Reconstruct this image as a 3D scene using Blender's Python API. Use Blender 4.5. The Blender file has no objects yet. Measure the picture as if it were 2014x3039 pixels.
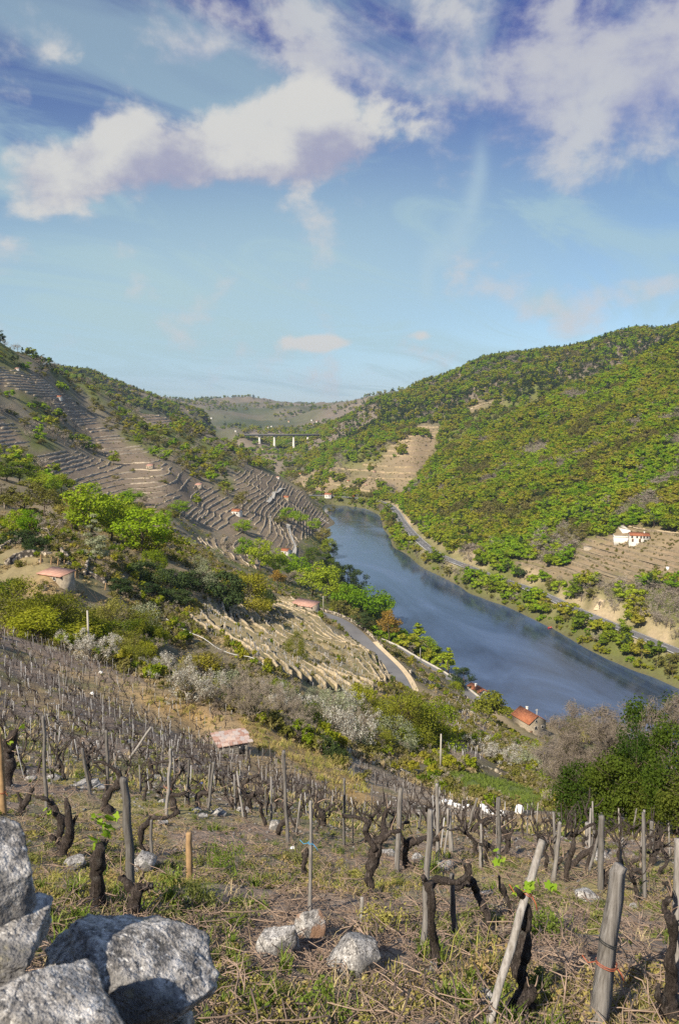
import bpy, bmesh, math, random
import numpy as np
from mathutils import Vector, Matrix, noise as mnoise

SC = bpy.context.scene
COL = SC.collection
R = math.radians
rng = np.random.default_rng(7)
random.seed(7)

# ------------------------------------------------------------------ camera
F = 2330.0                       # focal length in photograph pixels (2014 x 3039)
CX, CY, HOR = 1007.0, 1519.5, 1200.0
PITCH = math.atan((CY - HOR) / F)
CAMZ = 120.0                     # eye height above the river
cam_d = bpy.data.cameras.new('camera')
cam = bpy.data.objects.new('camera', cam_d)
COL.objects.link(cam)
cam.location = (0, 0, CAMZ)
cam.rotation_euler = (math.pi / 2 - PITCH, 0, 0)
cam_d.sensor_fit = 'VERTICAL'
cam_d.sensor_height = 23.5
cam_d.lens = 23.5 * F / 3039.0
cam_d.clip_start = 0.05
cam_d.clip_end = 40000
cam_d.dof.use_dof = True
cam_d.dof.focus_distance = 14.0
cam_d.dof.aperture_fstop = 5.6
SC.camera = cam

# ------------------------------------------------------------------ sun, sky, exposure
SUN_EL, SUN_AZ = R(41), R(214)          # azimuth clockwise from +Y: behind the camera, to the left
sun_d = bpy.data.lights.new('sun', 'SUN')
sun_d.energy = 3.8
sun_d.angle = R(0.53)
sun_d.color = (1.0, 0.88, 0.70)
sun = bpy.data.objects.new('sun', sun_d)
COL.objects.link(sun)
sdir = Vector((math.sin(SUN_AZ) * math.cos(SUN_EL), math.cos(SUN_AZ) * math.cos(SUN_EL), math.sin(SUN_EL)))
sun.rotation_euler = sdir.to_track_quat('Z', 'Y').to_euler()
sun.location = (0, 0, 400)

SC.view_settings.view_transform = 'Standard'
SC.view_settings.look = 'None'
SC.view_settings.gamma = 1.0
SC.view_settings.exposure = 0.95
SC.view_settings.use_curve_mapping = False
SC.cycles.use_denoising = False
SC.cycles.max_bounces = 6
SC.cycles.diffuse_bounces = 3
SC.cycles.glossy_bounces = 2
SC.cycles.transmission_bounces = 3
SC.cycles.transparent_max_bounces = 6
SC.cycles.volume_bounces = 0
SC.cycles.caustics_reflective = False
SC.cycles.caustics_refractive = False


class NT:
    """small helper for node trees"""
    def __init__(s, tree):
        s.t = tree
        s.n = tree.nodes
        s.l = tree.links

    def node(s, typ, **kw):
        n = s.n.new(typ)
        for k, v in kw.items():
            setattr(n, k, v)
        return n

    def put(s, sock, v):
        if hasattr(v, 'is_output') or hasattr(v, 'links'):
            s.l.new(v, sock)
        else:
            sock.default_value = v

    def math(s, op, a, b=0.0, c=0.0, clamp=False):
        n = s.n.new('ShaderNodeMath')
        n.operation = op
        n.use_clamp = clamp
        s.put(n.inputs[0], a)
        s.put(n.inputs[1], b)
        s.put(n.inputs[2], c)
        return n.outputs[0]

    def smooth(s, x, a, b):
        n = s.n.new('ShaderNodeMapRange')
        n.interpolation_type = 'SMOOTHSTEP'
        s.put(n.inputs[0], x)
        n.inputs[1].default_value = a
        n.inputs[2].default_value = b
        n.inputs[3].default_value = 0.0
        n.inputs[4].default_value = 1.0
        return n.outputs[0]

    def mix(s, f, a, b, mode='MIX'):
        n = s.n.new('ShaderNodeMix')
        n.data_type = 'RGBA'
        n.blend_type = mode
        s.put(n.inputs[0], f)
        s.put(n.inputs[6], a if hasattr(a, 'links') else tuple(a) + (1.0,) if len(a) == 3 else a)
        s.put(n.inputs[7], b if hasattr(b, 'links') else tuple(b) + (1.0,) if len(b) == 3 else b)
        return n.outputs[2]

    def noise(s, vec, scale, detail=4, rough=0.55, dist=0.0, dim='3D'):
        n = s.n.new('ShaderNodeTexNoise')
        n.noise_dimensions = dim
        if vec is not None:
            s.l.new(vec, n.inputs['Vector'])
        n.inputs['Scale'].default_value = scale
        n.inputs['Detail'].default_value = detail
        n.inputs['Roughness'].default_value = rough
        n.inputs['Distortion'].default_value = dist
        return n.outputs['Fac']

    def ramp(s, f, stops, interp='LINEAR'):
        n = s.n.new('ShaderNodeValToRGB')
        n.color_ramp.interpolation = interp
        e = n.color_ramp.elements
        while len(e) > 1:
            e.remove(e[-1])
        e[0].position, e[0].color = stops[0][0], tuple(stops[0][1]) + (1,)
        for p, c in stops[1:]:
            x = e.new(p)
            x.color = tuple(c) + (1,)
        s.put(n.inputs[0], f)
        return n.outputs[0]

    def combine(s, x, y, z):
        n = s.n.new('ShaderNodeCombineXYZ')
        for i, v in enumerate((x, y, z)):
            s.put(n.inputs[i], v)
        return n.outputs[0]


def pix_dir(px, py):
    a = (np.asarray(px, float) - CX) / F
    b = (CY - np.asarray(py, float)) / F
    dy = math.cos(PITCH) + b * math.sin(PITCH)
    dz = -math.sin(PITCH) + b * math.cos(PITCH)
    return a / dy, dz / dy            # u = X/Y, t = (Z-cam)/Y


def to_pix(X, Y, Z):
    zz = np.asarray(Z) - CAMZ
    dep = Y * math.cos(PITCH) - zz * math.sin(PITCH)
    up = Y * math.sin(PITCH) + zz * math.cos(PITCH)
    return CX + F * X / dep, CY - F * up / dep


def make_sky():
    w = bpy.data.worlds.new('World')
    SC.world = w
    w.use_nodes = True
    w.cycles.sampling_method = 'NONE'
    N = NT(w.node_tree)
    N.n.clear()
    sky = N.node('ShaderNodeTexSky', sky_type='NISHITA', sun_disc=False)
    sky.sun_elevation = SUN_EL
    sky.sun_rotation = SUN_AZ
    sky.altitude = 300
    sky.air_density = 1.0
    sky.dust_density = 0.3
    sky.ozone_density = 1.6
    tc = N.node('ShaderNodeTexCoord')
    sep = N.node('ShaderNodeSeparateXYZ')
    N.l.new(tc.outputs['Generated'], sep.inputs[0])
    az = N.math('MULTIPLY', N.math('ARCTAN2', sep.outputs[0], sep.outputs[1]), 57.2958)
    el = N.math('MULTIPLY', N.math('ARCSINE', sep.outputs[2]), 57.2958)

    # ---- cumulus: fractal noise gathered into banks
    vec = N.combine(N.math('MULTIPLY', az, 0.72), el, 0.0)
    fine = N.noise(vec, 0.21, 7, 0.57, 0.12, '2D')
    low = N.noise(vec, 0.07, 2, 0.5, 0.0, '2D')

    def banks(de, rows):
        tot = None
        E = N.math('ADD', el, de) if de else el
        for (px, py, rx, ry, amp) in rows:
            u, t = pix_dir(px, py)
            a0 = math.degrees(math.atan(u))
            e0 = math.degrees(math.atan2(t, math.hypot(1, u)))
            dx = N.math('MULTIPLY', N.math('SUBTRACT', az, a0), F / 57.3 / rx)
            dy = N.math('MULTIPLY', N.math('SUBTRACT', E, e0), F / 57.3 / ry)
            q = N.math('MULTIPLY_ADD', dx, dx, N.math('MULTIPLY', dy, dy))
            b = N.math('MULTIPLY', N.math('POWER', 2.0, N.math('MULTIPLY', q, -1.44)), amp)
            tot = b if tot is None else N.math('ADD', tot, b)
        return tot
    hi = banks(0, CLOUD_BANKS)
    above = banks(2.3, CLOUD_BANKS)
    nz = N.math('MULTIPLY', N.math('SUBTRACT', fine, 0.5), 2.3)
    rnd = N.math('MULTIPLY', N.math('SUBTRACT', low, 0.80), 2.0)
    d0 = N.math('ADD', N.math('ADD', nz, rnd), hi)
    mask = N.smooth(d0, 0.02, 0.56)
    shade = N.smooth(N.math('SUBTRACT', N.math('ADD', above, N.math('MULTIPLY', nz, -1.25)), 0.0), 0.72, 1.75)
    # ---- broken thin cloud and streaks
    iz = N.math('DIVIDE', 1.0, N.math('ADD', N.math('ABSOLUTE', sep.outputs[2]), 0.10))
    plx, ply = N.math('MULTIPLY', sep.outputs[0], iz), N.math('MULTIPLY', sep.outputs[1], iz)
    pv = N.combine(N.math('MULTIPLY_ADD', plx, 0.9, N.math('MULTIPLY', ply, 0.30)),
                   N.math('MULTIPLY_ADD', ply, 1.1, N.math('MULTIPLY', plx, -1.3)), 0.0)
    veil = N.noise(pv, 0.8, 6, 0.60, 1.1, '2D')
    veilm = N.math('MULTIPLY', N.smooth(veil, 0.40, 0.66), 0.55)
    thin = N.math('ADD', banks(0, THIN_BANKS), N.math('MULTIPLY', nz, 1.9))
    thinm = N.math('MULTIPLY', N.smooth(thin, 0.10, 1.30), 0.8)
    trail = N.math('MULTIPLY', banks(0, TRAIL), N.math('ADD', 0.35, fine))
    tint = N.ramp(N.math('MULTIPLY', el, 1 / 40.0), [(0.0, (0.56, 0.70, 1.0)), (0.12, (0.64, 0.76, 0.92)), (0.32, (0.56, 0.66, 0.76)), (0.60, (0.28, 0.31, 0.66)), (1.0, (0.75, 0.70, 1.0))])
    c = N.mix(1.0, sky.outputs[0], tint, 'MULTIPLY')
    c = N.mix(veilm, c, (3.1, 4.4, 4.7))
    c = N.mix(N.math('MULTIPLY', banks(0, GLOW), 0.85), c, (3.5, 4.75, 4.9))
    c = N.mix(N.math('MINIMUM', trail, 0.5), c, (3.6, 4.7, 5.2))
    c = N.mix(thinm, c, N.mix(N.smooth(fine, 0.36, 0.66), (2.7, 2.85, 4.1), (4.7, 4.7, 4.75)))
    cloud = N.mix(shade, CLOUD_TOP, CLOUD_BASE)
    c = N.mix(N.math('MULTIPLY', mask, 0.95), c, cloud)
    bg = N.node('ShaderNodeBackground')
    bg.inputs['Strength'].default_value = SKY_STRENGTH
    N.l.new(c, bg.inputs['Color'])
    out = N.node('ShaderNodeOutputWorld')
    N.l.new(bg.outputs[0], out.inputs['Surface'])


SKY_STRENGTH = 0.070
CLOUD_TOP, CLOUD_BASE = (5.1, 5.05, 4.85), (2.8, 2.85, 3.8)
CLOUD_BANKS = [
    # px, py, rx, ry, strength   (the bank of cumulus over the valley)
    (400, 350, 250, 120, 1.1), (130, 520, 180, 110, 1.0), (480, 500, 330, 80, 0.75),
    (960, 340, 320, 115, 1.2), (980, 450, 440, 75, 0.8), (1280, 310, 120, 70, 0.6),
    (960, 1018, 130, 22, 1.05), (1255, 995, 48, 22, 0.95), (240, 175, 110, 45, 0.55), (1270, 70, 190, 80, 0.75),
]
THIN_BANKS = [(1000, 170, 330, 100, 0.75), (1700, 90, 560, 170, 0.85), (1700, 330, 480, 120, 0.8), (560, 160, 100, 45, 0.55), (650, 40, 140, 60, 0.5), (2000, 220, 200, 150, 0.5)]
GLOW = [(800, 820, 1100, 300, 0.75), (200, 980, 700, 160, 0.35)]   # milky high cloud over the head of the valley
TRAIL = [(1425, 500, 22, 70, 0.5), (1400, 600, 24, 60, 0.5), (1360, 690, 34, 50, 0.5), (1305, 755, 40, 36, 0.5), (1265, 830, 20, 60, 0.5)]
make_sky()

# ------------------------------------------------------------------ terrain: one heightfield
# measured points: (photo x, photo y, distance in m) or (photo x, photo y, 'z', height in m)
PTS = []


def P(*rows):
    for r in rows:
        u, t = pix_dir(r[0], r[1])
        if len(r) == 4:
            Y = (r[3] - CAMZ) / t
        else:
            Y = r[2]
        PTS.append((float(u), float(t), float(Y)))


def W(*rows):
    for X, Y, Z in rows:
        PTS.append((X / Y, (Z - CAMZ) / Y, Y))


def line(rows, step=60):
    """densify a polyline of rows"""
    for a, b in zip(rows[:-1], rows[1:]):
        n = max(1, int(math.hypot(b[0] - a[0], b[1] - a[1]) / step))
        for k in range(n):
            f = k / n
            if len(a) == 4:
                P((a[0] + (b[0] - a[0]) * f, a[1] + (b[1] - a[1]) * f, 'z', a[3] + (b[3] - a[3]) * f))
            else:
                P((a[0] + (b[0] - a[0]) * f, a[1] + (b[1] - a[1]) * f, a[2] * (b[2] / a[2]) ** f))
    P(rows[-1])


# the vineyard slope under the camera
for px in (-300, 0, 150, 350, 550, 800, 1007, 1250, 1500, 1800, 2050, 2300):
    u = (px - CX) / F * 0.97
    for Y in (0.5, 0.8, 1.2, 2, 3, 4, 6, 8, 10, 13, 17, 22, 30, 38, 46, 55, 64):
        if (px > 700 and Y > 46):
            continue
        g = 0.05 + 0.006 * Y
        t = -(1.5 + 0.5 * Y) / Y + (g * (-u) if u < 0 else -0.05 * u)
        PTS.append((u, t, Y))
# lower edge of the near vineyard and the hollow behind it
line([(-300, 1780, 110), (0, 1860, 95), (270, 1950, 82), (424, 2014, 78), (578, 2078, 72), (738, 2133, 70), (963, 2243, 68), (1100, 2330, 62)], 80)
P((150, 1890, 100), (300, 1950, 105), (500, 1990, 110), (700, 2080, 105), (900, 2160, 100), (1100, 2230, 98), (1250, 2290, 95),
  (1250, 2350, 75), (1250, 2420, 45), (1400, 2320, 85), (1500, 2370, 90), (1500, 2430, 50), (1400, 2390, 68),
  (1700, 2390, 90), (1850, 2450, 65), (2014, 2470, 60), (2300, 2520, 60), (1700, 2430, 64),
  (1850, 2300, 150), (1850, 2200, 220), (2014, 2320, 140), (2300, 2400, 130), (2300, 2250, 230), (1700, 2260, 160),
  (1350, 2100, 185), (1400, 2200, 140), (1500, 2250, 150), (1250, 2150, 150), (1250, 2050, 205), (1550, 2310, 118))
# hut terrace, tree clump, terraced block
P((-300, 1760, 105), (160, 1720, 115), (0, 1640, 135), (0, 1560, 180), (-300, 1620, 150), (-300, 1500, 210),
  (330, 1660, 150), (450, 1700, 165), (600, 1720, 190), (600, 1800, 165), (450, 1800, 140), (300, 1750, 125),
  (700, 1850, 180), (850, 1950, 150), (750, 1990, 112), (750, 1900, 150), (600, 1900, 128), (450, 1900, 112),
  (1000, 2000, 160), (1100, 2050, 150), (1100, 1950, 195), (1000, 1900, 215), (900, 1830, 235), (750, 1760, 268),
  (1200, 2050, 190), (1000, 2110, 122), (1150, 2150, 130), (300, 1600, 205), (500, 1620, 245), (150, 1560, 200),
  (0, 1480, 235), (200, 1500, 260), (400, 1540, 310), (600, 1680, 260), (750, 1700, 340))
# upper road and lower road on the left bank
ROAD_UP = [(860, 1795, 282), (930, 1818, 264), (1000, 1833, 258), (1052, 1870, 250), (1085, 1915, 241), (1125, 1950, 234), (1165, 1985, 228), (1185, 2020, 218), (1200, 2060, 204)]
line(ROAD_UP, 40)
ROAD_LOW = [(1120, 1900, 'z', 17), (1171, 1917, 'z', 16), (1206, 1945, 'z', 15), (1241, 1964, 'z', 15), (1300, 1994, 'z', 14), (1360, 2035, 'z', 13), (1420, 2085, 'z', 12), (1500, 2150, 'z', 10), (1600, 2210, 'z', 9)]
line(ROAD_LOW, 40)
# waterlines
BANK_L = [(2300, 2420), (2014, 2300), (1760, 2205), (1600, 2135), (1500, 2098), (1405, 2060), (1300, 1975), (1225, 1915), (1150, 1870), (1060, 1790), (1000, 1700), (975, 1640), (955, 1580), (994, 1558), (975, 1535), (950, 1508), (915, 1490)]
BANK_R = [(2300, 2180), (2160, 2105), (2014, 2041), (1906, 1996), (1803, 1957), (1713, 1906), (1636, 1861), (1553, 1822), (1482, 1790), (1399, 1765), (1367, 1739), (1296, 1700), (1232, 1662), (1167, 1623), (1135, 1565), (1132, 1540), (1090, 1511), (1007, 1492), (930, 1484), (860, 1478)]
line([(a, b, 'z', 0.3) for a, b in BANK_L], 40)
line([(a, b, 'z', 0.3) for a, b in BANK_R], 40)


def zpt(px, py, z):
    u, t = pix_dir(px, py)
    Y = (z - CAMZ) / t
    return u * Y, Y


def lerp_poly(poly, y):
    pts = sorted((b, a) for a, b in poly)
    return np.interp(y, [p[0] for p in pts], [p[1] for p in pts])


RIVER_MID = []
for py in (2330, 2240, 2150, 2080, 2010, 1940, 1870, 1800, 1740, 1680, 1620, 1580, 1545, 1520, 1505, 1497):
    xl, xr = float(lerp_poly(BANK_L[:-4] if py > 1560 else BANK_L, py)), float(lerp_poly(BANK_R, py))
    for f in (0.25, 0.5, 0.75):
        X, Y = zpt(xl + (xr - xl) * f, py, -4)
        W((X, Y, -7))
W((-60, 1010, -6), (-110, 1080, -6), (-165, 1170, -6), (-205, 1290, -6), (-235, 1420, -6), (-250, 1560, -6), (-250, 1700, -6), (-240, 1850, -5))
# right bank road
ROAD_R = [(2400, 2105), (2200, 2015), (2014, 1935), (1906, 1893), (1778, 1838), (1713, 1813), (1649, 1781), (1585, 1752), (1521, 1731), (1476, 1717), (1400, 1687), (1328, 1660), (1283, 1637), (1245, 1605), (1219, 1579), (1193, 1547), (1180, 1524), (1158, 1499), (1120, 1486), (1045, 1476), (960, 1471), (880, 1468)]
RZ = 9.0
line([(a, b, 'z', RZ) for a, b in ROAD_R], 40)
road_r_xy = [zpt(a, b, RZ) for a, b in ROAD_R]
# rock cut just above the road
for (x, y) in road_r_xy[2:17]:
    W((x + 9, y + 2.5, RZ + 6.0))
# near right hill: an even slope rising from the road
R0 = np.array((165.0, 380.0))
RN = np.array((0.966, 0.26))


def on_plane(px, py, m):
    u, t = pix_dir(px, py)
    k = (u * RN[0] + RN[1])
    Y = (RZ + 3 - m * float(R0 @ RN) - CAMZ) / (t - m * k)
    return (px, py, float(Y))


SPUR = [(1200, 1470), (1264, 1405), (1290, 1350), (1392, 1306), (1470, 1268), (1540, 1236), (1617, 1188), (1745, 1154), (1840, 1098), (1960, 1030), (2014, 1000), (2160, 930), (2300, 880)]
MS = 0.47
for px in range(1220, 2320, 60):
    ys = float(np.interp(px, [s[0] for s in SPUR], [s[1] for s in SPUR]))
    yr = float(np.interp(px, [a for a, b in ROAD_R[::-1]], [b for a, b in ROAD_R[::-1]])) - 45
    for f in (0, 0.2, 0.4, 0.6, 0.8):
        py = ys + (yr - ys) * f
        P(on_plane(px, py, MS))
    q = on_plane(px, ys, MS)
    u, t = pix_dir(px, ys)
    z = CAMZ + t * q[2]
    W((u * q[2] * 1.09, q[2] * 1.09, z - 22))
# second hill on the right, its crest and face
CREST2 = [(1110, 1195, 1500), (1180, 1178, 1500), (1250, 1142, 1460), (1330, 1120, 1420), (1420, 1076, 1400), (1500, 1062, 1400), (1600, 1042, 1400), (1700, 1032, 1380), (1800, 1002, 1350), (1900, 982, 1320), (2014, 976, 1300), (2300, 900, 1300)]
line(CREST2, 60)
for (a, b, y) in CREST2:
    u, t = pix_dir(a, b)
    W((u * y * 1.2, y * 1.2, CAMZ + t * y - 35), (u * y * 1.7, y * 1.7, CAMZ - 5))
P((1000, 1400, 1050), (1000, 1340, 1200), (1000, 1262, 1480), (945, 1300, 1500), (871, 1338, 1470), (815, 1334, 1480), (913, 1307, 1470), (770, 1312, 1500), (790, 1392, 1290), (840, 1372, 1320), (880, 1420, 1130),
  (1130, 1400, 1010), (1130, 1300, 1170), (1130, 1230, 1380), (1230, 1330, 1060), (1230, 1230, 1250), (1400, 1265, 1040), (1400, 1200, 1180), (1400, 1130, 1300),
  (1550, 1195, 1080), (1600, 1150, 1120), (1600, 1090, 1250), (1750, 1090, 1180), (1060, 1250, 1450), (1200, 1440, 960), (940, 1380, 1200), (920, 1345, 1360))
# big terraced hill on the left: silhouette and face
SIL_L = [(-300, 880, 560), (0, 1030, 640), (77, 1062, 680), (154, 1098, 720), (238, 1128, 760), (289, 1146, 780), (340, 1178, 800), (385, 1208, 820), (546, 1252, 870), (578, 1274, 880), (642, 1300, 890), (680, 1325, 900), (738, 1358, 905), (770, 1388, 905), (822, 1412, 900), (899, 1458, 880), (931, 1488, 865), (960, 1520, 830)]
line(SIL_L, 60)
for (a, b, y) in SIL_L[:-2]:
    u, t = pix_dir(a, b)
    z = CAMZ + t * y
    W((u * y * 1.12, y * 1.12, z - 30 if z > 50 else z * 0.2))
P((-300, 1100, 480), (-300, 1300, 360), (0, 1150, 540), (0, 1300, 430), (0, 1400, 335), (250, 1300, 600), (250, 1450, 430), (250, 1200, 690),
  (500, 1400, 520), (500, 1300, 720), (500, 1520, 380), (600, 1600, 400), (600, 1500, 510), (600, 1400, 640), (600, 1330, 780),
  (750, 1450, 660), (750, 1520, 560), (750, 1600, 470), (750, 1650, 420), (850, 1640, 470), (850, 1560, 600), (850, 1480, 740), (850, 1435, 860),
  (400, 1600, 330), (400, 1480, 450), (400, 1350, 600), (400, 1260, 760), (930, 1620, 560), (930, 1560, 690), (900, 1720, 440), (1000, 1790, 385), (850, 1740, 365), (930, 1790, 330))
# far left hill, far plateau
line([(150, 1105, 1450), (270, 1118, 1500), (400, 1160, 1550), (530, 1205, 1600), (620, 1245, 1600), (700, 1300, 1500), (745, 1350, 1420)], 60)
W((-700, 1150, 90), (-450, 1150, 70), (-300, 1180, 20), (-400, 1900, 60), (-700, 1900, 150))
P((600, 1250, 2300), (750, 1262, 2300), (900, 1262, 2300), (640, 1215, 2900), (760, 1222, 2900), (880, 1215, 2900), (1000, 1215, 2700), (700, 1290, 1950), (830, 1290, 1900))
line([(0, 1190, 3600), (560, 1192, 3600), (640, 1184, 3600), (720, 1178, 3600), (800, 1181, 3600), (900, 1186, 3600), (1000, 1189, 3600), (1100, 1180, 3500), (2300, 1160, 3500)], 120)
for px in (-300, 300, 900, 1500, 2300):
    P((px, 1225, 5200))
    P((px, 1225, 7000))

US = 3.0
A_ = np.array(PTS)
# merge near-duplicate control points
key = np.round(np.column_stack((A_[:, 0] * US / 0.02, np.log(A_[:, 2]) / 0.012))).astype(int)
_, first = np.unique(key, axis=0, return_index=True)
A_ = A_[np.sort(first)]
QX = np.column_stack((A_[:, 0] * US, np.log(A_[:, 2])))
QT = A_[:, 1]
RC = 0.035
d_ = np.sqrt(((QX[:, None, :] - QX[None, :, :]) ** 2).sum(2) + RC * RC)
n_ = len(QX)
K_ = np.zeros((n_ + 1, n_ + 1))
K_[:n_, :n_] = d_ - np.eye(n_) * 0.004
K_[:n_, n_] = 1
K_[n_, :n_] = 1
SOL = np.linalg.solve(K_, np.append(QT, 0.0))


def fbm(x, y, seed=0, octaves=4):
    """cheap numpy value noise"""
    out = np.zeros_like(x)
    amp, fr = 1.0, 1.0
    for o in range(octaves):
        xi, yi = np.floor(x * fr), np.floor(y * fr)
        fx, fy = x * fr - xi, y * fr - yi
        fx, fy = fx * fx * (3 - 2 * fx), fy * fy * (3 - 2 * fy)

        def h(a, b):
            s = np.sin(a * 127.1 + b * 311.7 + seed * 74.7 + o * 13.3) * 43758.5453
            return s - np.floor(s)
        v = (h(xi, yi) * (1 - fx) + h(xi + 1, yi) * fx) * (1 - fy) + (h(xi, yi + 1) * (1 - fx) + h(xi + 1, yi + 1) * fx) * fy
        out += amp * (v - 0.5)
        amp *= 0.5
        fr *= 2.07
    return out


def height_raw(X, Y):
    X = np.asarray(X, float).ravel()
    Y = np.asarray(Y, float).ravel()
    u = np.clip(X / Y, -0.62, 0.62) * US
    v = np.log(Y)
    out = np.empty(len(X))
    for i in range(0, len(X), 8000):
        s = slice(i, i + 8000)
        dd = np.sqrt((u[s, None] - QX[None, :, 0]) ** 2 + (v[s, None] - QX[None, :, 1]) ** 2 + RC * RC)
        out[s] = dd @ SOL[:n_] + SOL[n_]
    z = CAMZ + out * Y
    # relief
    a = np.clip(Y / 300.0, 0, 1)
    rel = fbm(X / 70, Y / 70, 3, 5) * 9 * np.clip((Y - 250) / 400, 0, 1)
    rel += fbm(X / 420, Y / 420, 14, 5) * 75 * np.clip((Y - 1750) / 900, 0, 1)
    rel += fbm(X / 9, Y / 9, 5, 3) * 1.0 * np.clip((Y - 12) / 60, 0, 1) * np.clip(1.3 - Y / 500, 0.2, 1)
    rel += fbm(X / 1.3, Y / 1.3, 9, 4) * 0.22 * np.clip(Y / 4, 0.25, 1) * np.clip(1.5 - Y / 80, 0, 1)
    keep = np.clip((z - 10) / 14, 0, 1)
    keep = np.where(Y < 240, 1, keep)
    return z + rel * keep


# grid in (u, ln Y)
NU, NV = 521, 741
UU = np.linspace(-0.74, 0.74, NU)
VV = np.linspace(math.log(0.45), math.log(7000), NV)
gu, gv = np.meshgrid(UU, VV)          # [v, u]
GY = np.exp(gv)
GX = gu * GY
GZ = height_raw(GX, GY).reshape(NV, NU)


def grid_z(X, Y):
    """height of the finished ground sheet, bilinear"""
    X = np.asarray(X, float)
    Y = np.maximum(np.asarray(Y, float), 0.46)
    fu = np.clip((X / Y - UU[0]) / (UU[1] - UU[0]), 0, NU - 1.001)
    fv = np.clip((np.log(Y) - VV[0]) / (VV[1] - VV[0]), 0, NV - 1.001)
    i, j = fu.astype(int), fv.astype(int)
    a, b = fu - i, fv - j
    return (GZ[j, i] * (1 - a) + GZ[j, i + 1] * a) * (1 - b) + (GZ[j + 1, i] * (1 - a) + GZ[j + 1, i + 1] * a) * b


def gz(x, y):
    return float(grid_z(np.array([x]), np.array([y]))[0])


def cast(px, py, ymin=1.0, ymax=6500.0):
    """where a line of sight through a photo point meets the ground: used to survey positions"""
    u, t = pix_dir(px, py)
    Y = np.exp(np.linspace(math.log(ymin), math.log(ymax), 2600))
    zz = grid_z(u * Y, Y)
    ray = CAMZ + t * Y
    hit = np.nonzero(ray <= zz)[0]
    k = hit[0] if len(hit) else len(Y) - 1
    return float(u * Y[k]), float(Y[k]), float(zz[k])


def inside(poly, x, y):
    x = np.asarray(x, float)
    y = np.asarray(y, float)
    r = np.zeros(x.shape, bool)
    n = len(poly)
    for i in range(n):
        x1, y1 = poly[i]
        x2, y2 = poly[(i + 1) % n]
        c = ((y1 > y) != (y2 > y)) & (x < (x2 - x1) * (y - y1) / ((y2 - y1) if y2 != y1 else 1e-9) + x1)
        r ^= c
    return r

# ------------------------------------------------------------------ road beds cut into the ground
def resample(pts, step):
    pts = np.asarray(pts, float)
    seg = np.sqrt((np.diff(pts, axis=0)[:, :2] ** 2).sum(1))
    s = np.concatenate(([0], np.cumsum(seg)))
    n = max(2, int(s[-1] / step) + 1)
    q = np.linspace(0, s[-1], n)
    out = np.column_stack([np.interp(q, s, pts[:, k]) for k in range(pts.shape[1])])
    return out


def smooth_path(p, it=3):
    p = p.copy()
    for _ in range(it):
        p[1:-1] = (p[:-2] + 2 * p[1:-1] + p[2:]) / 4
    return p


def survey(rows):
    out = []
    for r in rows:
        if len(r) == 4:
            x, y = zpt(r[0], r[1], r[3])
            out.append((x, y, r[3]))
        elif len(r) == 3:
            u, t = pix_dir(r[0], r[1])
            out.append((u * r[2], r[2], CAMZ + t * r[2]))
        else:
            out.append(cast(r[0], r[1]))
    return out


PATH_R = smooth_path(resample(survey([(a, b, 'z', RZ) for a, b in ROAD_R]), 6.0), 6)
PATH_R[:, 2] = RZ
PATH_UP = smooth_path(resample(survey(ROAD_UP), 3.0), 8)
PATH_LOW = smooth_path(resample(survey(ROAD_LOW), 4.0), 5)


def bed(path, half, blend, drop=0.2):
    """level the ground sheet along a road"""
    lo, hi = path.min(0) - half - blend, path.max(0) + half + blend
    m = (GX > lo[0]) & (GX < hi[0]) & (GY > lo[1]) & (GY < hi[1])
    jj, ii = np.nonzero(m)
    x, y = GX[jj, ii], GY[jj, ii]
    best = np.full(len(x), 1e9)
    zz = np.zeros(len(x))
    for a, b in zip(path[:-1], path[1:]):
        d = b[:2] - a[:2]
        L = d @ d
        f = np.clip(((x - a[0]) * d[0] + (y - a[1]) * d[1]) / L, 0, 1)
        r = np.hypot(x - a[0] - f * d[0], y - a[1] - f * d[1])
        k = r < best
        best[k] = r[k]
        zz[k] = (a[2] + (b[2] - a[2]) * f)[k]
    w = np.clip(1 - (best - half) / blend, 0, 1)
    w = w * w * (3 - 2 * w)
    GZ[jj, ii] = GZ[jj, ii] * (1 - w) + (zz - drop) * w


bed(PATH_R, 6.0, 7.0, 0.25)
bed(PATH_UP, 3.6, 5.0, 0.25)
bed(PATH_LOW, 3.5, 4.0, 0.25)

# ------------------------------------------------------------------ object helpers


def tag(o, label=None, cat=None, group=None, kind=None):
    if label:
        o['label'] = label
    if cat:
        o['category'] = cat
    if group:
        o['group'] = group
    if kind:
        o['kind'] = kind
    return o


def mesh_np(name, V, Fc, mat=None, smooth=False):
    V = np.asarray(V, np.float32)
    me = bpy.data.meshes.new(name)
    me.vertices.add(len(V))
    me.vertices.foreach_set('co', V.ravel())
    if isinstance(Fc, np.ndarray):
        k = Fc.shape[1]
        me.loops.add(Fc.size)
        me.loops.foreach_set('vertex_index', Fc.astype(np.int32).ravel())
        me.polygons.add(len(Fc))
        me.polygons.foreach_set('loop_start', np.arange(0, Fc.size, k, dtype=np.int32))
    else:
        ls, vi = [], []
        for f in Fc:
            ls.append(len(vi))
            vi.extend(f)
        me.loops.add(len(vi))
        me.loops.foreach_set('vertex_index', np.array(vi, np.int32))
        me.polygons.add(len(ls))
        me.polygons.foreach_set('loop_start', np.array(ls, np.int32))
    me.update(calc_edges=True)
    if smooth:
        me.polygons.foreach_set('use_smooth', np.ones(len(me.polygons), bool))
    if mat:
        me.materials.append(mat)
    return me


def link(name, me, parent=None, loc=None, rot=None, scale=None):
    o = bpy.data.objects.new(name, me)
    COL.objects.link(o)
    if parent is not None:
        o.parent = parent
    if loc is not None:
        o.location = loc
    if rot is not None:
        o.rotation_euler = rot
    if scale is not None:
        o.scale = scale if hasattr(scale, '__len__') else (scale,) * 3
    return o


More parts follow.
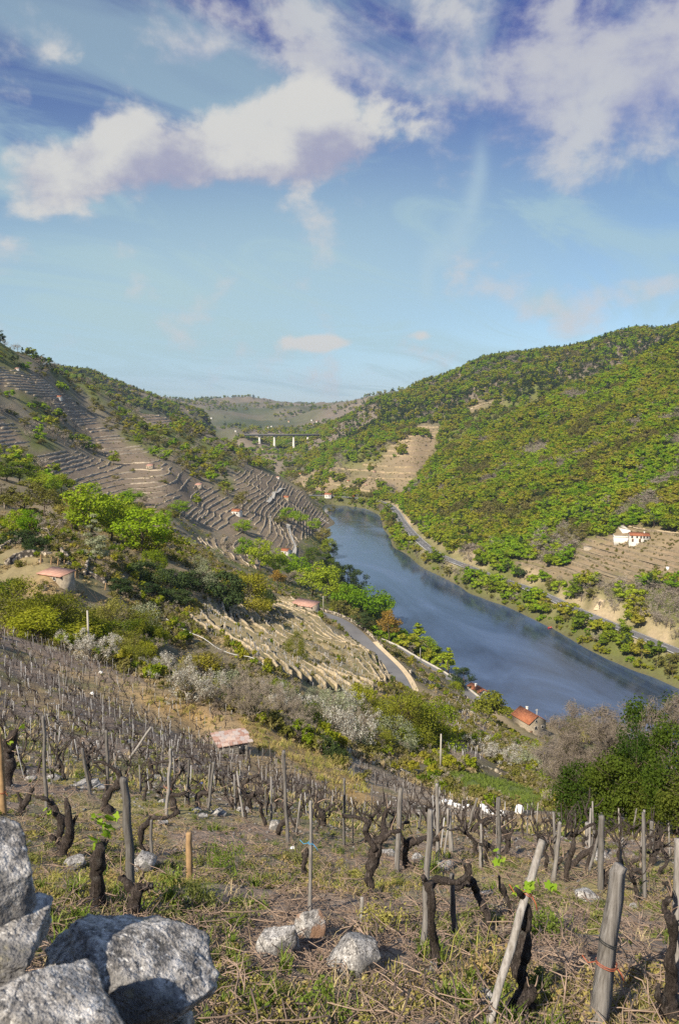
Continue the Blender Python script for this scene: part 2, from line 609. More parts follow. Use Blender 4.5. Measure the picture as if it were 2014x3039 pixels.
def empty(name, loc=(0, 0, 0), rot=(0, 0, 0), scale=1.0):
    o = bpy.data.objects.new(name, None)
    o.empty_display_size = 0.2
    COL.objects.link(o)
    o.location = loc
    o.rotation_euler = rot
    o.scale = (scale,) * 3 if not hasattr(scale, '__len__') else scale
    return o


class MB:
    def __init__(s):
        s.v = []
        s.f = []

    def add(s, V, Fc):
        b = len(s.v)
        s.v.extend([tuple(map(float, p)) for p in V])
        s.f.extend([tuple(int(i) + b for i in f) for f in Fc])
        return s

    def box(s, x0, x1, y0, y1, z0, z1):
        V = [(x0, y0, z0), (x1, y0, z0), (x1, y1, z0), (x0, y1, z0), (x0, y0, z1), (x1, y0, z1), (x1, y1, z1), (x0, y1, z1)]
        return s.add(V, [(0, 3, 2, 1), (4, 5, 6, 7), (0, 1, 5, 4), (1, 2, 6, 5), (2, 3, 7, 6), (3, 0, 4, 7)])

    def tube(s, path, radii, sides=6, seed=0, rough=0.0):
        V, Fc = tube(path, radii, sides, seed, rough)
        return s.add(V, Fc)

    def mesh(s, name, mat, smooth=False):
        return mesh_np(name, np.array(s.v, float), s.f, mat, smooth)


def tube(path, radii, sides=6, seed=0, rough=0.0):
    path = np.asarray(path, float)
    n = len(path)
    radii = np.broadcast_to(np.asarray(radii, float), (n,))
    tan = np.gradient(path, axis=0)
    tan /= np.linalg.norm(tan, axis=1)[:, None] + 1e-9
    ref = np.array((0.31, 0.92, 0.2))
    V = []
    r_ = np.random.default_rng(seed)
    a = np.linspace(0, 2 * np.pi, sides, endpoint=False)
    for i in range(n):
        t = tan[i]
        b = np.cross(t, ref)
        b /= np.linalg.norm(b) + 1e-9
        c = np.cross(t, b)
        rr = radii[i] * (1 + rough * r_.uniform(-1, 1, sides))
        V.append(path[i] + np.outer(np.cos(a) * rr, b) + np.outer(np.sin(a) * rr, c))
    V = np.concatenate(V)
    Fc = []
    for i in range(n - 1):
        for k in range(sides):
            k2 = (k + 1) % sides
            Fc.append((i * sides + k, i * sides + k2, (i + 1) * sides + k2, (i + 1) * sides + k))
    Fc.append(tuple(range(sides - 1, -1, -1)))
    Fc.append(tuple((n - 1) * sides + k for k in range(sides)))
    return V, Fc


def leaf_quads(cent, rad, n, size, r_, up=0.35, shell=0.5, aspect=0.62, order=0.8):
    """n rhombic leaf faces spread through a set of ellipsoidal clumps"""
    cent, rad = np.asarray(cent, float), np.asarray(rad, float)
    if rad.ndim == 1:
        rad = rad[:, None] * np.ones((1, 3))
    w = rad.prod(1) ** 0.7
    k = r_.choice(len(cent), n, p=w / w.sum())
    d = r_.normal(size=(n, 3))
    d /= np.linalg.norm(d, axis=1)[:, None]
    rr = shell + (1 - shell) * r_.random(n) ** 0.6
    rr *= 1 + 0.12 * r_.normal(size=n)
    pos = cent[k] + d * rad[k] * rr[:, None]
    nr = d * order + r_.normal(size=(n, 3)) * (0.55 if order < 1 else 0.38) + np.array((0, 0, up))
    nr /= np.linalg.norm(nr, axis=1)[:, None]
    t = np.cross(nr, r_.normal(size=(n, 3)))
    t /= np.linalg.norm(t, axis=1)[:, None] + 1e-9
    b = np.cross(nr, t)
    s = size * r_.uniform(0.55, 1.4, n)[:, None]
    V = np.stack((pos - t * s, pos + b * s * aspect, pos + t * s, pos - b * s * aspect), 1).reshape(-1, 3)
    Fc = np.arange(4 * n).reshape(-1, 4)
    return V, Fc


def scatter(name, label, cat, pos, rotz, scl, idx, variants, tilt=None):
    """one uncountable mass of ground cover or far woodland: instances of a few source meshes"""
    n = len(pos)
    me = bpy.data.meshes.new(name)
    me.vertices.add(n)
    me.vertices.foreach_set('co', np.asarray(pos, np.float32).ravel())
    a = me.attributes.new('rot', 'FLOAT_VECTOR', 'POINT')
    rv = np.zeros((n, 3), np.float32)
    rv[:, 2] = rotz
    if tilt is not None:
        rv[:, :2] = tilt
    a.data.foreach_set('vector', rv.ravel())
    a = me.attributes.new('scl', 'FLOAT_VECTOR', 'POINT')
    s3 = np.asarray(scl, np.float32)
    if s3.ndim == 1:
        s3 = np.repeat(s3[:, None], 3, 1)
    a.data.foreach_set('vector', s3.ravel())
    a = me.attributes.new('idx', 'INT', 'POINT')
    a.data.foreach_set('value', np.asarray(idx, np.int32))
    o = link(name, me)
    tag(o, label, cat, kind='stuff')
    g = bpy.data.node_groups.new(name, 'GeometryNodeTree')
    g.interface.new_socket('Geometry', in_out='INPUT', socket_type='NodeSocketGeometry')
    g.interface.new_socket('Geometry', in_out='OUTPUT', socket_type='NodeSocketGeometry')
    gi, go = g.nodes.new('NodeGroupInput'), g.nodes.new('NodeGroupOutput')

    def attr(nm, typ):
        k = g.nodes.new('GeometryNodeInputNamedAttribute')
        k.data_type = typ
        k.inputs['Name'].default_value = nm
        return k.outputs['Attribute']
    ra, sa, ia = attr('rot', 'FLOAT_VECTOR'), attr('scl', 'FLOAT_VECTOR'), attr('idx', 'INT')
    er = g.nodes.new('FunctionNodeEulerToRotation')
    g.links.new(ra, er.inputs[0])
    jn = g.nodes.new('GeometryNodeJoinGeometry')
    for k, vo in enumerate(variants):
        oi = g.nodes.new('GeometryNodeObjectInfo')
        oi.inputs['Object'].default_value = vo
        oi.inputs['As Instance'].default_value = True
        cmp_ = g.nodes.new('FunctionNodeCompare')
        cmp_.data_type = 'INT'
        cmp_.operation = 'EQUAL'
        g.links.new(ia, cmp_.inputs[2])
        cmp_.inputs[3].default_value = k
        ip = g.nodes.new('GeometryNodeInstanceOnPoints')
        g.links.new(gi.outputs[0], ip.inputs['Points'])
        g.links.new(cmp_.outputs[0], ip.inputs['Selection'])
        g.links.new(oi.outputs['Geometry'], ip.inputs['Instance'])
        g.links.new(er.outputs[0], ip.inputs['Rotation'])
        g.links.new(sa, ip.inputs['Scale'])
        g.links.new(ip.outputs[0], jn.inputs[0])
    g.links.new(jn.outputs[0], go.inputs[0])
    md = o.modifiers.new('scatter', 'NODES')
    md.node_group = g
    return o


def source(me):
    """a source mesh for scatter(): not part of the scene itself"""
    return bpy.data.objects.new(me.name, me)


# ------------------------------------------------------------------ materials
MATS = {}


def material(name):
    m = bpy.data.materials.new(name)
    m.use_nodes = True
    N = NT(m.node_tree)
    b = N.n['Principled BSDF']
    b.inputs['Specular IOR Level'].default_value = 0.25
    b.inputs['Roughness'].default_value = 0.85
    MATS[name] = m
    return m, N, b


def bump(N, b, h, dist, strength=1.0):
    n = N.node('ShaderNodeBump')
    n.inputs['Distance'].default_value = dist
    n.inputs['Strength'].default_value = strength
    N.l.new(h, n.inputs['Height'])
    N.l.new(n.outputs[0], b.inputs['Normal'])


def obj_coord(N):
    return N.node('ShaderNodeTexCoord').outputs['Object']


def pos_coord(N):
    return N.node('ShaderNodeNewGeometry').outputs['Position']


def simple(name, col, var=0.25, scale=3.0, rough=0.85, bumpd=0.0, world=False, col2=None):
    m, N, b = material(name)
    vec = pos_coord(N) if world else obj_coord(N)
    f = N.noise(vec, scale, 5, 0.6)
    c2 = col2 or tuple(c * (1 - var) for c in col)
    c1 = tuple(min(1, c * (1 + var)) for c in col)
    c = N.ramp(f, [(0.3, c2), (0.7, c1)])
    N.l.new(c, b.inputs['Base Color'])
    b.inputs['Roughness'].default_value = rough
    if bumpd:
        bump(N, b, f, bumpd)
    return m


def leafy(name, stops, trans=0.38, hue_noise=0.25, nscale=0.5):
    """foliage: colour differs from plant to plant and from clump to clump"""
    m = bpy.data.materials.new(name)
    m.use_nodes = True
    N = NT(m.node_tree)
    N.n.clear()
    oi = N.node('ShaderNodeObjectInfo')
    nz = N.noise(obj_coord(N), nscale, 2, 0.5)
    f = N.math('ADD', oi.outputs['Random'], N.math('MULTIPLY', N.math('SUBTRACT', nz, 0.5), hue_noise * 2), clamp=True)
    c = N.ramp(f, stops)
    geo = N.node('ShaderNodeNewGeometry')
    jit = N.math('ADD', 0.72, N.math('MULTIPLY', geo.outputs['Random Per Island'], 0.56))
    c = N.mix(1.0, c, N.combine(jit, jit, jit), 'MULTIPLY')
    d = N.node('ShaderNodeBsdfDiffuse')
    t = N.node('ShaderNodeBsdfTranslucent')
    N.l.new(c, d.inputs[0])
    N.l.new(N.mix(1.0, c, (1.35, 1.25, 0.6), 'MULTIPLY'), t.inputs[0])
    mx = N.node('ShaderNodeMixShader')
    mx.inputs[0].default_value = trans
    N.l.new(d.outputs[0], mx.inputs[1])
    N.l.new(t.outputs[0], mx.inputs[2])
    out = N.node('ShaderNodeOutputMaterial')
    N.l.new(mx.outputs[0], out.inputs[0])
    MATS[name] = m
    return m


leafy('leaf_oak', [(0.0, (0.10, 0.15, 0.02)), (0.22, (0.18, 0.25, 0.02)), (0.60, (0.28, 0.315, 0.028)), (0.9, (0.32, 0.30, 0.04)), (1.0, (0.26, 0.235, 0.07))])
leafy('leaf_deep', [(0.0, (0.045, 0.085, 0.016)), (0.6, (0.085, 0.13, 0.02)), (1.0, (0.13, 0.15, 0.03))])
leafy('leaf_bright', [(0.0, (0.14, 0.26, 0.015)), (0.5, (0.24, 0.36, 0.022)), (1.0, (0.31, 0.37, 0.035))])
leafy('leaf_dark', [(0.0, (0.035, 0.06, 0.022)), (1.0, (0.07, 0.10, 0.035))], 0.12)
leafy('leaf_olive', [(0.0, (0.16, 0.17, 0.035)), (1.0, (0.235, 0.21, 0.08))])
leafy('leaf_rust', [(0.0, (0.30, 0.19, 0.04)), (1.0, (0.36, 0.25, 0.06))])
leafy('leaf_broom', [(0.0, (0.15, 0.17, 0.02)), (0.5, (0.20, 0.22, 0.03)), (1.0, (0.27, 0.26, 0.07))], 0.3, 0.5, 0.8)
leafy('leaf_vine', [(0.0, (0.20, 0.34, 0.03)), (1.0, (0.33, 0.46, 0.06))], 0.4)
leafy('blossom', [(0.0, (0.42, 0.42, 0.38)), (1.0, (0.62, 0.62, 0.60))], 0.2)
leafy('leaf_pale', [(0.0, (0.22, 0.25, 0.16)), (1.0, (0.33, 0.36, 0.24))], 0.25)
leafy('twig_grey', [(0.0, (0.22, 0.185, 0.15)), (1.0, (0.33, 0.29, 0.24))], 0.0)
leafy('grass_green', [(0.0, (0.12, 0.18, 0.03)), (1.0, (0.20, 0.25, 0.06))], 0.3)
leafy('grass_yellow', [(0.0, (0.24, 0.25, 0.06)), (0.5, (0.34, 0.31, 0.10)), (1.0, (0.36, 0.27, 0.13))], 0.25)
leafy('grass_dry', [(0.0, (0.38, 0.30, 0.17)), (1.0, (0.50, 0.42, 0.26))], 0.2)
leafy('weed_olive', [(0.0, (0.14, 0.17, 0.05)), (1.0, (0.24, 0.24, 0.09))], 0.25)

simple('bark', (0.11, 0.085, 0.065), 0.4, 6.0, 0.95, 0.02)
simple('bark_grey', (0.20, 0.17, 0.14), 0.35, 4.0, 0.95, 0.02)
simple('plaster_white', (0.72, 0.70, 0.66), 0.1, 1.5, 0.9)
simple('plaster_cream', (0.62, 0.52, 0.36), 0.15, 1.5, 0.9)
simple('deck_grey', (0.17, 0.17, 0.175), 0.15, 0.5, 0.9)
simple('concrete', (0.42, 0.40, 0.36), 0.15, 0.8, 0.9)
simple('window_dark', (0.03, 0.03, 0.035), 0.2, 2.0, 0.3)
simple('wood_door', (0.16, 0.09, 0.05), 0.3, 5.0, 0.7)
simple('metal_grey', (0.55, 0.56, 0.57), 0.1, 1.0, 0.45)
simple('paint_white', (0.75, 0.75, 0.73), 0.08, 0.7, 0.7)
simple('plastic_white', (0.85, 0.87, 0.90), 0.05, 3.0, 0.4)
simple('plastic_blue', (0.03, 0.12, 0.75), 0.2, 3.0, 0.5)
simple('plastic_dark', (0.03, 0.035, 0.04), 0.3, 3.0, 0.5)
simple('twine_blue', (0.06, 0.30, 0.55), 0.2, 30.0, 0.7)
simple('twine_red', (0.38, 0.11, 0.06), 0.2, 30.0, 0.7)
simple('paint_red', (0.55, 0.06, 0.05), 0.2, 3.0, 0.5)
simple('dirt_track', (0.56, 0.45, 0.30), 0.18, 0.25, 0.95, world=True)
simple('twig_dry', (0.27, 0.20, 0.155), 0.6, 3.0, 0.9)
simple('post_new', (0.36, 0.24, 0.13), 0.3, 8.0, 0.85, 0.006)


def mk_asphalt():
    m, N, b = material('asphalt')
    p = pos_coord(N)
    f = N.noise(p, 0.12, 4, 0.6)
    g = N.noise(p, 3.0, 3, 0.6)
    c = N.ramp(f, [(0.3, (0.13, 0.13, 0.14)), (0.7, (0.20, 0.20, 0.205))])
    c = N.mix(N.math('MULTIPLY', g, 0.3), c, (0.08, 0.08, 0.085))
    N.l.new(c, b.inputs['Base Color'])
    b.inputs['Roughness'].default_value = 0.8


mk_asphalt()


def mk_roof():
    m, N, b = material('roof_tile')
    p = obj_coord(N)
    f = N.noise(p, 1.3, 5, 0.65)
    c = N.ramp(f, [(0.25, (0.26, 0.10, 0.055)), (0.5, (0.40, 0.15, 0.075)), (0.75, (0.50, 0.23, 0.12))])
    wv = N.node('ShaderNodeTexWave')
    wv.inputs['Scale'].default_value = 2.2
    N.l.new(p, wv.inputs['Vector'])
    N.l.new(c, b.inputs['Base Color'])
    bump(N, b, wv.outputs['Fac'], 0.05)


mk_roof()


def mk_wood():
    """weathered grey vineyard stakes with grain and lichen"""
    m, N, b = material('wood_grey')
    tc = N.node('ShaderNodeTexCoord')
    mp = N.node('ShaderNodeMapping')
    mp.inputs['Scale'].default_value = (22, 22, 1.6)
    N.l.new(tc.outputs['Object'], mp.inputs[0])
    f = N.noise(mp.outputs[0], 2.0, 5, 0.65)
    g = N.noise(tc.outputs['Object'], 6.0, 3, 0.6)
    oi = N.node('ShaderNodeObjectInfo')
    c = N.ramp(f, [(0.25, (0.10, 0.088, 0.078)), (0.5, (0.30, 0.285, 0.27)), (0.8, (0.50, 0.49, 0.48))])
    c = N.mix(N.math('MULTIPLY', N.smooth(g, 0.52, 0.7), 0.5), c, (0.16, 0.14, 0.10))
    k = N.math('ADD', 0.40, N.math('MULTIPLY', oi.outputs['Random'], 0.72))
    c = N.mix(1.0, c, N.combine(k, k, N.math('MULTIPLY', k, 1.02)), 'MULTIPLY')
    N.l.new(c, b.inputs['Base Color'])
    bump(N, b, f, 0.01)


mk_wood()


def mk_wood_pale():
    m = MATS['wood_grey'].copy()
    m.name = 'wood_pale'
    MATS['wood_pale'] = m
    N = NT(m.node_tree)
    b = N.n['Principled BSDF']
    c = b.inputs['Base Color'].links[0].from_socket
    N.l.new(N.mix(0.6, c, (0.52, 0.53, 0.55)), b.inputs['Base Color'])


mk_wood_pale()


def mk_vine():
    """shaggy black-brown vine bark"""
    m, N, b = material('vine_bark')
    tc = N.node('ShaderNodeTexCoord')
    mp = N.node('ShaderNodeMapping')
    mp.inputs['Scale'].default_value = (60, 60, 11)
    N.l.new(tc.outputs['Object'], mp.inputs[0])
    f = N.noise(mp.outputs[0], 1.0, 6, 0.7, 0.5)
    g = N.noise(tc.outputs['Object'], 9.0, 4, 0.6)
    c = N.ramp(f, [(0.32, (0.022, 0.018, 0.017)), (0.54, (0.075, 0.060, 0.054)), (0.78, (0.28, 0.245, 0.23))])
    c = N.mix(N.math('MULTIPLY', N.smooth(g, 0.55, 0.72), 0.45), c, (0.22, 0.22, 0.21))
    N.l.new(c, b.inputs['Base Color'])
    bump(N, b, N.math('ADD', f, N.math('MULTIPLY', g, 0.7)), 0.045)


mk_vine()


def mk_granite():
    m, N, b = material('granite')
    p = obj_coord(N)
    big = N.noise(p, 3.0, 4, 0.6)
    mid = N.noise(p, 17.0, 5, 0.75)
    fine = N.noise(p, 75.0, 3, 0.7)
    c = N.ramp(mid, [(0.34, (0.07, 0.068, 0.066)), (0.45, (0.23, 0.222, 0.22)), (0.54, (0.41, 0.40, 0.395)), (0.66, (0.66, 0.65, 0.65))])
    c = N.mix(N.smooth(fine, 0.53, 0.66), c, (0.09, 0.09, 0.095))
    c = N.mix(N.smooth(fine, 0.44, 0.34), c, (0.68, 0.67, 0.66))
    c = N.mix(N.math('MULTIPLY', N.smooth(big, 0.50, 0.60), 0.8), c, (0.10, 0.10, 0.105))
    lich = N.noise(p, 6.5, 5, 0.7)
    c = N.mix(N.math('MULTIPLY', N.smooth(lich, 0.60, 0.68), 0.6), c, (0.34, 0.31, 0.20))
    N.l.new(c, b.inputs['Base Color'])
    h = N.math('ADD', N.math('MULTIPLY', mid, 0.7), N.math('MULTIPLY', fine, 0.3))
    bump(N, b, h, 0.035)


mk_granite()


def mk_rusty():
    m = MATS['granite'].copy()
    m.name = 'granite_rusty'
    MATS['granite_rusty'] = m
    N = NT(m.node_tree)
    b = N.n['Principled BSDF']
    c = b.inputs['Base Color'].links[0].from_socket
    f = N.noise(obj_coord(N), 7.0, 4, 0.6)
    N.l.new(N.mix(N.math('MULTIPLY', N.smooth(f, 0.45, 0.58), 0.8), c, (0.30, 0.17, 0.10)), b.inputs['Base Color'])


mk_rusty()


def mk_drystone():
    """dry stone terrace walls seen from afar"""
    m, N, b = material('dry_stone')
    p = pos_coord(N)
    v = N.node('ShaderNodeTexVoronoi')
    v.inputs['Scale'].default_value = 1.7
    N.l.new(p, v.inputs['Vector'])
    rgb = N.node('ShaderNodeSeparateColor')
    N.l.new(v.outputs['Color'], rgb.inputs[0])
    c = N.ramp(rgb.outputs[0], [(0.0, (0.24, 0.21, 0.17)), (0.5, (0.42, 0.365, 0.29)), (1.0, (0.60, 0.53, 0.42))])
    c = N.mix(N.smooth(v.outputs['Distance'], 0.36, 0.55), c, (0.07, 0.06, 0.05))
    big = N.noise(p, 0.07, 3, 0.6)
    c = N.mix(N.math('MULTIPLY', N.smooth(big, 0.5, 0.7), 0.5), c, (0.16, 0.16, 0.09))
    N.l.new(c, b.inputs['Base Color'])
    bump(N, b, v.outputs['Distance'], -0.15)


mk_drystone()


def mk_hutstone():
    m, N, b = material('hut_stone')
    oi = N.node('ShaderNodeObjectInfo')
    f = N.noise(obj_coord(N), 5.0, 4, 0.65)
    c = N.ramp(N.math('ADD', N.math('MULTIPLY', oi.outputs['Random'], 0.6), N.math('MULTIPLY', f, 0.4)),
               [(0.1, (0.13, 0.125, 0.12)), (0.5, (0.24, 0.225, 0.205)), (0.9, (0.38, 0.36, 0.32))])
    N.l.new(c, b.inputs['Base Color'])
    m, N, b = material('roof_slab')
    oi = N.node('ShaderNodeObjectInfo')
    f = N.noise(obj_coord(N), 4.0, 4, 0.7)
    c = N.ramp(N.math('ADD', N.math('MULTIPLY', oi.outputs['Random'], 0.65), N.math('MULTIPLY', f, 0.35)),
               [(0.1, (0.30, 0.17, 0.13)), (0.35, (0.44, 0.29, 0.24)), (0.6, (0.42, 0.38, 0.37)), (0.85, (0.56, 0.42, 0.35))])
    N.l.new(c, b.inputs['Base Color'])


mk_hutstone()


def mk_water():
    m, N, b = material('river_water')
    p = pos_coord(N)
    sep = N.node('ShaderNodeSeparateXYZ')
    N.l.new(p, sep.inputs[0])
    # ripples run across the current
    v = N.combine(N.math('ADD', N.math('MULTIPLY', sep.outputs[0], 0.9), N.math('MULTIPLY', sep.outputs[1], 0.25)),
                  N.math('SUBTRACT', N.math('MULTIPLY', sep.outputs[1], 0.35), N.math('MULTIPLY', sep.outputs[0], 0.1)), 0.0)
    f = N.noise(v, 0.9, 5, 0.7, 0.3)
    g = N.noise(v, 0.022, 5, 0.62, 1.6)
    c = N.ramp(g, [(0.32, (0.022, 0.032, 0.050)), (0.52, (0.048, 0.076, 0.135)), (0.7, (0.085, 0.13, 0.235))])  # deep blue water; sky sheen put into its colour as lighter patches
    N.l.new(c, b.inputs['Base Color'])
    rr = N.math('ADD', 0.04, N.math('MULTIPLY', N.smooth(g, 0.4, 0.62), 0.14))
    N.l.new(rr, b.inputs['Roughness'])
    b.inputs['IOR'].default_value = 1.45
    b.inputs['Specular IOR Level'].default_value = 0.5
    bump(N, b, f, 0.11, 0.5)


mk_water()


def mk_ground():
    m, N, b = material('ground_cover')
    at = N.node('ShaderNodeAttribute')
    at.attribute_name = 'cover'
    p = pos_coord(N)
    n1 = N.noise(p, 0.05, 5, 0.62)
    n2 = N.noise(p, 0.6, 5, 0.68)
    n3 = N.noise(p, 9.0, 5, 0.72)
    n4 = N.noise(p, 55.0, 3, 0.7)
    c = at.outputs['Color']
    k = N.math('ADD', 0.55, N.math('MULTIPLY', n2, 0.9))
    k = N.math('MULTIPLY', k, N.math('ADD', 0.66, N.math('MULTIPLY', n1, 0.68)))
    c = N.mix(1.0, c, N.combine(k, k, k), 'MULTIPLY')
    # small stones and litter near the eye
    near = N.math('MULTIPLY', at.outputs['Alpha'], 1.0)
    c = N.mix(N.math('MULTIPLY', near, N.smooth(n3, 0.52, 0.72)), c, (0.10, 0.078, 0.066))
    c = N.mix(N.math('MULTIPLY', near, N.smooth(n4, 0.56, 0.70)), c, (0.52, 0.46, 0.40))
    c = N.mix(N.math('MULTIPLY', near, N.smooth(n4, 0.42, 0.30)), c, (0.10, 0.08, 0.065))
    N.l.new(c, b.inputs['Base Color'])
    b.inputs['Roughness'].default_value = 0.95
    h = N.math('ADD', N.math('MULTIPLY', n3, 0.06), N.math('MULTIPLY', n4, 0.015))
    h = N.math('ADD', h, N.math('MULTIPLY', n2, 0.25))
    bump(N, b, h, 1.0)


mk_ground()

# ------------------------------------------------------------------ land cover
POLY = {
    'terr': [
        [(0, 1088), (103, 1113), (186, 1165), (257, 1229), (334, 1287), (411, 1325), (450, 1357), (565, 1415), (642, 1454), (693, 1498), (760, 1560), (700, 1600), (600, 1560), (578, 1499), (450, 1421), (360, 1377), (308, 1351), (276, 1300), (193, 1235), (148, 1197), (64, 1171), (0, 1152), (-300, 1100), (-300, 1020)],
        [(-300, 1200), (0, 1229), (39, 1261), (96, 1325), (60, 1345), (0, 1351), (-300, 1340)],
        [(77, 1344), (212, 1338), (321, 1370), (450, 1421), (578, 1499), (640, 1560), (560, 1545), (440, 1520), (321, 1499), (199, 1441), (150, 1400)],
        [(693, 1402), (770, 1389), (835, 1428), (899, 1466), (925, 1499), (990, 1555), (900, 1600), (860, 1650), (780, 1600), (700, 1500)],
        [(398, 1210), (500, 1240), (520, 1270), (430, 1260)],
        [(560, 1600), (700, 1600), (800, 1640), (760, 1690), (640, 1640)],
    ],
    'tan': [
        [(1505, 1690), (1540, 1660), (1660, 1690), (1700, 1640), (1740, 1600), (1800, 1597), (1830, 1560), (2014, 1585), (2400, 1640), (2400, 1790), (2014, 1725), (1900, 1735), (1800, 1745), (1650, 1725), (1560, 1722)],
        [(864, 1432), (980, 1368), (1010, 1390), (1050, 1374), (1120, 1370), (1180, 1310), (1255, 1255), (1300, 1265), (1292, 1340), (1262, 1400), (1200, 1470), (1130, 1480), (1045, 1470), (900, 1464)],
        [(1370, 1215), (1380, 1190), (1480, 1188), (1520, 1200), (1400, 1232)],
        [(1540, 1225), (1620, 1180), (1615, 1195), (1555, 1232)],
        [(850, 1440), (1000, 1370), (990, 1395), (880, 1450)],
    ],
    'block': [[(560, 1850), (640, 1775), (870, 1780), (960, 1850), (1060, 1915), (1130, 1975), (1160, 2020), (1050, 2075), (880, 2030), (700, 1930)]],
    'red': [[(1290, 2090), (1380, 2060), (1470, 2140), (1540, 2230), (1440, 2260), (1330, 2240)]],
    'grass': [[(1290, 2292), (1420, 2295), (1560, 2335), (1630, 2380), (1600, 2425), (1480, 2395), (1360, 2350)]],
    'straw': [[(700, 2130), (790, 2160), (960, 2245), (1080, 2330), (1130, 2400), (1040, 2395), (960, 2330), (880, 2260), (760, 2230)],
              [(380, 2030), (560, 2090), (660, 2140), (600, 2160), (440, 2090)]],
    'strip': [[(1020, 2235), (1150, 2290), (1280, 2350), (1400, 2400), (1340, 2410), (1180, 2360), (1060, 2310), (1000, 2260)]],
}


def in_any(key, x, y):
    r = np.zeros(np.shape(x), bool)
    for pl in POLY[key]:
        r |= inside(pl, x, y)
    return r


def make_ground():
    co = np.column_stack((GX.ravel(), GY.ravel(), GZ.ravel()))
    idx = np.arange(NU * NV).reshape(NV, NU)
    q = np.stack((idx[:-1, :-1], idx[:-1, 1:], idx[1:, 1:], idx[1:, :-1]), -1).reshape(-1, 4)
    me = mesh_np('ground', co, q, MATS['ground_cover'], smooth=True)
    X, Y, Z = co.T
    px, py = to_pix(X, Y, Z)
    wob = fbm(X / 12, Y / 12, 2, 4) * 26 * np.clip(300 / Y, 0.3, 1.5)
    qx, qy = px + wob, py + np.roll(wob, 7)
    C = np.empty((len(X), 4))
    C[:] = (0.125, 0.145, 0.035, 0.0)                       # woodland floor and scrub
    n1 = fbm(X / 40, Y / 40, 11, 4)
    C[n1 > 0.22, :3] = (0.15, 0.135, 0.06)
    far = Y > 1150
    C[far, :3] = (0.115, 0.115, 0.065)
    pl = fbm(X / 180, Y / 180, 21, 5)
    C[far & (fbm(X / 90, Y / 90, 23, 4) > 0.1), :3] = (0.15, 0.125, 0.09)
    C[far & (pl > 0.16), :3] = (0.20, 0.165, 0.125)
    C[far & (pl < -0.15), :3] = (0.07, 0.085, 0.04)
    lh = (px < 1000) & (Y > 230) & (Y < 960) & (Z > 0)
    C[lh & (n1 > 0.0), :3] = (0.19, 0.165, 0.115)
    a = in_any('terr', qx, qy) & (Y > 250) & (Y < 1000)
    C[a, :3] = (0.19, 0.15, 0.11)
    a = in_any('tan', qx, qy) & (Y > 380) & (Y < 1500)
    C[a, :3] = (0.27, 0.205, 0.13)
    C[a & (fbm(X / 26, Y / 26, 47, 4) > 0.12), :3] = (0.19, 0.165, 0.085)
    rock = (px > 1130) & (Y > 300) & (Y < 980) & (Z > RZ - 0.5) & (Z < RZ + 7.0) & (fbm(X / 11, Y / 11, 31, 4) > 0.02)
    C[rock, :3] = (0.44, 0.35, 0.23)
    # slopes between the camera hill and the river
    mid = (Y > 66) & (Y < 330) & (px < 1700)
    C[mid, :3] = (0.16, 0.14, 0.085)
    a = mid & (fbm(X / 7, Y / 7, 41, 4) > 0.05)
    C[a, :3] = (0.25, 0.20, 0.125)
    a = (inside([(-400, 1560), (130, 1560), (300, 1680), (330, 1740), (200, 1760), (-400, 1830)], qx, qy)) & (Y > 95) & (Y < 240)
    C[a, :3] = (0.24, 0.20, 0.11)
    C[a & (fbm(X / 6, Y / 6, 45, 4) > 0.12), :3] = (0.34, 0.24, 0.12)
    C[a & (fbm(X / 5, Y / 5, 46, 4) > 0.22), :3] = (0.12, 0.13, 0.05)
    a = in_any('block', qx, qy) & (Y > 90) & (Y < 330)
    C[a, :3] = (0.23, 0.195, 0.125)
    C[a & (fbm(X / 5, Y / 5, 43, 3) > 0.15), :3] = (0.24, 0.235, 0.09)
    a = in_any('red', qx, qy) & (Y > 100) & (Y < 300)
    C[a, :3] = (0.25, 0.19, 0.155)
    # the vineyard on the near slope
    vy = Y < 66
    vy |= inside([(-500, 1840), (0, 1868), (270, 1956), (424, 2018), (578, 2082), (738, 2138), (963, 2248), (1100, 2335), (1300, 2420), (2400, 2520), (2400, 4000), (-500, 4000)], qx, qy) & (Y < 115)
    C[vy, :3] = (0.265, 0.205, 0.165)
    C[vy, 3] = np.clip(1.25 - Y[vy] / 60, 0.0, 1)
    C[vy & (Y > 24), :3] = (0.245, 0.19, 0.15)
    C[vy & (Y > 14) & (fbm(X / 5, Y / 5, 57, 5) > 0.14), :3] = (0.36, 0.265, 0.15)
    C[vy & (Y > 14) & (fbm(X / 6, Y / 6, 58, 5) > 0.26), :3] = (0.17, 0.165, 0.08)
    moss = vy & (fbm(X / 2.3, Y / 2.3, 51, 4) > 0.06) & (Y < 30)
    C[moss, :3] = (0.26, 0.225, 0.14)
    band = vy & (Y > 9) & (Y < 22) & (fbm(X / 4, Y / 4, 53, 4) > 0.0)
    C[band, :3] = (0.34, 0.29, 0.13)
    a = in_any('straw', qx, qy) & (Y < 120)
    C[a, :3] = (0.42, 0.285, 0.125)
    a = in_any('strip', qx, qy) & (Y < 120)
    C[a, :3] = (0.40, 0.32, 0.24)
    a = in_any('grass', qx, qy) & (Y < 140) & (Y > 55)
    C[a, :3] = (0.15, 0.19, 0.045)
    C[a, 3] = 0
    C[Z < 0.6, :3] = (0.12, 0.10, 0.07)
    G4 = C.reshape(NV, NU, 4)
    for _ in range(3):
        G4[1:-1, 1:-1] = (G4[1:-1, 1:-1] * 2 + G4[:-2, 1:-1] + G4[2:, 1:-1] + G4[1:-1, :-2] + G4[1:-1, 2:]) / 6
    C = G4.reshape(-1, 4)
    at = me.attributes.new('cover', 'FLOAT_COLOR', 'POINT')
    at.data.foreach_set('color', C.astype(np.float32).ravel())
    o = link('ground', me)
    tag(o, kind='structure')
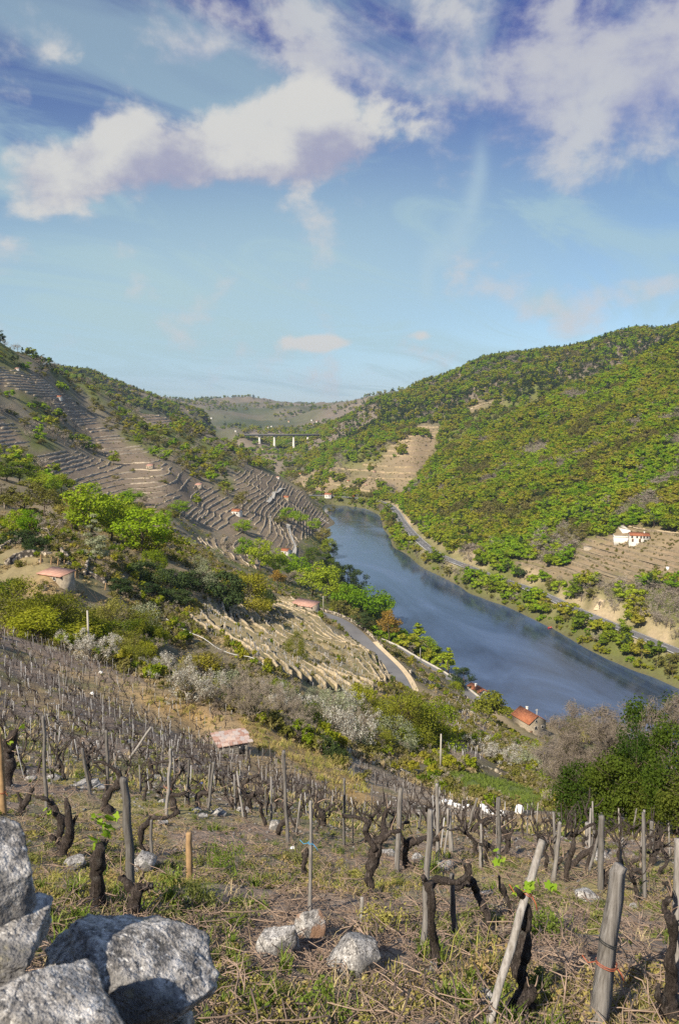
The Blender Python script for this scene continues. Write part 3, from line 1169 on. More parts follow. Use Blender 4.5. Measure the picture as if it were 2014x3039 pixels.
    # the same hill carries on behind and beside the viewer
    xs = np.arange(-420, 421, 14.0)
    ys = np.arange(-320, 321, 14.0)
    bx, by = np.meshgrid(xs, ys)
    tgt = -(0.62 * by + 0.50 * bx) - 1.5
    fr = np.where(by > 1, bx / np.maximum(by, 1), 9)
    inz = grid_z(np.clip(fr, -0.74, 0.74) * np.maximum(by, 1), np.maximum(by, 1))
    up = np.clip(np.hypot(bx, by), 1, 1e9)
    bz = CAMZ + np.clip(tgt, -118, 95 + 25 * fbm(bx / 90, by / 90, 4, 3))
    side = (by > 1)
    bz = np.where(side & (np.abs(fr) < 0.74), inz - 5 - 0.1 * by, np.where(side, np.minimum(bz, np.maximum(inz + 0.5 * (np.abs(bx) - 0.74 * by), -4)) - 1.2, bz - 0.9))
    ix = np.arange(bx.size).reshape(bx.shape)
    q = np.stack((ix[:-1, :-1], ix[:-1, 1:], ix[1:, 1:], ix[1:, :-1]), -1).reshape(-1, 4)
    me = mesh_np('hillside', np.column_stack((bx.ravel(), by.ravel(), bz.ravel())), q, MATS['ground_cover'], smooth=True)
    at = me.attributes.new('cover', 'FLOAT_COLOR', 'POINT')
    at.data.foreach_set('color', np.tile(np.array((0.2, 0.17, 0.10, 0.0), np.float32), bx.size))
    tag(link('hillside', me), kind='structure')
    # river
    me = mesh_np('river', [(-900, 150, 0), (1200, 150, 0), (1200, 2300, 0), (-900, 2300, 0)], np.array([[0, 1, 2, 3]]), MATS['river_water'])
    tag(link('river', me), kind='structure')


make_ground()


def ribbon(name, path, half, lift, mat, parent=None, drape=False, offset=0.0, thick=0.0):
    p = np.asarray(path, float)
    t = np.gradient(p[:, :2], axis=0)
    t /= np.linalg.norm(t, axis=1)[:, None] + 1e-9
    nrm = np.column_stack((t[:, 1], -t[:, 0]))
    cols = [-1, -0.33, 0.33, 1]
    V = []
    for c in cols:
        q = p[:, :2] + nrm * (offset + c * half)
        z = grid_z(q[:, 0], q[:, 1]) if drape else p[:, 2]
        V.append(np.column_stack((q, z + lift)))
    V = np.stack(V, 1)
    if drape:
        V[:, :, 2] = V[:, :, 2].mean(1)[:, None] * 0.6 + V[:, :, 2] * 0.4
    n = len(p)
    V = V.reshape(-1, 3)
    i = np.arange(n - 1)
    Fc = np.concatenate([np.stack((i * 4 + k, i * 4 + k + 1, (i + 1) * 4 + k + 1, (i + 1) * 4 + k), 1) for k in range(3)])
    return link(name, mesh_np(name, V, Fc[:, ::-1].copy(), MATS[mat], True), parent)


def dashes(path, half, lift, on, off, offset=0.0):
    mb = MB()
    p = resample(path, 1.0)
    t = np.gradient(p[:, :2], axis=0)
    t /= np.linalg.norm(t, axis=1)[:, None]
    nr = np.column_stack((t[:, 1], -t[:, 0]))
    k = 0
    while k + on < len(p):
        a, b = p[k], p[k + on]
        na, nb = nr[k], nr[k + on]
        V = [(a[0] + na[0] * (offset - half), a[1] + na[1] * (offset - half), a[2] + lift), (a[0] + na[0] * (offset + half), a[1] + na[1] * (offset + half), a[2] + lift),
             (b[0] + nb[0] * (offset + half), b[1] + nb[1] * (offset + half), b[2] + lift), (b[0] + nb[0] * (offset - half), b[1] + nb[1] * (offset - half), b[2] + lift)]
        mb.add(V, [(0, 1, 2, 3)])
        k += on + off
    return mb


def make_roads():
    pr = resample(PATH_R, 4.0)
    o = tag(ribbon('road', pr, 4.2, 0.0, 'asphalt'), kind='structure')
    link('centre_line', dashes(pr, 0.10, 0.03, 4, 7).mesh('centre_line', MATS['paint_white']), o)
    ribbon('edge_line', pr, 0.10, 0.03, 'paint_white', o, offset=3.5)
    ribbon('edge_line', pr, 0.10, 0.03, 'paint_white', o, offset=-3.5)
    pu = resample(PATH_UP, 2.0)
    o = tag(ribbon('lane', pu, 2.6, 0.0, 'asphalt'), kind='structure')
    ribbon('gravel_verge', pu[int(len(pu) * 0.55):], 0.8, -0.03, 'dirt_track', o, offset=-3.5)
    pl = resample(PATH_LOW, 3.0)
    pl = pl[:int(len(pl) * 0.72)]
    tag(ribbon('lane', pl, 2.0, 0.0, 'asphalt'), kind='structure')
    # parapet beside the lower lane
    t = np.gradient(pl[:, :2], axis=0)
    t /= np.linalg.norm(t, axis=1)[:, None]
    nr = np.column_stack((t[:, 1], -t[:, 0]))
    wall_strip('parapet_wall', np.column_stack((pl[:, :2] - nr * 2.3, pl[:, 2])), 0.55, 0.3, 'concrete',
               'pale concrete parapet along the lower riverside lane', 'wall', 0.5)
    t = np.gradient(pu[:, :2], axis=0)
    t /= np.linalg.norm(t, axis=1)[:, None]
    nr = np.column_stack((t[:, 1], -t[:, 0]))
    seg = slice(0, int(len(pu) * 0.62))
    wall_strip('parapet_wall', np.column_stack((pu[seg, :2] - nr[seg] * 4.4, pu[seg, 2])), 0.5, 0.35, 'dry_stone',
               'stone parapet curving round the outside of the lane bend', 'wall', 0.5)
    # guard rail on the river side of the main road
    t = np.gradient(pr[:, :2], axis=0)
    t /= np.linalg.norm(t, axis=1)[:, None]
    nr = np.column_stack((t[:, 1], -t[:, 0]))
    g = np.column_stack((pr[:, :2] - nr * 4.6, pr[:, 2]))[4:150]
    root = tag(empty('guard_rail', tuple(g[0])), 'long pale steel guard rail on the river side of the main road', 'guard rail')
    loc = g - g[0]
    n = len(loc)
    V = np.concatenate((loc + (0, 0, 0.45), loc + (0, 0, 0.78), np.column_stack((loc[:, :2] - nr[4:4 + n] * 0.08, loc[:, 2])) + (0, 0, 0.78), np.column_stack((loc[:, :2] - nr[4:4 + n] * 0.08, loc[:, 2])) + (0, 0, 0.45)))
    i = np.arange(n - 1)
    Fc = np.concatenate([np.stack((i + a * n, i + 1 + a * n, i + 1 + b * n, i + b * n), 1) for a, b in ((0, 1), (1, 2), (2, 3), (3, 0))])
    link('rail', mesh_np('rail', V, Fc, MATS['metal_grey']), root)
    pm = MB().box(-0.06, 0.06, -0.06, 0.06, -0.3, 0.8).mesh('rail_post', MATS['metal_grey'])
    for k in range(0, n, 3):
        link('rail_post', pm, root, tuple(loc[k] - np.append(nr[4 + k] * 0.15, 0)))


def wall_strip(name, path, h, thick, mat, label, cat, base=0.6, group=None, jit=0.0):
    """a wall of real thickness along a path; path z is the ground at its foot"""
    p = np.asarray(path, float)
    o0 = p[0].copy()
    t = np.gradient(p[:, :2], axis=0)
    t /= np.linalg.norm(t, axis=1)[:, None] + 1e-9
    nr = np.column_stack((t[:, 1], -t[:, 0])) * thick / 2
    n = len(p)
    q = p - o0
    jz = rng.uniform(-jit, jit, (2, n)) if jit else np.zeros((2, n))
    jx = (rng.uniform(-jit, jit, (4, n)) * 0.6) if jit else np.zeros((4, n))
    V = np.concatenate((
        np.column_stack((q[:, :2] + nr * (1.0 + jx[0][:, None]), q[:, 2] - base)),
        np.column_stack((q[:, :2] + nr * (0.85 + jx[1][:, None]), q[:, 2] + h + jz[0])),
        np.column_stack((q[:, :2] - nr * (0.85 + jx[2][:, None]), q[:, 2] + h + jz[1])),
        np.column_stack((q[:, :2] - nr * (1.0 + jx[3][:, None]), q[:, 2] - base))))
    i = np.arange(n - 1)
    Fc = np.concatenate([np.stack((i + a * n, i + 1 + a * n, i + 1 + b * n, i + b * n), 1) for a, b in ((0, 1), (1, 2), (2, 3))])
    Fl = [tuple(f) for f in Fc] + [(0, n, 2 * n, 3 * n), (n - 1, 4 * n - 1, 3 * n - 1, 2 * n - 1)]
    o = link(name, mesh_np(name, V, Fl, MATS[mat]), loc=tuple(o0))
    tag(o, label, cat, group)
    return o


make_roads()

def track(rows, half, mat, name='track', lift=0.25):
    p = smooth_path(resample(survey(rows), 3.0), 4)
    return tag(ribbon(name, p, half, lift, mat, drape=True), kind='structure')


track([(842, 1449), (825, 1456), (808, 1468), (798, 1484), (790, 1490)], 2.4, 'concrete', 'path')
track([(852, 1556), (856, 1580), (862, 1600), (872, 1625), (868, 1645)], 2.0, 'concrete', 'path')
track([(918, 1515), (940, 1530), (962, 1546), (975, 1556)], 1.4, 'concrete', 'path')
track([(1790, 1562), (1840, 1561), (1880, 1566), (1930, 1576), (2014, 1586), (2080, 1592)], 1.3, 'dirt_track')
track([(1772, 1815), (1768, 1803), (1778, 1790), (1790, 1782)], 2.6, 'dirt_track')
track([(1395, 1215), (1420, 1205), (1450, 1198), (1490, 1196)], 2.2, 'dirt_track')
track([(757, 1346), (775, 1338), (795, 1335)], 2.5, 'dirt_track')

# ------------------------------------------------------------------ terraces: retaining wall + planting bed
simple('bed_brown', (0.20, 0.155, 0.11), 0.5, 0.7, 0.95, world=True, col2=(0.10, 0.09, 0.05))
simple('bed_tan', (0.33, 0.25, 0.16), 0.35, 0.3, 0.95, world=True, col2=(0.19, 0.165, 0.09))
simple('bed_block', (0.215, 0.17, 0.10), 0.4, 0.5, 0.95, world=True, col2=(0.13, 0.125, 0.06))


def contours(Zg, Xg, Yg, ok, level):
    """marching squares on the ground grid; returns linked polylines"""
    s = Zg > level
    c = s[:-1, :-1].astype(int) + 2 * s[:-1, 1:] + 4 * s[1:, 1:] + 8 * s[1:, :-1]
    jj, ii = np.nonzero((c > 0) & (c < 15) & ok[:-1, :-1])
    nxt = {}
    pos = {}

    def epos(e):
        if e not in pos:
            kind, j, i = e
            j2, i2 = (j, i + 1) if kind == 'h' else (j + 1, i)
            a, b = Zg[j, i], Zg[j2, i2]
            f = (level - a) / (b - a)
            pos[e] = (Xg[j, i] + (Xg[j2, i2] - Xg[j, i]) * f, Yg[j, i] + (Yg[j2, i2] - Yg[j, i]) * f)
        return pos[e]
    TAB = {1: 'lb', 2: 'br', 3: 'lr', 4: 'rt', 5: 'lbrt', 6: 'bt', 7: 'lt', 8: 'tl', 9: 'tb', 10: 'brtl', 11: 'tr', 12: 'rl', 13: 'rb', 14: 'bl'}
    for j, i in zip(jj, ii):
        E = {'b': ('h', j, i), 't': ('h', j + 1, i), 'l': ('v', j, i), 'r': ('v', j, i + 1)}
        k = TAB[int(c[j, i])]
        for m in range(0, len(k), 2):
            a, b = E[k[m]], E[k[m + 1]]
            nxt.setdefault(a, []).append(b)
            nxt.setdefault(b, []).append(a)
    lines = []
    seen = set()
    ends = [e for e in nxt if len(nxt[e]) == 1] + list(nxt)
    for e in ends:
        if e in seen:
            continue
        ln = [e]
        seen.add(e)
        cur = e
        while True:
            n2 = [x for x in nxt[cur] if x not in seen]
            if not n2:
                break
            cur = n2[0]
            seen.add(cur)
            ln.append(cur)
        if len(ln) > 3:
            lines.append(np.array([epos(x) for x in ln]))
    return lines


TERR_COUNT = {}
BED_V, BED_F = [], []


def terraces(key, polys, dz, ymin, ymax, bed_mat, label, group, minlen=18.0, step=3.0, keep=0.88, hfac=0.42, phase=0.0, maxlen=140.0, wall_mat='dry_stone', wmax=6.0):
    px, py = to_pix(GX, GY, GZ)
    ok = np.zeros(GX.shape, bool)
    for pl in polys:
        ok |= inside(pl, px, py)
    ok &= (GY > ymin) & (GY < ymax)
    if not ok.any():
        return
    zl, zh = GZ[ok].min(), GZ[ok].max()
    n = 0
    lv = zl + phase
    sm = GZ.copy()

    def band(z):
        return (', lowest steps', ', lower middle steps', ', upper middle steps', ', topmost steps')[min(3, int(4 * (z - zl) / (zh - zl + 1e-6)))]
    for _ in range(3):
        sm[1:-1, 1:-1] = (sm[1:-1, 1:-1] * 4 + sm[:-2, 1:-1] + sm[2:, 1:-1] + sm[1:-1, :-2] + sm[1:-1, 2:]) / 8
    while lv < zh:
        for pl in contours(sm, GX, GY, ok, lv):
            p = resample(np.column_stack((pl, np.full(len(pl), lv))), step)
            p = smooth_path(p, 2)
            i0 = 0
            while i0 < len(p) - 3:
                m = int(rng.uniform(0.4, 1.0) * maxlen / step)
                seg = p[i0:i0 + m]
                i0 += m + int(rng.integers(0, 2))
                if len(seg) * step < minlen or rng.random() > keep:
                    continue
                t = np.gradient(seg[:, :2], axis=0)
                t /= np.linalg.norm(t, axis=1)[:, None] + 1e-9
                nr = np.column_stack((-t[:, 1], t[:, 0]))
                za = grid_z(seg[:, 0] + nr[:, 0] * 2, seg[:, 1] + nr[:, 1] * 2)
                zb = grid_z(seg[:, 0] - nr[:, 0] * 2, seg[:, 1] - nr[:, 1] * 2)
                if (za - zb).mean() < 0:
                    nr = -nr
                    za, zb = zb, za
                slope = np.clip((za - zb) / 4, 0.12, 1.2)
                zg = grid_z(seg[:, 0], seg[:, 1])
                h = dz * hfac * (0.8 + 0.3 * rng.random())
                w = np.clip(h / slope + 0.4, 1.0, wmax)
                w = np.convolve(np.pad(w, 2, 'edge'), np.ones(5) / 5, 'valid')
                o0 = np.array((seg[0, 0], seg[0, 1], zg[0]))
                root = tag(empty('terrace', tuple(o0)), label + band(lv), 'terrace', group)
                q = np.column_stack((seg[:, :2], zg)) - o0
                N_ = len(q)
                jt = (rng.uniform(-0.2, 0.2, N_) + fbm(seg[:, 0] / 9, seg[:, 1] / 9, 17, 3) * 1.3) * min(1, dz / 2) * 0.8
                jn = rng.uniform(-0.15, 0.15, N_)
                face = q[:, :2] + nr * jn[:, None]
                V = np.concatenate((np.column_stack((face, q[:, 2] - 0.9)), np.column_stack((face + nr * 0.12, q[:, 2] + h + jt)), np.column_stack((face + nr * 0.55, q[:, 2] + h + jt)), np.column_stack((face + nr * 0.6, q[:, 2] - 0.3))))
                i = np.arange(N_ - 1)
                Fl = [tuple(f) for a, b in ((0, 1), (1, 2), (2, 3)) for f in np.stack((i + a * N_, i + 1 + a * N_, i + 1 + b * N_, i + b * N_), 1)]
                Fl += [(0, N_, 2 * N_, 3 * N_), (N_ - 1, 4 * N_ - 1, 3 * N_ - 1, 2 * N_ - 1)]
                link('retaining_wall', mesh_np('retaining_wall', V, Fl, MATS[wall_mat]), root)
                fz = q[:, 2] + h - 0.12
                V = np.concatenate((np.column_stack((face + nr * 0.5, fz)), np.column_stack((face + nr * w[:, None] * 0.5, fz + rng.uniform(-.05, .1, N_))), np.column_stack((face + nr * w[:, None], fz + 0.05)), np.column_stack((face + nr * w[:, None], q[:, 2] - 0.5))))
                Fl = [tuple(f) for a, b in ((0, 1), (1, 2), (2, 3)) for f in np.stack((i + a * N_, i + 1 + a * N_, i + 1 + b * N_, i + b * N_), 1)]
                Fl += [(0, N_, 2 * N_, 3 * N_), (N_ - 1, 4 * N_ - 1, 3 * N_ - 1, 2 * N_ - 1)]
                b0 = len(BED_V)
                BED_V.extend([tuple(p) for p in V + o0])
                BED_F.extend([tuple(int(x) + b0 for x in f) for f in Fl])
                link('planting_bed', mesh_np('planting_bed', V, Fl, MATS[bed_mat]), root)
                n += 1
        lv += dz
    TERR_COUNT[key] = n


simple('wall_pale', (0.42, 0.355, 0.27), 0.4, 0.9, 0.95, world=True, col2=(0.20, 0.175, 0.135))
simple('wall_lit', (0.40, 0.325, 0.215), 0.4, 1.6, 0.95, world=True, col2=(0.17, 0.15, 0.11))  # sunlit golden tone of the block walls put into the stone colour
T = POLY['terr']
terraces('upper', [T[0]], 2.0, 280, 1000, 'bed_brown', 'vine terrace in the diagonal strip below the wooded left ridge', 'terraces of the diagonal strip on the left hill', wall_mat='wall_pale')
terraces('side', [T[1]], 2.0, 280, 1000, 'bed_brown', 'vine terrace in the small patch at the left edge', 'terraces at the left edge of the left hill', wall_mat='wall_pale')
terraces('lower', [T[2]], 1.9, 250, 1000, 'bed_brown', 'vine terrace in the pale fan above the green tree clump', 'fan of terraces above the tree clump', wall_mat='wall_pale')
terraces('toe', [T[3]], 2.1, 280, 1000, 'bed_brown', 'vine terrace on the foot of the left hill above the river bend', 'terraces on the foot of the left hill', wall_mat='wall_pale')
terraces('gap', [T[4]], 2.5, 280, 1000, 'bed_brown', 'brown terrace in the clearing near the left crest', 'terraces in the clearing near the crest', wall_mat='wall_pale')
terraces('scrub', [T[5]], 2.4, 280, 700, 'bed_brown', 'rough terrace in scrub above the path hut', 'rough terraces above the riverside hut', wall_mat='wall_pale')
terraces('block', POLY['block'], 1.7, 100, 330, 'bed_block', 'broken dry stone terrace in the block above the lane bend', 'sunlit terraces above the lane bend', 8.0, 1.2, 0.92, 0.85, 0, 60, wmax=3.0, wall_mat='wall_lit')
terraces('farm', [POLY['tan'][0]], 2.2, 380, 900, 'bed_tan', 'tan vineyard terrace on the slope below the farmhouse', 'terraces below the farmhouse', 14.0, 3.0, 0.85, 0.6, wall_mat='bed_brown')
terraces('bend', [POLY['tan'][1]], 6.0, 880, 1500, 'bed_tan', 'bare tan terrace on the slope beyond the river bend', 'terraces beyond the river bend', 30.0, 5.0, 0.8, 0.35, wall_mat='bed_tan')
hut_poly = [[(-200, 1570), (120, 1570), (230, 1640), (300, 1690), (330, 1735), (180, 1700), (100, 1690), (-200, 1720)]]
terraces('hut', hut_poly, 1.6, 100, 230, 'bed_block', 'dry stone terrace on the rise around the red roofed hut', 'terraces around the red roofed hut', 6.0, 1.2, 0.9, 0.55, 0.4, 40, wmax=2.6)
from mathutils.bvhtree import BVHTree
BED_TREE = BVHTree.FromPolygons(BED_V, BED_F)


def on_beds(X, Y, Z):
    """height of the terrace beds where they cover the slope"""
    out = np.array(Z, float)
    for i in range(len(X)):
        h = BED_TREE.ray_cast(Vector((X[i], Y[i], Z[i] + 12)), Vector((0, 0, -1)), 14.0)
        if h[0] is not None and h[0].z > out[i]:
            out[i] = h[0].z
    return out


# ------------------------------------------------------------------ trees and shrubs
def crown_clumps(r_, n, w, h, z0, shape='round'):
    c, rad = [], []
    for _ in range(n):
        a = r_.uniform(0, 2 * math.pi)
        f = r_.random()
        if shape == 'round':
            zz = z0 + h * (0.12 + 0.8 * f)
            prof = math.sqrt(max(0.05, 1 - ((f - 0.42) / 0.62) ** 2))
        elif shape == 'cone':
            zz = z0 + h * f
            prof = max(0.06, 1 - f) ** 0.85
        else:                                     # bush
            zz = z0 + h * (0.05 + 0.75 * f)
            prof = math.sqrt(max(0.1, 1 - (f * 0.95) ** 2))
        rr = w * prof * math.sqrt(r_.uniform(0.15, 0.85))
        c.append((rr * math.cos(a), rr * math.sin(a), zz))
        s = w * r_.uniform(0.24, 0.42) * (0.55 + 0.45 * prof)
        rad.append((s, s, s * (0.8 if shape != 'cone' else 0.5)))
    return np.array(c), np.array(rad)


def limbs(r_, h, w, n, r0, sides=5, z0=0.35):
    mb = MB()
    p = [np.zeros(3)]
    for k in range(1, 5):
        p.append(np.array((r_.normal() * 0.03 * h, r_.normal() * 0.03 * h, h * 0.8 * k / 4)))
    p[0] = np.array((0, 0, -0.6))
    mb.tube(p, [r0 * 1.3, r0, r0 * 0.75, r0 * 0.45, r0 * 0.15], sides)
    for k in range(n):
        f = r_.uniform(z0, 0.75)
        a = r_.uniform(0, 6.28)
        b = np.array((0, 0, h * 0.8 * f))
        L = w * r_.uniform(0.6, 0.95)
        e = b + np.array((math.cos(a) * L, math.sin(a) * L, L * r_.uniform(0.35, 0.9)))
        m = (b + e) / 2 + r_.normal(size=3) * 0.06 * L
        mb.tube([b, m, e], [r0 * 0.42, r0 * 0.26, r0 * 0.08], 4)
    return mb


TREE = {}


def tree_variant(key, seed, h, w, n, size, leaf, shape='round', clumps=14, bark='bark', r0=0.16, nl=6, z0f=0.22, shell=0.5, aspect=0.62, order=0.8):
    r_ = np.random.default_rng(seed)
    z0 = h * z0f
    c, rad = crown_clumps(r_, clumps, w, h - z0, z0, shape)
    V, Fc = leaf_quads(c, rad, n, size, r_, shell=shell, aspect=aspect, order=order)
    TREE[key] = (limbs(r_, h, w, nl, r0).mesh('trunk', MATS[bark]), mesh_np('crown', V, Fc, MATS[leaf]))
    return key


def bare_variant(key, seed, h, w, depth, mat, r0, twigs=0, haze=None, nh=0, hs=0.2, spread=0.75, stems=1, tl=0.2):
    """leafless tree: forking limbs down to twigs, and buds where they show as a haze"""
    r_ = np.random.default_rng(seed)
    mb = MB()
    tw = MB()
    tips = []

    def grow(p, d, L, r, lev):
        n = 3
        pts = [p]
        dd = d
        for k in range(n):
            dd = dd + r_.normal(size=3) * 0.13 + np.array((0, 0, 0.06))
            dd /= np.linalg.norm(dd)
            pts.append(pts[-1] + dd * L / n)
        (mb if lev <= 2 else tw).tube(pts, np.linspace(r, r * 0.62, n + 1), 5 if lev < 2 else 3)
        if lev >= depth:
            tips.append(pts[-1])
            return
        for k in range(r_.integers(2, 4) + (1 if lev == 0 else 0)):
            q = pts[r_.integers(1 if lev else 2, n + 1)]
            a = r_.normal(size=3)
            a -= dd * (a @ dd)
            a /= np.linalg.norm(a) + 1e-9
            nd = dd * r_.uniform(0.7, 1.0) + a * r_.uniform(0.35, spread) + np.array((0, 0, 0.12))
            nd /= np.linalg.norm(nd)
            grow(q, nd, L * r_.uniform(0.6, 0.82), r * r_.uniform(0.5, 0.66), lev + 1)
    for k in range(stems):
        a = r_.uniform(0, 6.28)
        dv = np.array((math.cos(a) * 0.7, math.sin(a) * 0.7, 1.0)) if stems > 1 else np.array((0.0, 0, 1))
        grow(np.array((0, 0, -0.4)) + dv * (0, 0, 0) + np.array((math.cos(a), math.sin(a), 0)) * (0.25 if stems > 1 else 0), dv / np.linalg.norm(dv), h * 0.36, r0, 0 if stems == 1 else 1)
    V = np.array(mb.v)
    kk = h / max(V[:, 2].max(), np.array(tw.v)[:, 2].max() if tw.v else 0)
    tr = mesh_np('trunk', V * kk, mb.f, MATS[mat])
    V, Fl = np.array(tw.v) * kk, list(tw.f)
    if twigs:
        tp = np.array(tips) * kk
        LV, LF = leaf_quads(tp, np.full(len(tp), w * 0.15), twigs, tl, r_, shell=0.0, aspect=0.045)
        Fl += [tuple(f) for f in LF + len(V)]
        V = np.concatenate((V, LV))
    cr = mesh_np('crown', V, Fl, MATS[mat])
    if nh:
        tp = np.array(tips) * kk
        c = tp[r_.choice(len(tp), min(len(tp), 120), replace=False)]
        LV, LF = leaf_quads(c, np.full(len(c), w * 0.16), nh, hs, r_, shell=0.1)
        lv = mesh_np('foliage', LV, LF, MATS[haze])
    else:
        lv = None
    TREE[key] = (tr, cr, lv)
    return key


# far woodland (leaf clumps of about half a metre)
for k in range(4):
    tree_variant('oak%d' % k, 100 + k, 8.0 + k * 0.6, 3.7 + 0.25 * k, 620, 0.46, 'leaf_oak', clumps=13, r0=0.14, nl=4, order=1.3, shell=0.7, aspect=0.75)
for k in range(2):
    tree_variant('bright%d' % k, 120 + k, 8.5, 3.7, 620, 0.45, 'leaf_bright', clumps=13, nl=4, order=1.3, shell=0.7, aspect=0.75)
    tree_variant('darkpine%d' % k, 130 + k, 10.0, 2.8, 420, 0.40, 'leaf_dark', 'cone' if k else 'round', 18, nl=3)
    tree_variant('greytree%d' % k, 140 + k, 8.0, 3.2, 300, 0.40, 'twig_grey', clumps=14, bark='bark_grey', nl=9, shell=0.2, aspect=0.14)
    tree_variant('scrub%d' % k, 150 + k, 2.6, 2.2, 200, 0.30, 'leaf_olive', 'bush', 9, nl=2, z0f=0.0)
    tree_variant('olive%d' % k, 160 + k, 7.0, 3.2, 380, 0.36, 'leaf_olive', clumps=13, nl=5, shell=0.3)
# nearer trees by the river and in the clump on the left
for k in range(3):
    tree_variant('mid_bright%d' % k, 200 + k, 10.0, 4.2, 2600, 0.24, 'leaf_bright', clumps=26, r0=0.18, nl=8)
    tree_variant('mid_oak%d' % k, 210 + k, 10.0, 4.0, 2400, 0.23, 'leaf_oak', clumps=24, r0=0.18, nl=8)
for k in range(2):
    tree_variant('mid_olive%d' % k, 220 + k, 9.0, 3.6, 1700, 0.22, 'leaf_olive', clumps=20, r0=0.15, nl=9, shell=0.2)
    tree_variant('mid_pine%d' % k, 230 + k, 10.0, 2.6, 2400, 0.24, 'leaf_dark', 'cone' if k else 'round', 26, r0=0.16, nl=8, aspect=0.3)
    bare_variant('mid_bare%d' % k, 240 + k, 9.0, 3.0, 4, 'twig_grey', 0.14, 1500, haze='leaf_olive', nh=260, hs=0.16, tl=0.5)
tree_variant('pine', 250, 10.0, 2.3, 2600, 0.26, 'leaf_pale', 'cone', 28, r0=0.16, nl=10, aspect=0.22, z0f=0.12)
tree_variant('mid_rust', 251, 8.0, 3.0, 1800, 0.20, 'leaf_rust', clumps=18, nl=6)
tree_variant('magnolia', 252, 10.0, 4.6, 2200, 0.36, 'leaf_broom', 'round', 30, nl=5, z0f=0.05)
tree_variant('poplar', 253, 12.0, 2.6, 1500, 0.24, 'leaf_bright', 'cone', 20, nl=7, shell=0.25, z0f=0.08)
# shrubs on the near slope
for k in range(2):
    tree_variant('broom%d' % k, 300 + k, 5.0, 3.4, 7000, 0.105, 'leaf_broom', 'bush', 34, r0=0.06, nl=12, z0f=0.0, shell=0.25, aspect=0.4)
    tree_variant('bush_green%d' % k, 310 + k, 4.6, 3.0, 6000, 0.11, 'leaf_oak', 'bush', 30, r0=0.06, nl=12, z0f=0.0, shell=0.3, aspect=0.5)
    tree_variant('bush_dark%d' % k, 320 + k, 4.0, 3.0, 4200, 0.13, 'leaf_dark', 'bush', 26, r0=0.06, nl=8, z0f=0.0)
    tree_variant('bush_pale%d' % k, 330 + k, 4.0, 2.8, 3000, 0.10, 'leaf_pale', 'bush', 26, r0=0.05, nl=12, z0f=0.0, shell=0.2, aspect=0.4)
    bare_variant('bush_bare%d' % k, 340 + k, 4.4, 2.6, 4, 'twig_grey', 0.05, 5200, haze='leaf_olive', nh=500, hs=0.07, spread=1.0, stems=6, tl=0.22)
    bare_variant('bush_blossom%d' % k, 350 + k, 4.4, 2.8, 4, 'twig_grey', 0.05, 2600, haze='blossom', nh=4200, hs=0.07, spread=1.0, stems=6, tl=0.2)
# big trees at the right edge
for k in range(3):
    bare_variant('big_bare%d' % k, 400 + k, 10.0, 4.2, 6 if k == 0 else 5, 'bark_grey', 0.13, 9000, haze='leaf_olive', nh=700, hs=0.06, spread=0.75, tl=0.3)
for k in range(2):
    tree_variant('big_green%d' % k, 410 + k, 10.0, 3.4, 11000, 0.105, 'leaf_deep', clumps=44, bark='bark', r0=0.18, nl=14, shell=0.25, z0f=0.12)
    tree_variant('big_shrub%d' % k, 420 + k, 6.0, 3.0, 9000, 0.095, 'leaf_deep', 'bush', 40, r0=0.09, nl=14, z0f=0.0, shell=0.25)


def plant(name, key, x, y, h, label, cat='tree', group=None, wfac=1.0, rz=None, sink=0.0):
    """one tree or shrub: a root with its trunk and crown"""
    parts = TREE[key]
    mh = plant.h.get(key)
    if mh is None:
        mh = 0
        for m in parts:
            if m is not None:
                co = np.empty(len(m.vertices) * 3, np.float32)
                m.vertices.foreach_get('co', co)
                mh = max(mh, co[2::3].max())
        plant.h[key] = mh
    s = h / mh
    root = empty(name, (x, y, gz(x, y) - sink), (0, 0, rng.uniform(0, 6.28) if rz is None else rz), (s * wfac, s * wfac, s))
    tag(root, label, cat, group)
    link('trunk' if h > 3 else 'stem', parts[0], root)
    link('crown', parts[1], root)
    if len(parts) > 2 and parts[2] is not None:
        link('blossom' if 'blossom' in key else 'foliage', parts[2], root)
    return root


plant.h = {}


def plant_px(name, key, px, base, top, label, cat='tree', group=None, width=None, dy=0.0, crown_w=None):
    """survey the foot of a plant in the photograph and give it the height it shows there"""
    x, y, z = cast(px, base)
    y2 = y + dy
    x *= y2 / y
    u, t = pix_dir(px, top)
    h = max(0.8, CAMZ + t * y2 - gz(x, y2))
    parts = TREE[key]
    wf = 1.0
    if width:
        m = parts[2] if len(parts) > 2 and parts[2] is not None else parts[1]
        co = np.empty(len(m.vertices) * 3, np.float32)
        m.vertices.foreach_get('co', co)
        span = np.percentile(co[0::3], 97) - np.percentile(co[0::3], 3)
        hh = co[2::3].max()
        wf = (width / F * y2) / (span * h / hh)
        wf = min(2.2, max(0.5, wf))
    return plant(name, key, x, y2, h, label, cat, group, wf)


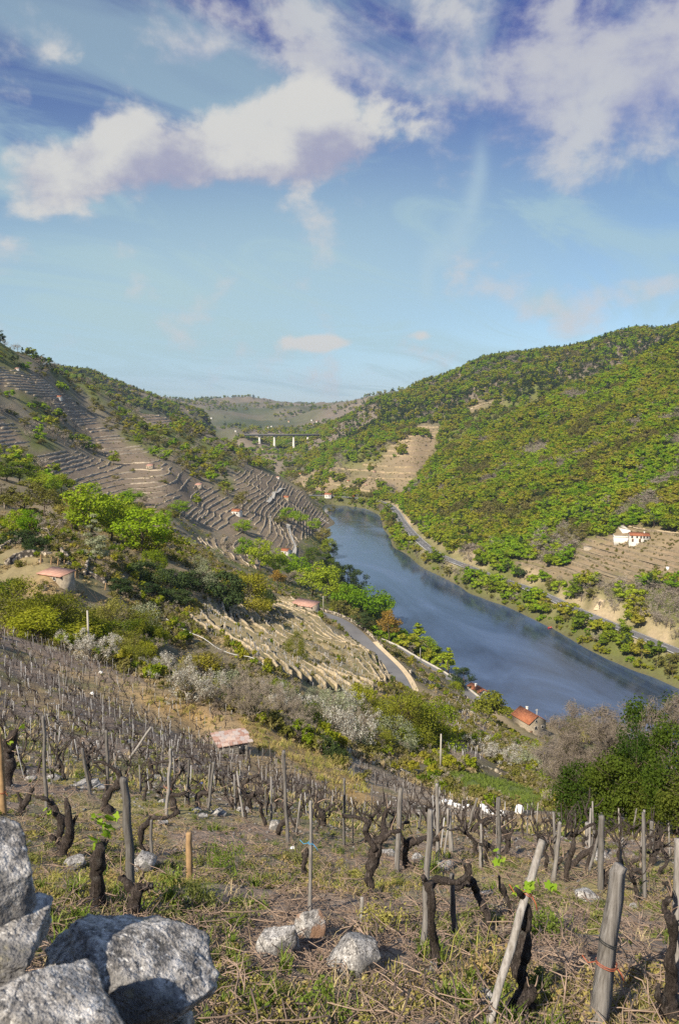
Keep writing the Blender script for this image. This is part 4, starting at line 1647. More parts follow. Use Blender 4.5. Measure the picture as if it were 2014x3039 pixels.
# --- the clump on the left, in front of the terraced hill
CL = 'trees of the clump below the left terraces'
for row in [
    ('oak_tree', 'mid_bright0', 54, 1592, 1508, 'small bright green tree standing on the bank above the ivy at the left edge', 62),
    ('oak_tree', 'mid_bright1', 92, 1602, 1510, 'small bright green tree just right of its twin above the ivy covered bank', 60),
    ('bare_tree', 'mid_bare0', 16, 1512, 1415, 'brown budding tree at the left edge below the terraces', 80),
    ('budding_tree', 'mid_olive0', 68, 1520, 1422, 'olive brown budding tree with a forked trunk near the left edge', 95),
    ('bare_tree', 'mid_bare1', 145, 1606, 1516, 'grey brown leafless tree between the green trees of the left clump', 85),
    ('budding_tree', 'mid_olive1', 140, 1540, 1440, 'pale olive tree behind the leafless grey brown tree', 90),
    ('oak_tree', 'mid_bright2', 128, 1452, 1394, 'round bright green tree at the foot of the upper left terraces', 55),
    ('oak_tree', 'mid_bright0', 160, 1470, 1408, 'bright green tree with a small reddish roof above it', 45),
    ('oak_tree', 'mid_oak0', 185, 1470, 1402, 'dark olive green tree at the right end of the back row of the clump', 62),
    ('oak_tree', 'mid_oak1', 60, 1440, 1368, 'tall green tree in the back row of the clump near the left edge', 95),
    ('oak_tree', 'mid_oak2', 22, 1430, 1375, 'green tree in the back row right at the left edge', 70),
    ('oak_tree', 'mid_bright1', 268, 1600, 1428, 'tall yellow green tree in the middle of the clump, lit by the sun', 125),
    ('oak_tree', 'mid_bright2', 330, 1615, 1462, 'green tree right of the tall yellow green one', 110),
    ('oak_tree', 'mid_oak1', 215, 1580, 1470, 'green tree left of the tall yellow green one', 90),
    ('oak_tree', 'mid_bright0', 372, 1590, 1468, 'yellow green tree behind the large bright tree of the clump', 80),
    ('pine_tree', 'pine', 282, 1674, 1524, 'slender grey green young pine in front of the tree clump', 62),
    ('oak_tree', 'mid_bright1', 425, 1648, 1505, 'large bright green tree at the right end of the clump', 140),
    ('oak_tree', 'mid_oak0', 480, 1662, 1560, 'broad darker green tree leaning over the scrub at the right of the clump', 130),
    ('oak_tree', 'mid_bright2', 386, 1500, 1446, 'round green tree standing behind the clump beside the terraces', 62),
    ('oak_tree', 'mid_oak2', 452, 1560, 1505, 'yellowish green tree behind the right end of the clump', 55),
    ('oak_tree', 'mid_bright0', 487, 1575, 1512, 'narrow green tree behind the broad dark one', 48),
    ('bare_tree', 'mid_bare0', 418, 1512, 1468, 'grey leafless tree beside the boulders above the clump', 45),
    ('oak_tree', 'mid_bright1', 533, 1528, 1484, 'low green tree on the path below the fan of terraces', 55),
    ('budding_tree', 'mid_olive0', 505, 1560, 1500, 'thin brown budding tree right of the clump', 42),
    ('bare_tree', 'mid_bare1', 236, 1560, 1480, 'brown leafless tree inside the clump', 60),
]:
    plant_px(row[0], row[1], row[2], row[3], row[4], row[5], 'tree', CL, row[6])
# --- trees of the left bank
LB = 'trees along the left river bank'
UPB = 14
for row in [
    ('bank_tree', 'mid_bright0', 731, 1672, 1606, 'bright green tree at the left end of the riverside belt', 48),
    ('bank_tree', 'mid_bright1', 774, 1700, 1610, 'tall bright green tree second in the riverside belt', 62),
    ('bank_tree', 'mid_bright2', 812, 1712, 1638, 'bright green tree third in the riverside belt', 52),
    ('bank_tree', 'mid_bright0', 852, 1720, 1655, 'bright green tree below the orange roofed hut on the path', 56),
    ('bank_tree', 'mid_bright1', 892, 1742, 1664, 'bright green tree fifth in the riverside belt', 56),
    ('bank_tree', 'mid_bright2', 925, 1770, 1676, 'large yellow green tree in the middle of the riverside belt', 80),
    ('bank_tree', 'mid_bright0', 972, 1790, 1690, 'large bright green tree above the red roofed riverside building', 78),
    ('bank_tree', 'mid_oak0', 927, 1680, 1634, 'yellow brown tree behind the riverside belt', 42),
    ('bank_tree', 'mid_rust', 824, 1742, 1702, 'low rusty orange tree below the riverside belt', 38),
    ('bank_tree', 'mid_bare0', 848, 1748, 1706, 'pale leafless tree beside the rusty orange one', 40),
    ('bank_tree', 'mid_pine0', 1028, 1782, 1686, 'dark evergreen standing against the water', 60),
    ('bank_tree', 'mid_pine0', 1062, 1800, 1700, 'dark evergreen right of its twin against the water', 50),
    ('bank_tree', 'mid_pine1', 1000, 1770, 1680, 'dark pointed evergreen behind the bright riverside trees', 46),
    ('bank_tree', 'mid_oak1', 967, 1700, 1655, 'dull green tree on the bank below the rocky point', 48),
    ('bank_tree', 'mid_bright1', 1030, 1830, 1745, 'bright green tree beside the lane bend', 70),
    ('bank_tree', 'mid_bright2', 1085, 1850, 1742, 'big round bright green tree against the blue water', 95),
    ('bank_tree', 'mid_bright0', 1132, 1856, 1770, 'bright green tree at the tip of the grove by the lane bend', 62),
    ('bank_shrub', 'mid_pine0', 1075, 1872, 1832, 'low dark green shrub under the grove by the lane bend', 80),
    ('bank_tree', 'mid_rust', 1154, 1906, 1818, 'rusty orange tree beside the lower lane', 52),
    ('bank_tree', 'poplar', 1240, 1936, 1862, 'slender pale green poplar at the water by the lower lane', 46),
    ('bank_tree', 'mid_bright1', 1262, 1950, 1900, 'low light green tree next to the slender poplar', 50),
    ('bank_tree', 'poplar', 1328, 2000, 1936, 'light green young tree near the end of the lower lane', 40),
    ('bank_tree', 'mid_bright2', 1296, 1975, 1935, 'rounded green shrub on the water edge below the lane', 42),
    ('bank_shrub', 'mid_pine0', 1372, 2050, 1996, 'dark round bush at the water beside the small white house', 62),
    ('bank_tree', 'mid_bright1', 935, 1580, 1543, 'green tree on the rocky shore of the bend', 32),
    ('bank_tree', 'mid_oak2', 956, 1612, 1570, 'green tree leaning over the bend of the river', 40),
    ('bank_tree', 'mid_oak0', 975, 1650, 1600, 'dull green tree on the steep shore below the path', 42),
    ('bank_tree', 'mid_pine0', 988, 1660, 1618, 'dark tree standing alone at the water edge', 26),
    ('bank_tree', 'mid_bright0', 854, 1552, 1508, 'round bright green tree beside the path to the river', 45),
    ('bank_tree', 'mid_olive0', 834, 1560, 1535, 'yellow brown bush left of the path to the river', 36),
    ('bank_tree', 'mid_olive1', 718, 1512, 1460, 'tall olive green tree behind the white hut with orange roof', 42),
    ('bank_tree', 'mid_bright1', 722, 1584, 1546, 'round green tree on the slope below the white hut', 44),
    ('bank_tree', 'mid_bare1', 672, 1640, 1598, 'brown leafless tree left of the riverside belt', 40),
    ('bank_tree', 'mid_olive0', 985, 1530, 1505, 'small green tree at the tip of the rocky point', 22),
    ('bank_tree', 'mid_bright2', 895, 1560, 1520, 'yellowish tree on the slope above the rocky shore', 30),
]:
    plant_px(row[0], row[1], row[2], row[3], row[4] - (UPB if row[3] > 1660 else 5), row[5], 'tree' if 'tree' in row[0] else 'shrub', LB, row[6] * 1.12)
plant_px('magnolia_tree', 'magnolia', 1452, 2140, 2052, 'round glossy evergreen tree between the two riverside houses', 'tree', None, 92)
# --- shrubs in the hollow between the vineyard and the terraces
HB = 'shrubs in the hollow below the vineyard'
for row in [
    ('broom_shrub', 'broom0', 45, 1868, 1685, 'big yellow green broom at the left edge with pale flowering tips', 230),
    ('broom_shrub', 'broom1', 185, 1888, 1715, 'big yellow green broom in front of the red roofed hut', 200),
    ('broom_shrub', 'broom0', 320, 1905, 1738, 'yellow green broom right of the red roofed hut', 190),
    ('broom_shrub', 'broom1', 420, 1905, 1790, 'yellow green broom at the right end of the big thicket', 130),
    ('green_shrub', 'bush_green0', 120, 1905, 1810, 'dark green undergrowth under the broom thicket', 230),
    ('green_shrub', 'bush_green1', 290, 1935, 1835, 'dark green undergrowth beside the white blossom at the vineyard corner', 170),
    ('blossom_shrub', 'bush_blossom0', 285, 1965, 1858, 'white flowering shrub at the upper corner of the vineyard', 160),
    ('green_shrub', 'broom1', 400, 1990, 1892, 'soft green shrub right of the first white blossom', 130),
    ('blossom_shrub', 'bush_blossom1', 468, 2010, 1918, 'thin white flowering shrub with long upright shoots', 80),
    ('blossom_shrub', 'bush_blossom0', 590, 2085, 1945, 'large pinkish white flowering shrub in the middle of the hedge', 200),
    ('bare_shrub', 'bush_bare0', 730, 2112, 1985, 'grey leafless shrub right of the large white blossom', 190),
    ('bare_shrub', 'bush_bare1', 840, 2140, 2010, 'grey leafless shrub speckled with buds', 170),
    ('bare_shrub', 'bush_bare0', 660, 2100, 2010, 'low grey leafless shrub touching the large white blossom', 120),
    ('green_shrub', 'bush_green0', 915, 2172, 2075, 'narrow green shrub between leafless ones', 80),
    ('blossom_shrub', 'bush_blossom1', 1055, 2225, 2052, 'greyish white flowering shrub left of the big yellow green one', 190),
    ('broom_shrub', 'broom0', 1190, 2195, 2008, 'big yellow green shrub with a sunlit top below the lane', 230),
    ('green_shrub', 'bush_green1', 1285, 2200, 2075, 'green shrub on the right flank of the big yellow green one', 150),
    ('pale_shrub', 'bush_pale0', 1160, 2225, 2120, 'grey green shrub under the big yellow green one', 150),
    ('green_shrub', 'bush_dark0', 968, 2245, 2182, 'low dark shrub at the edge of the straw coloured grass', 66),
    ('green_shrub', 'bush_dark1', 1010, 2262, 2215, 'small dark shrub beside the pale track of vines', 50),
    ('pale_shrub', 'bush_blossom0', 1475, 2265, 2185, 'pale flowering shrub above the green meadow', 150),
    ('pale_shrub', 'bush_pale1', 1565, 2280, 2195, 'grey green shrub between the meadow and the stone house', 130),
    ('green_shrub', 'bush_green0', 1350, 2055, 2022, 'small round shrub on the sunlit wall by the lane', 42),
    ('green_shrub', 'broom0', 880, 1955, 1855, 'single yellow green bush among the sunlit terraces', 72),
]:
    plant_px(row[0], row[1], row[2], row[3], row[4], row[5], 'shrub', HB, row[6])
# more of the same thicket, filling the hollow
HEDGE = [(-60, 1850), (110, 1885), (270, 1945), (430, 2010), (580, 2075), (740, 2132), (960, 2240), (1060, 2228), (1290, 2205), (1230, 2080), (1100, 2070), (880, 2075), (700, 2010), (480, 1895), (300, 1830), (-60, 1790)]
KINDS = {'broom': ('broom_shrub', 'yellow green broom'), 'bush_green': ('green_shrub', 'dull green shrub'), 'bush_bare': ('bare_shrub', 'grey leafless shrub'), 'bush_blossom': ('blossom_shrub', 'white flowering shrub'), 'bush_pale': ('pale_shrub', 'grey green shrub')}
n_h = 0
while n_h < 64:
    hx, hy = rng.uniform(-60, 1290), rng.uniform(1790, 2240)
    if not inside(HEDGE, np.array([hx]), np.array([hy]))[0]:
        continue
    n_h += 1
    if hx < 420:
        kd = rng.choice(['broom', 'bush_green', 'broom', 'bush_pale'])
    elif hx < 1000:
        kd = rng.choice(['bush_bare', 'bush_bare', 'bush_bare', 'bush_blossom', 'bush_green', 'bush_pale'])
    else:
        kd = rng.choice(['bush_green', 'broom', 'bush_pale', 'bush_bare'])
    wh = 'left part' if hx < 420 else 'middle' if hx < 1000 else 'right part'
    hh = rng.uniform(55, 105)
    plant_px(KINDS[kd][0], kd + str(rng.integers(0, 2)), hx, hy, hy - hh, KINDS[kd][1] + ' filling the ' + wh + ' of the thicket below the vineyard', 'shrub', 'thicket below the vineyard, ' + wh, hh * rng.uniform(1.1, 1.6))
# --- dark scrub below the clump
DS = 'scrub below the tree clump'
for row in [
    ('dark_shrub', 'bush_dark0', 560, 1762, 1690, 'dark shrub left of the grey green one above the terraced block', 110),
    ('pale_shrub', 'bush_pale0', 600, 1735, 1675, 'grey green shrub in the dark scrub above the terraced block', 80),
    ('dark_shrub', 'bush_dark1', 660, 1790, 1690, 'large dark green shrub in the scrub above the terraced block', 140),
    ('dark_shrub', 'bush_green0', 735, 1805, 1700, 'brownish green shrub at the right end of the dark scrub', 120),
    ('dark_shrub', 'bush_dark0', 500, 1740, 1685, 'dark shrub under the broad tree of the clump', 100),
    ('dark_shrub', 'bush_dark1', 420, 1720, 1660, 'dark shrub on the shady bank under the bright trees', 120),
    ('dark_shrub', 'bush_dark0', 790, 1808, 1748, 'low dark shrub at the top corner of the terraced block', 80),
    ('green_shrub', 'bush_green1', 455, 1690, 1625, 'green shrub under the large bright tree', 70),
    ('dark_shrub', 'bush_dark1', 345, 1750, 1715, 'dark hedge on the terrace edge, left end', 120),
    ('dark_shrub', 'bush_dark0', 430, 1765, 1728, 'dark hedge on the terrace edge, middle', 120),
    ('dark_shrub', 'bush_dark1', 520, 1785, 1748, 'dark hedge on the terrace edge, right end', 120),
    ('dark_shrub', 'bush_dark0', 60, 1612, 1572, 'ivy covered bank at the left edge below the small green trees', 130),
    ('dark_shrub', 'bush_dark1', 110, 1632, 1590, 'ivy mound right of the ivy covered bank', 80),
    ('pale_shrub', 'bush_pale1', 560, 1620, 1590, 'pale grey green bush on the slope right of the clump', 50),
    ('pale_shrub', 'bush_pale0', 640, 1660, 1620, 'pale bush on the path above the riverside belt', 46),
    ('pale_shrub', 'bush_pale1', 590, 1690, 1640, 'whitish bush between the scrub and the riverside belt', 70),
    ('dark_shrub', 'bush_green1', 690, 1750, 1700, 'green shrub behind the dark scrub', 80),
]:
    plant_px(row[0], row[1], row[2], row[3], row[4], row[5], 'shrub', DS, row[6])
# --- trees at the right edge, below the vineyard
RT = 'trees at the right below the vineyard'
for row in [
    ('bare_tree', 'big_bare0', 1648, 2440, 2106, 'tall dark leafless tree standing in front of the river', 250),
    ('bare_tree', 'big_bare1', 1745, 2448, 2085, 'grey leafless tree right of the tall dark one', 220),
    ('bare_tree', 'big_bare2', 1830, 2440, 2110, 'grey leafless tree between the green thicket and the water', 200),
    ('green_tree', 'big_green0', 1935, 2448, 2056, 'tall fresh green tree near the right edge', 230),
    ('green_tree', 'big_shrub0', 1715, 2440, 2260, 'dense green bush between the leafless trees', 170),
    ('green_tree', 'big_shrub1', 1820, 2455, 2215, 'tall dense green bush in the middle of the right thicket', 190),
    ('green_tree', 'big_shrub0', 1930, 2470, 2320, 'dark green bush at the foot of the tall fresh green tree', 200),
    ('bare_tree', 'big_bare1', 1995, 2475, 2075, 'large leafless tree with pale spreading branches at the right edge', 280),
    ('green_tree', 'big_green1', 1872, 2460, 2140, 'fresh green tree left of the tallest one at the right', 150),
    ('green_tree', 'big_green0', 2005, 2478, 2120, 'green tree cut by the right border above the vineyard', 190),
    ('bare_tree', 'big_bare2', 1895, 2462, 2210, 'small leafless tree inside the right thicket', 150),
    ('green_tree', 'big_shrub1', 2060, 2480, 2280, 'green bush at the right border of the picture', 200),
    ('bare_tree', 'big_bare2', 1690, 2350, 2150, 'leafless tree behind the tall dark one', 190),
]:
    plant_px(row[0], row[1], row[2], row[3], row[4], row[5], 'tree', RT, row[6], -3.0 if 'green' in row[0] else 1.5)


# ------------------------------------------------------------------ woodland on the hillsides
def woodland():
    sx = np.arange(-900, 1250, 4.7)
    sy = np.arange(255, 1750, 4.7)
    X, Y = np.meshgrid(sx, sy)
    X, Y = X.ravel() + rng.uniform(-2.1, 2.1, X.size), Y.ravel() + rng.uniform(-2.1, 2.1, X.size)
    k = np.abs(X / Y) < 0.56
    X, Y = X[k], Y[k]
    k = (Y < 1020) | (rng.random(len(X)) < 0.62)
    X, Y = X[k], Y[k]
    Z = grid_z(X, Y)
    px, py = to_pix(X, Y, Z)
    ok = Z > 2.0
    for path, d in ((PATH_R, 7.5), (PATH_UP, 7), (PATH_LOW, 6)):
        for a in resample(path, 5):
            ok &= np.hypot(X - a[0], Y - a[1]) > d
    wob = fbm(X / 25, Y / 25, 61, 3) * 22
    tan = in_any('tan', px + wob, py) & (Y < 1500)
    terr = in_any('terr', px + wob * 0.6, py) & (Y > 250)
    left = (px < 1000) & (Y < 1000) & ~((px > 850) & (Y > 960))
    right = ~left
    dens = fbm(X / 45, Y / 45, 62, 4)
    keep = ok & ~tan & ~terr
    keep &= ~(left & (py > 1555)) & ~((px < 1700) & (Y < 330))
    # on the left hill: belts of trees, on the ridge and between the terraces
    belt = inside([(-400, 900), (0, 1000), (160, 1080), (300, 1130), (420, 1200), (560, 1250), (700, 1330), (820, 1400), (780, 1395), (693, 1402), (690, 1490), (640, 1450), (560, 1410), (440, 1350), (330, 1285), (250, 1225), (180, 1160), (100, 1110), (0, 1082), (-400, 1000)], px, py)
    belt |= inside([(-400, 1110), (0, 1155), (64, 1175), (150, 1205), (200, 1245), (280, 1310), (300, 1345), (200, 1335), (100, 1320), (40, 1258), (0, 1225), (-400, 1190)], px, py)
    belt |= inside([(-400, 1360), (60, 1350), (150, 1400), (200, 1445), (320, 1500), (300, 1560), (-400, 1560)], px, py)
    keep &= ~left | belt | (rng.random(len(X)) < 0.12)
    keep &= ~left | ((dens > -0.38) & (rng.random(len(X)) < 0.34))
    # scattered trees in the bare vineyards
    keep |= ok & tan & (fbm(X / 28, Y / 28, 63, 3) > 0.17) & (Y > 850)
    keep |= ok & terr & (rng.random(len(X)) < 0.006)
    far_open = (Y > 1150) & (fbm(X / 180, Y / 180, 21, 5) > 0.12)
    keep &= ~(far_open & (rng.random(len(X)) < 0.75) & (px < 1120))
    X, Y, Z, px, py, left, dens = (a[keep] for a in (X, Y, Z, px, py, left, dens))
    n = len(X)
    keys = ['oak0', 'oak1', 'oak2', 'oak3', 'bright0', 'bright1', 'darkpine0', 'darkpine1', 'greytree0', 'greytree1', 'olive0', 'olive1', 'scrub0', 'scrub1']
    r1 = rng.random(n)
    typ = np.zeros(n, int)
    spots = fbm(X / 60, Y / 60, 71, 4)
    spot2 = fbm(X / 33, Y / 33, 72, 4)
    typ = rng.integers(0, 4, n)
    typ = np.where((r1 < 0.72) & (spots > 0.10), 4 + rng.integers(0, 2, n), typ)
    typ = np.where((r1 < 0.12), 4 + rng.integers(0, 2, n), typ)
    typ = np.where((spot2 > 0.34) | (r1 > 0.95), 8 + rng.integers(0, 2, n), typ)
    typ = np.where((spot2 < -0.27) | ((r1 > 0.83) & (r1 < 0.86)), 10 + rng.integers(0, 2, n), typ)
    typ = np.where((r1 > 0.865) & (r1 < 0.895), 6 + rng.integers(0, 2, n), typ)
    # dark belt of the second hill, dark ridge on the left, grey trees above the cutting
    dk = inside([(1100, 1200), (1300, 1190), (1500, 1130), (1700, 1100), (1900, 1010), (2014, 990), (2014, 1040), (1840, 1085), (1700, 1140), (1560, 1180), (1430, 1170), (1330, 1215), (1150, 1270), (1000, 1320), (1000, 1280)], px, py)
    typ = np.where(dk & (rng.random(n) < 0.5), 6 + rng.integers(0, 2, n), typ)
    typ = np.where((Y > 1010) & ~left & (py < 1260) & (rng.random(n) < 0.28), 6 + rng.integers(0, 2, n), typ)
    rd = (px < 330) & (py < 1150) & left
    typ = np.where(rd & (rng.random(n) < 0.55), 6 + rng.integers(0, 2, n), typ)
    gr = inside([(1760, 1735), (2014, 1745), (2400, 1780), (2400, 1950), (2014, 1885), (1850, 1830), (1780, 1790)], px, py)
    gr |= inside([(1560, 1600), (1680, 1560), (1720, 1600), (1690, 1660), (1600, 1680)], px, py)
    typ = np.where(gr & (rng.random(n) < 0.75), 8 + rng.integers(0, 2, n), typ)
    lo = left & (rng.random(n) < 0.35)
    typ = np.where(lo, 12 + rng.integers(0, 2, n), typ)
    lg = left & ~lo & (rng.random(n) < 0.45)
    typ = np.where(lg, rng.choice([8, 9, 10, 11], n), typ)
    scl = rng.uniform(0.70, 1.25, n)
    rz = rng.uniform(0, 6.28, n)
    # strip of trees between road and water
    sp = resample(PATH_R, 2.7)
    t = np.gradient(sp[:, :2], axis=0)
    t /= np.linalg.norm(t, axis=1)[:, None]
    ax, ay, asc, aty = [], [], [], []
    for row, (d0, d1) in enumerate(((6.5, 9), (10, 14), (15, 22), (22, 34))):
        q = sp[:, :2] - np.column_stack((t[:, 1], -t[:, 0])) * rng.uniform(d0, d1, len(sp))[:, None]
        ax.append(q[:, 0])
        ay.append(q[:, 1])
        asc.append(rng.uniform(0.14, 0.26, len(q)) if row < 1 else rng.uniform(0.22, 0.42, len(q)) if row < 2 else rng.uniform(0.32, 0.62, len(q)) if row < 3 else rng.uniform(0.4, 0.85, len(q)))
        aty.append(rng.choice([0, 1, 2, 3, 4, 5, 10, 11, 12, 13, 8], len(q)))
    ax, ay, asc, aty = map(np.concatenate, (ax, ay, asc, aty))
    az = grid_z(ax, ay)
    k = (az > 0.25) & (az < RZ + 1) & (np.abs(ax / ay) < 0.56) & (rng.random(len(ax)) < 0.92)
    ax, ay, az, asc, aty = (a[k] for a in (ax, ay, az, asc, aty))
    asc = np.minimum(asc, np.clip((RZ + 2.8 - az) / 7.6, 0.16, 1.0))      # kept low enough to leave the road in view
    X, Y, Z = np.append(X, ax), np.append(Y, ay), np.append(Z, az)
    typ, scl = np.append(typ, aty), np.append(scl, asc)
    rz = np.append(rz, rng.uniform(0, 6.28, len(ax)))
    strip = np.append(np.zeros(n, bool), np.ones(len(ax), bool))
    left = np.append(left, np.zeros(len(ax), bool))
    n = len(X)
    # which ones show largest in the photograph
    px, py = to_pix(X, Y, Z + 5 * scl)
    vis = (px > 10) & (px < 2004)
    for f in np.linspace(0.02, 0.985, 90):
        vis &= grid_z(X * f, Y * f) < CAMZ + (Z + 5 * scl - CAMZ) * f + 0.3
    size = np.where(vis, scl / Y, 0) * np.where(typ >= 12, 0.3, 1)
    order = np.argsort(-size)
    big = order[:300]
    kind_word = {0: ('oak_tree', 'round green oak'), 4: ('oak_tree', 'round vivid green oak'), 6: ('pine_tree', 'dark green pine'), 8: ('bare_tree', 'grey leafless tree'), 10: ('budding_tree', 'olive brown budding tree'), 12: ('scrub_bush', 'low olive scrub bush')}
    for i in big:
        key = keys[typ[i]]
        base = 0 if typ[i] < 4 else typ[i] - typ[i] % 2
        nm, wd = kind_word[base]
        where = 'between the main road and the river' if strip[i] else 'on the terraced left hill' if left[i] else 'on the slope above the main road'
        root = empty(nm, (X[i], Y[i], Z[i] - 0.2), (0, 0, rz[i]), (scl[i] * 1.18, scl[i] * 1.18, scl[i] * 0.88))
        wx, wy = float(px[i]), float(py[i])
        if strip[i] or not left[i]:
            zone = ', far end' if wx < 1300 else ', below the spur' if wx < 1500 else ', middle part' if wx < 1650 else ', left of farmhouse' if wx < 1850 else ', right border'
        else:
            zone = ', high up' if wy < 1250 else ', lower left' if wx < 350 else ', lower right'
        tag(root, wd + ' ' + where + zone, 'shrub' if base == 12 else 'tree', 'woodland trees ' + where + zone)
        link('trunk', TREE[key][0], root)
        link('crown', TREE[key][1], root)
    rest = np.ones(n, bool)
    rest[big] = False
    src = []
    for kx in keys:
        # trunk and crown joined for the mass of the wood
        tr, cr = TREE[kx][0], TREE[kx][1]
        j = bpy.data.meshes.new('wood_' + kx)
        bm = bmesh.new()
        bm.from_mesh(tr)
        nf = len(bm.faces)
        bm.from_mesh(cr)
        bm.faces.ensure_lookup_table()
        for fi in range(nf, len(bm.faces)):
            bm.faces[fi].material_index = 1
        bm.to_mesh(j)
        bm.free()
        j.materials.append(tr.materials[0])
        j.materials.append(cr.materials[0])
        src.append(source(j))
    P3 = np.column_stack((X, Y, Z - 0.2))
    for nm, lb, sel in (('woodland', 'unbroken spring woodland covering the hillside right of the river', rest & ~left & (Y < 1150)),
                        ('woodland', 'belts of trees and scrub between the terraces of the left hill', rest & left),
                        ('woodland', 'distant woods on the hills behind the bridge and along the far crest', rest & ~left & (Y >= 1150))):
        scatter(nm, lb, 'woodland', P3[sel], rz[sel], scl[sel, None] * np.array((1.18, 1.18, 0.88)), typ[sel], src)
    print('WOODLAND', n, int(vis.sum()))
    # far plateau
    m = 4200
    u = rng.uniform(-0.3, 0.1, m)
    yy = rng.uniform(1750, 3650, m)
    xx = u * yy
    fz = fbm(xx / 150, yy / 150, 81, 4)
    k = fz > 0.05
    xx, yy = xx[k], yy[k]
    zz = grid_z(xx, yy)
    k = zz > 3
    xx, yy, zz = xx[k], yy[k], zz[k]
    scatter('woodland', 'specks of far trees on the bluish plateau at the head of the valley', 'woodland', np.column_stack((xx, yy, zz - 0.5)), rng.uniform(0, 6.28, len(xx)), rng.uniform(0.8, 1.8, len(xx)), rng.choice([0, 1, 2, 3, 6, 10], len(xx)), src)
    # the row of trees on the plateau's skyline
    for q, pxx in enumerate((628, 640, 655, 716, 722, 730, 737, 744, 752, 758, 764, 770, 783, 795, 801, 540, 548, 600, 852, 925, 960)):
        x, y, z = None, 3580.0, None
        u, t = pix_dir(pxx, 1190)
        x = float(u) * y
        r = empty('skyline_tree', (x, y, gz(x, y) - 1), (0, 0, q * 1.3), rng.uniform(1.4, 2.3))
        tag(r, 'tiny dark tree in the row on the far plateau skyline', 'tree', 'row of trees on the far skyline')
        link('trunk', TREE['darkpine0'][0], r)
        link('crown', TREE['darkpine0'][1], r)
    return src


WOOD_SRC = woodland()


def low_scrub():
    """dry grass, brambles and seedlings on the open slopes between the vineyard and the river"""
    m = 85000
    Y = np.sqrt(rng.uniform(62 ** 2, 900 ** 2, m)) ** 1.0
    Y = np.where(rng.random(m) < 0.6, rng.uniform(62, 330, m), Y)
    X = rng.uniform(-0.56, 0.4, m) * Y
    Z = grid_z(X, Y)
    px, py = to_pix(X, Y, Z)
    ok = (Z > 1) & (px < 1700) & ((py > 1480) | in_any('terr', px, py))
    for key in ('grass', 'straw', 'strip'):
        ok &= ~in_any(key, px, py)
    ok &= ~inside([(-500, 1840), (0, 1868), (270, 1956), (424, 2018), (578, 2082), (738, 2138), (963, 2248), (1100, 2335), (1300, 2420), (2400, 2520), (2400, 4000), (-500, 4000)], px, py)
    ok &= ~((px > 1000) & (Y > 330))
    ok &= ~(in_any('block', px, py) & (rng.random(m) < 0.6))
    for path, d in ((PATH_UP, 5.5), (PATH_LOW, 5)):
        for a in resample(path, 4):
            ok &= np.hypot(X - a[0], Y - a[1]) > d
    ok &= fbm(X / 11, Y / 11, 77, 4) + rng.normal(size=m) * 0.15 > -0.05
    X, Y, Z, px, py = X[ok], Y[ok], Z[ok], px[ok], py[ok]
    Z = on_beds(X, Y, Z)
    keys = ['scrub0', 'scrub1', 'greytree0', 'oak0', 'tussock0', 'tussock1']
    for k in range(2):
        r_ = np.random.default_rng(990 + k)
        c, rad = crown_clumps(r_, 8, 1.1, 0.6, 0, 'bush')
        V, Fc = leaf_quads(c, rad, 170, 0.20, r_, up=0.1, shell=0.0, aspect=0.14)
        TREE['tussock%d' % k] = (None, mesh_np('tussock', V, Fc, MATS['grass_dry']))
    n = len(X)
    t = rng.choice(6, n, p=[0.14, 0.14, 0.08, 0.05, 0.30, 0.29])
    sc = rng.uniform(0.25, 0.6, n) * np.where(t >= 4, 1.8, np.where(t >= 2, 0.5, 1.0))
    neat = in_any('block', px, py) | in_any('terr', px, py)
    sc = np.where(neat, sc * 0.55, sc)
    scatter('scrub', 'low scrub and dry grass on the rough slopes between the vineyard and the river', 'scrub', np.column_stack((X, Y, Z - 0.05)), rng.uniform(0, 6.28, n), sc, t, [source(TREE[k][1]) for k in keys])


low_scrub()


def far_vines():
    """specks of vines and broom on the tan vineyards of the right bank"""
    m = 40000
    Y = rng.uniform(380, 1300, m)
    X = rng.uniform(-0.06, 0.45, m) * Y
    Z = grid_z(X, Y)
    px, py = to_pix(X, Y, Z)
    ok = in_any('tan', px, py) & (Z > RZ + 1) & (fbm(X / 14, Y / 14, 79, 4) + rng.normal(size=m) * 0.2 > 0.12)
    X, Y, Z = X[ok], Y[ok], Z[ok]
    n = len(X)
    t = rng.choice(4, n, p=[0.35, 0.3, 0.2, 0.15])
    scatter('vine_rows', 'specks of bare vines and tufts over the tan vineyards of the right bank', 'vines', np.column_stack((X, Y, Z - 0.05)), rng.uniform(0, 6.28, n), rng.uniform(0.3, 0.6, n) * np.where(t < 2, 1.0, np.where(t == 2, 0.22, 1.0)), t, [source(TREE[k][1]) for k in ('scrub0', 'scrub1', 'greytree0', 'tussock0')])


far_vines()

# ------------------------------------------------------------------ buildings, bridge, poles
BOXW = MB().box(-0.5, 0.5, -0.04, 0.06, 0, 1).mesh('window', MATS['window_dark'])


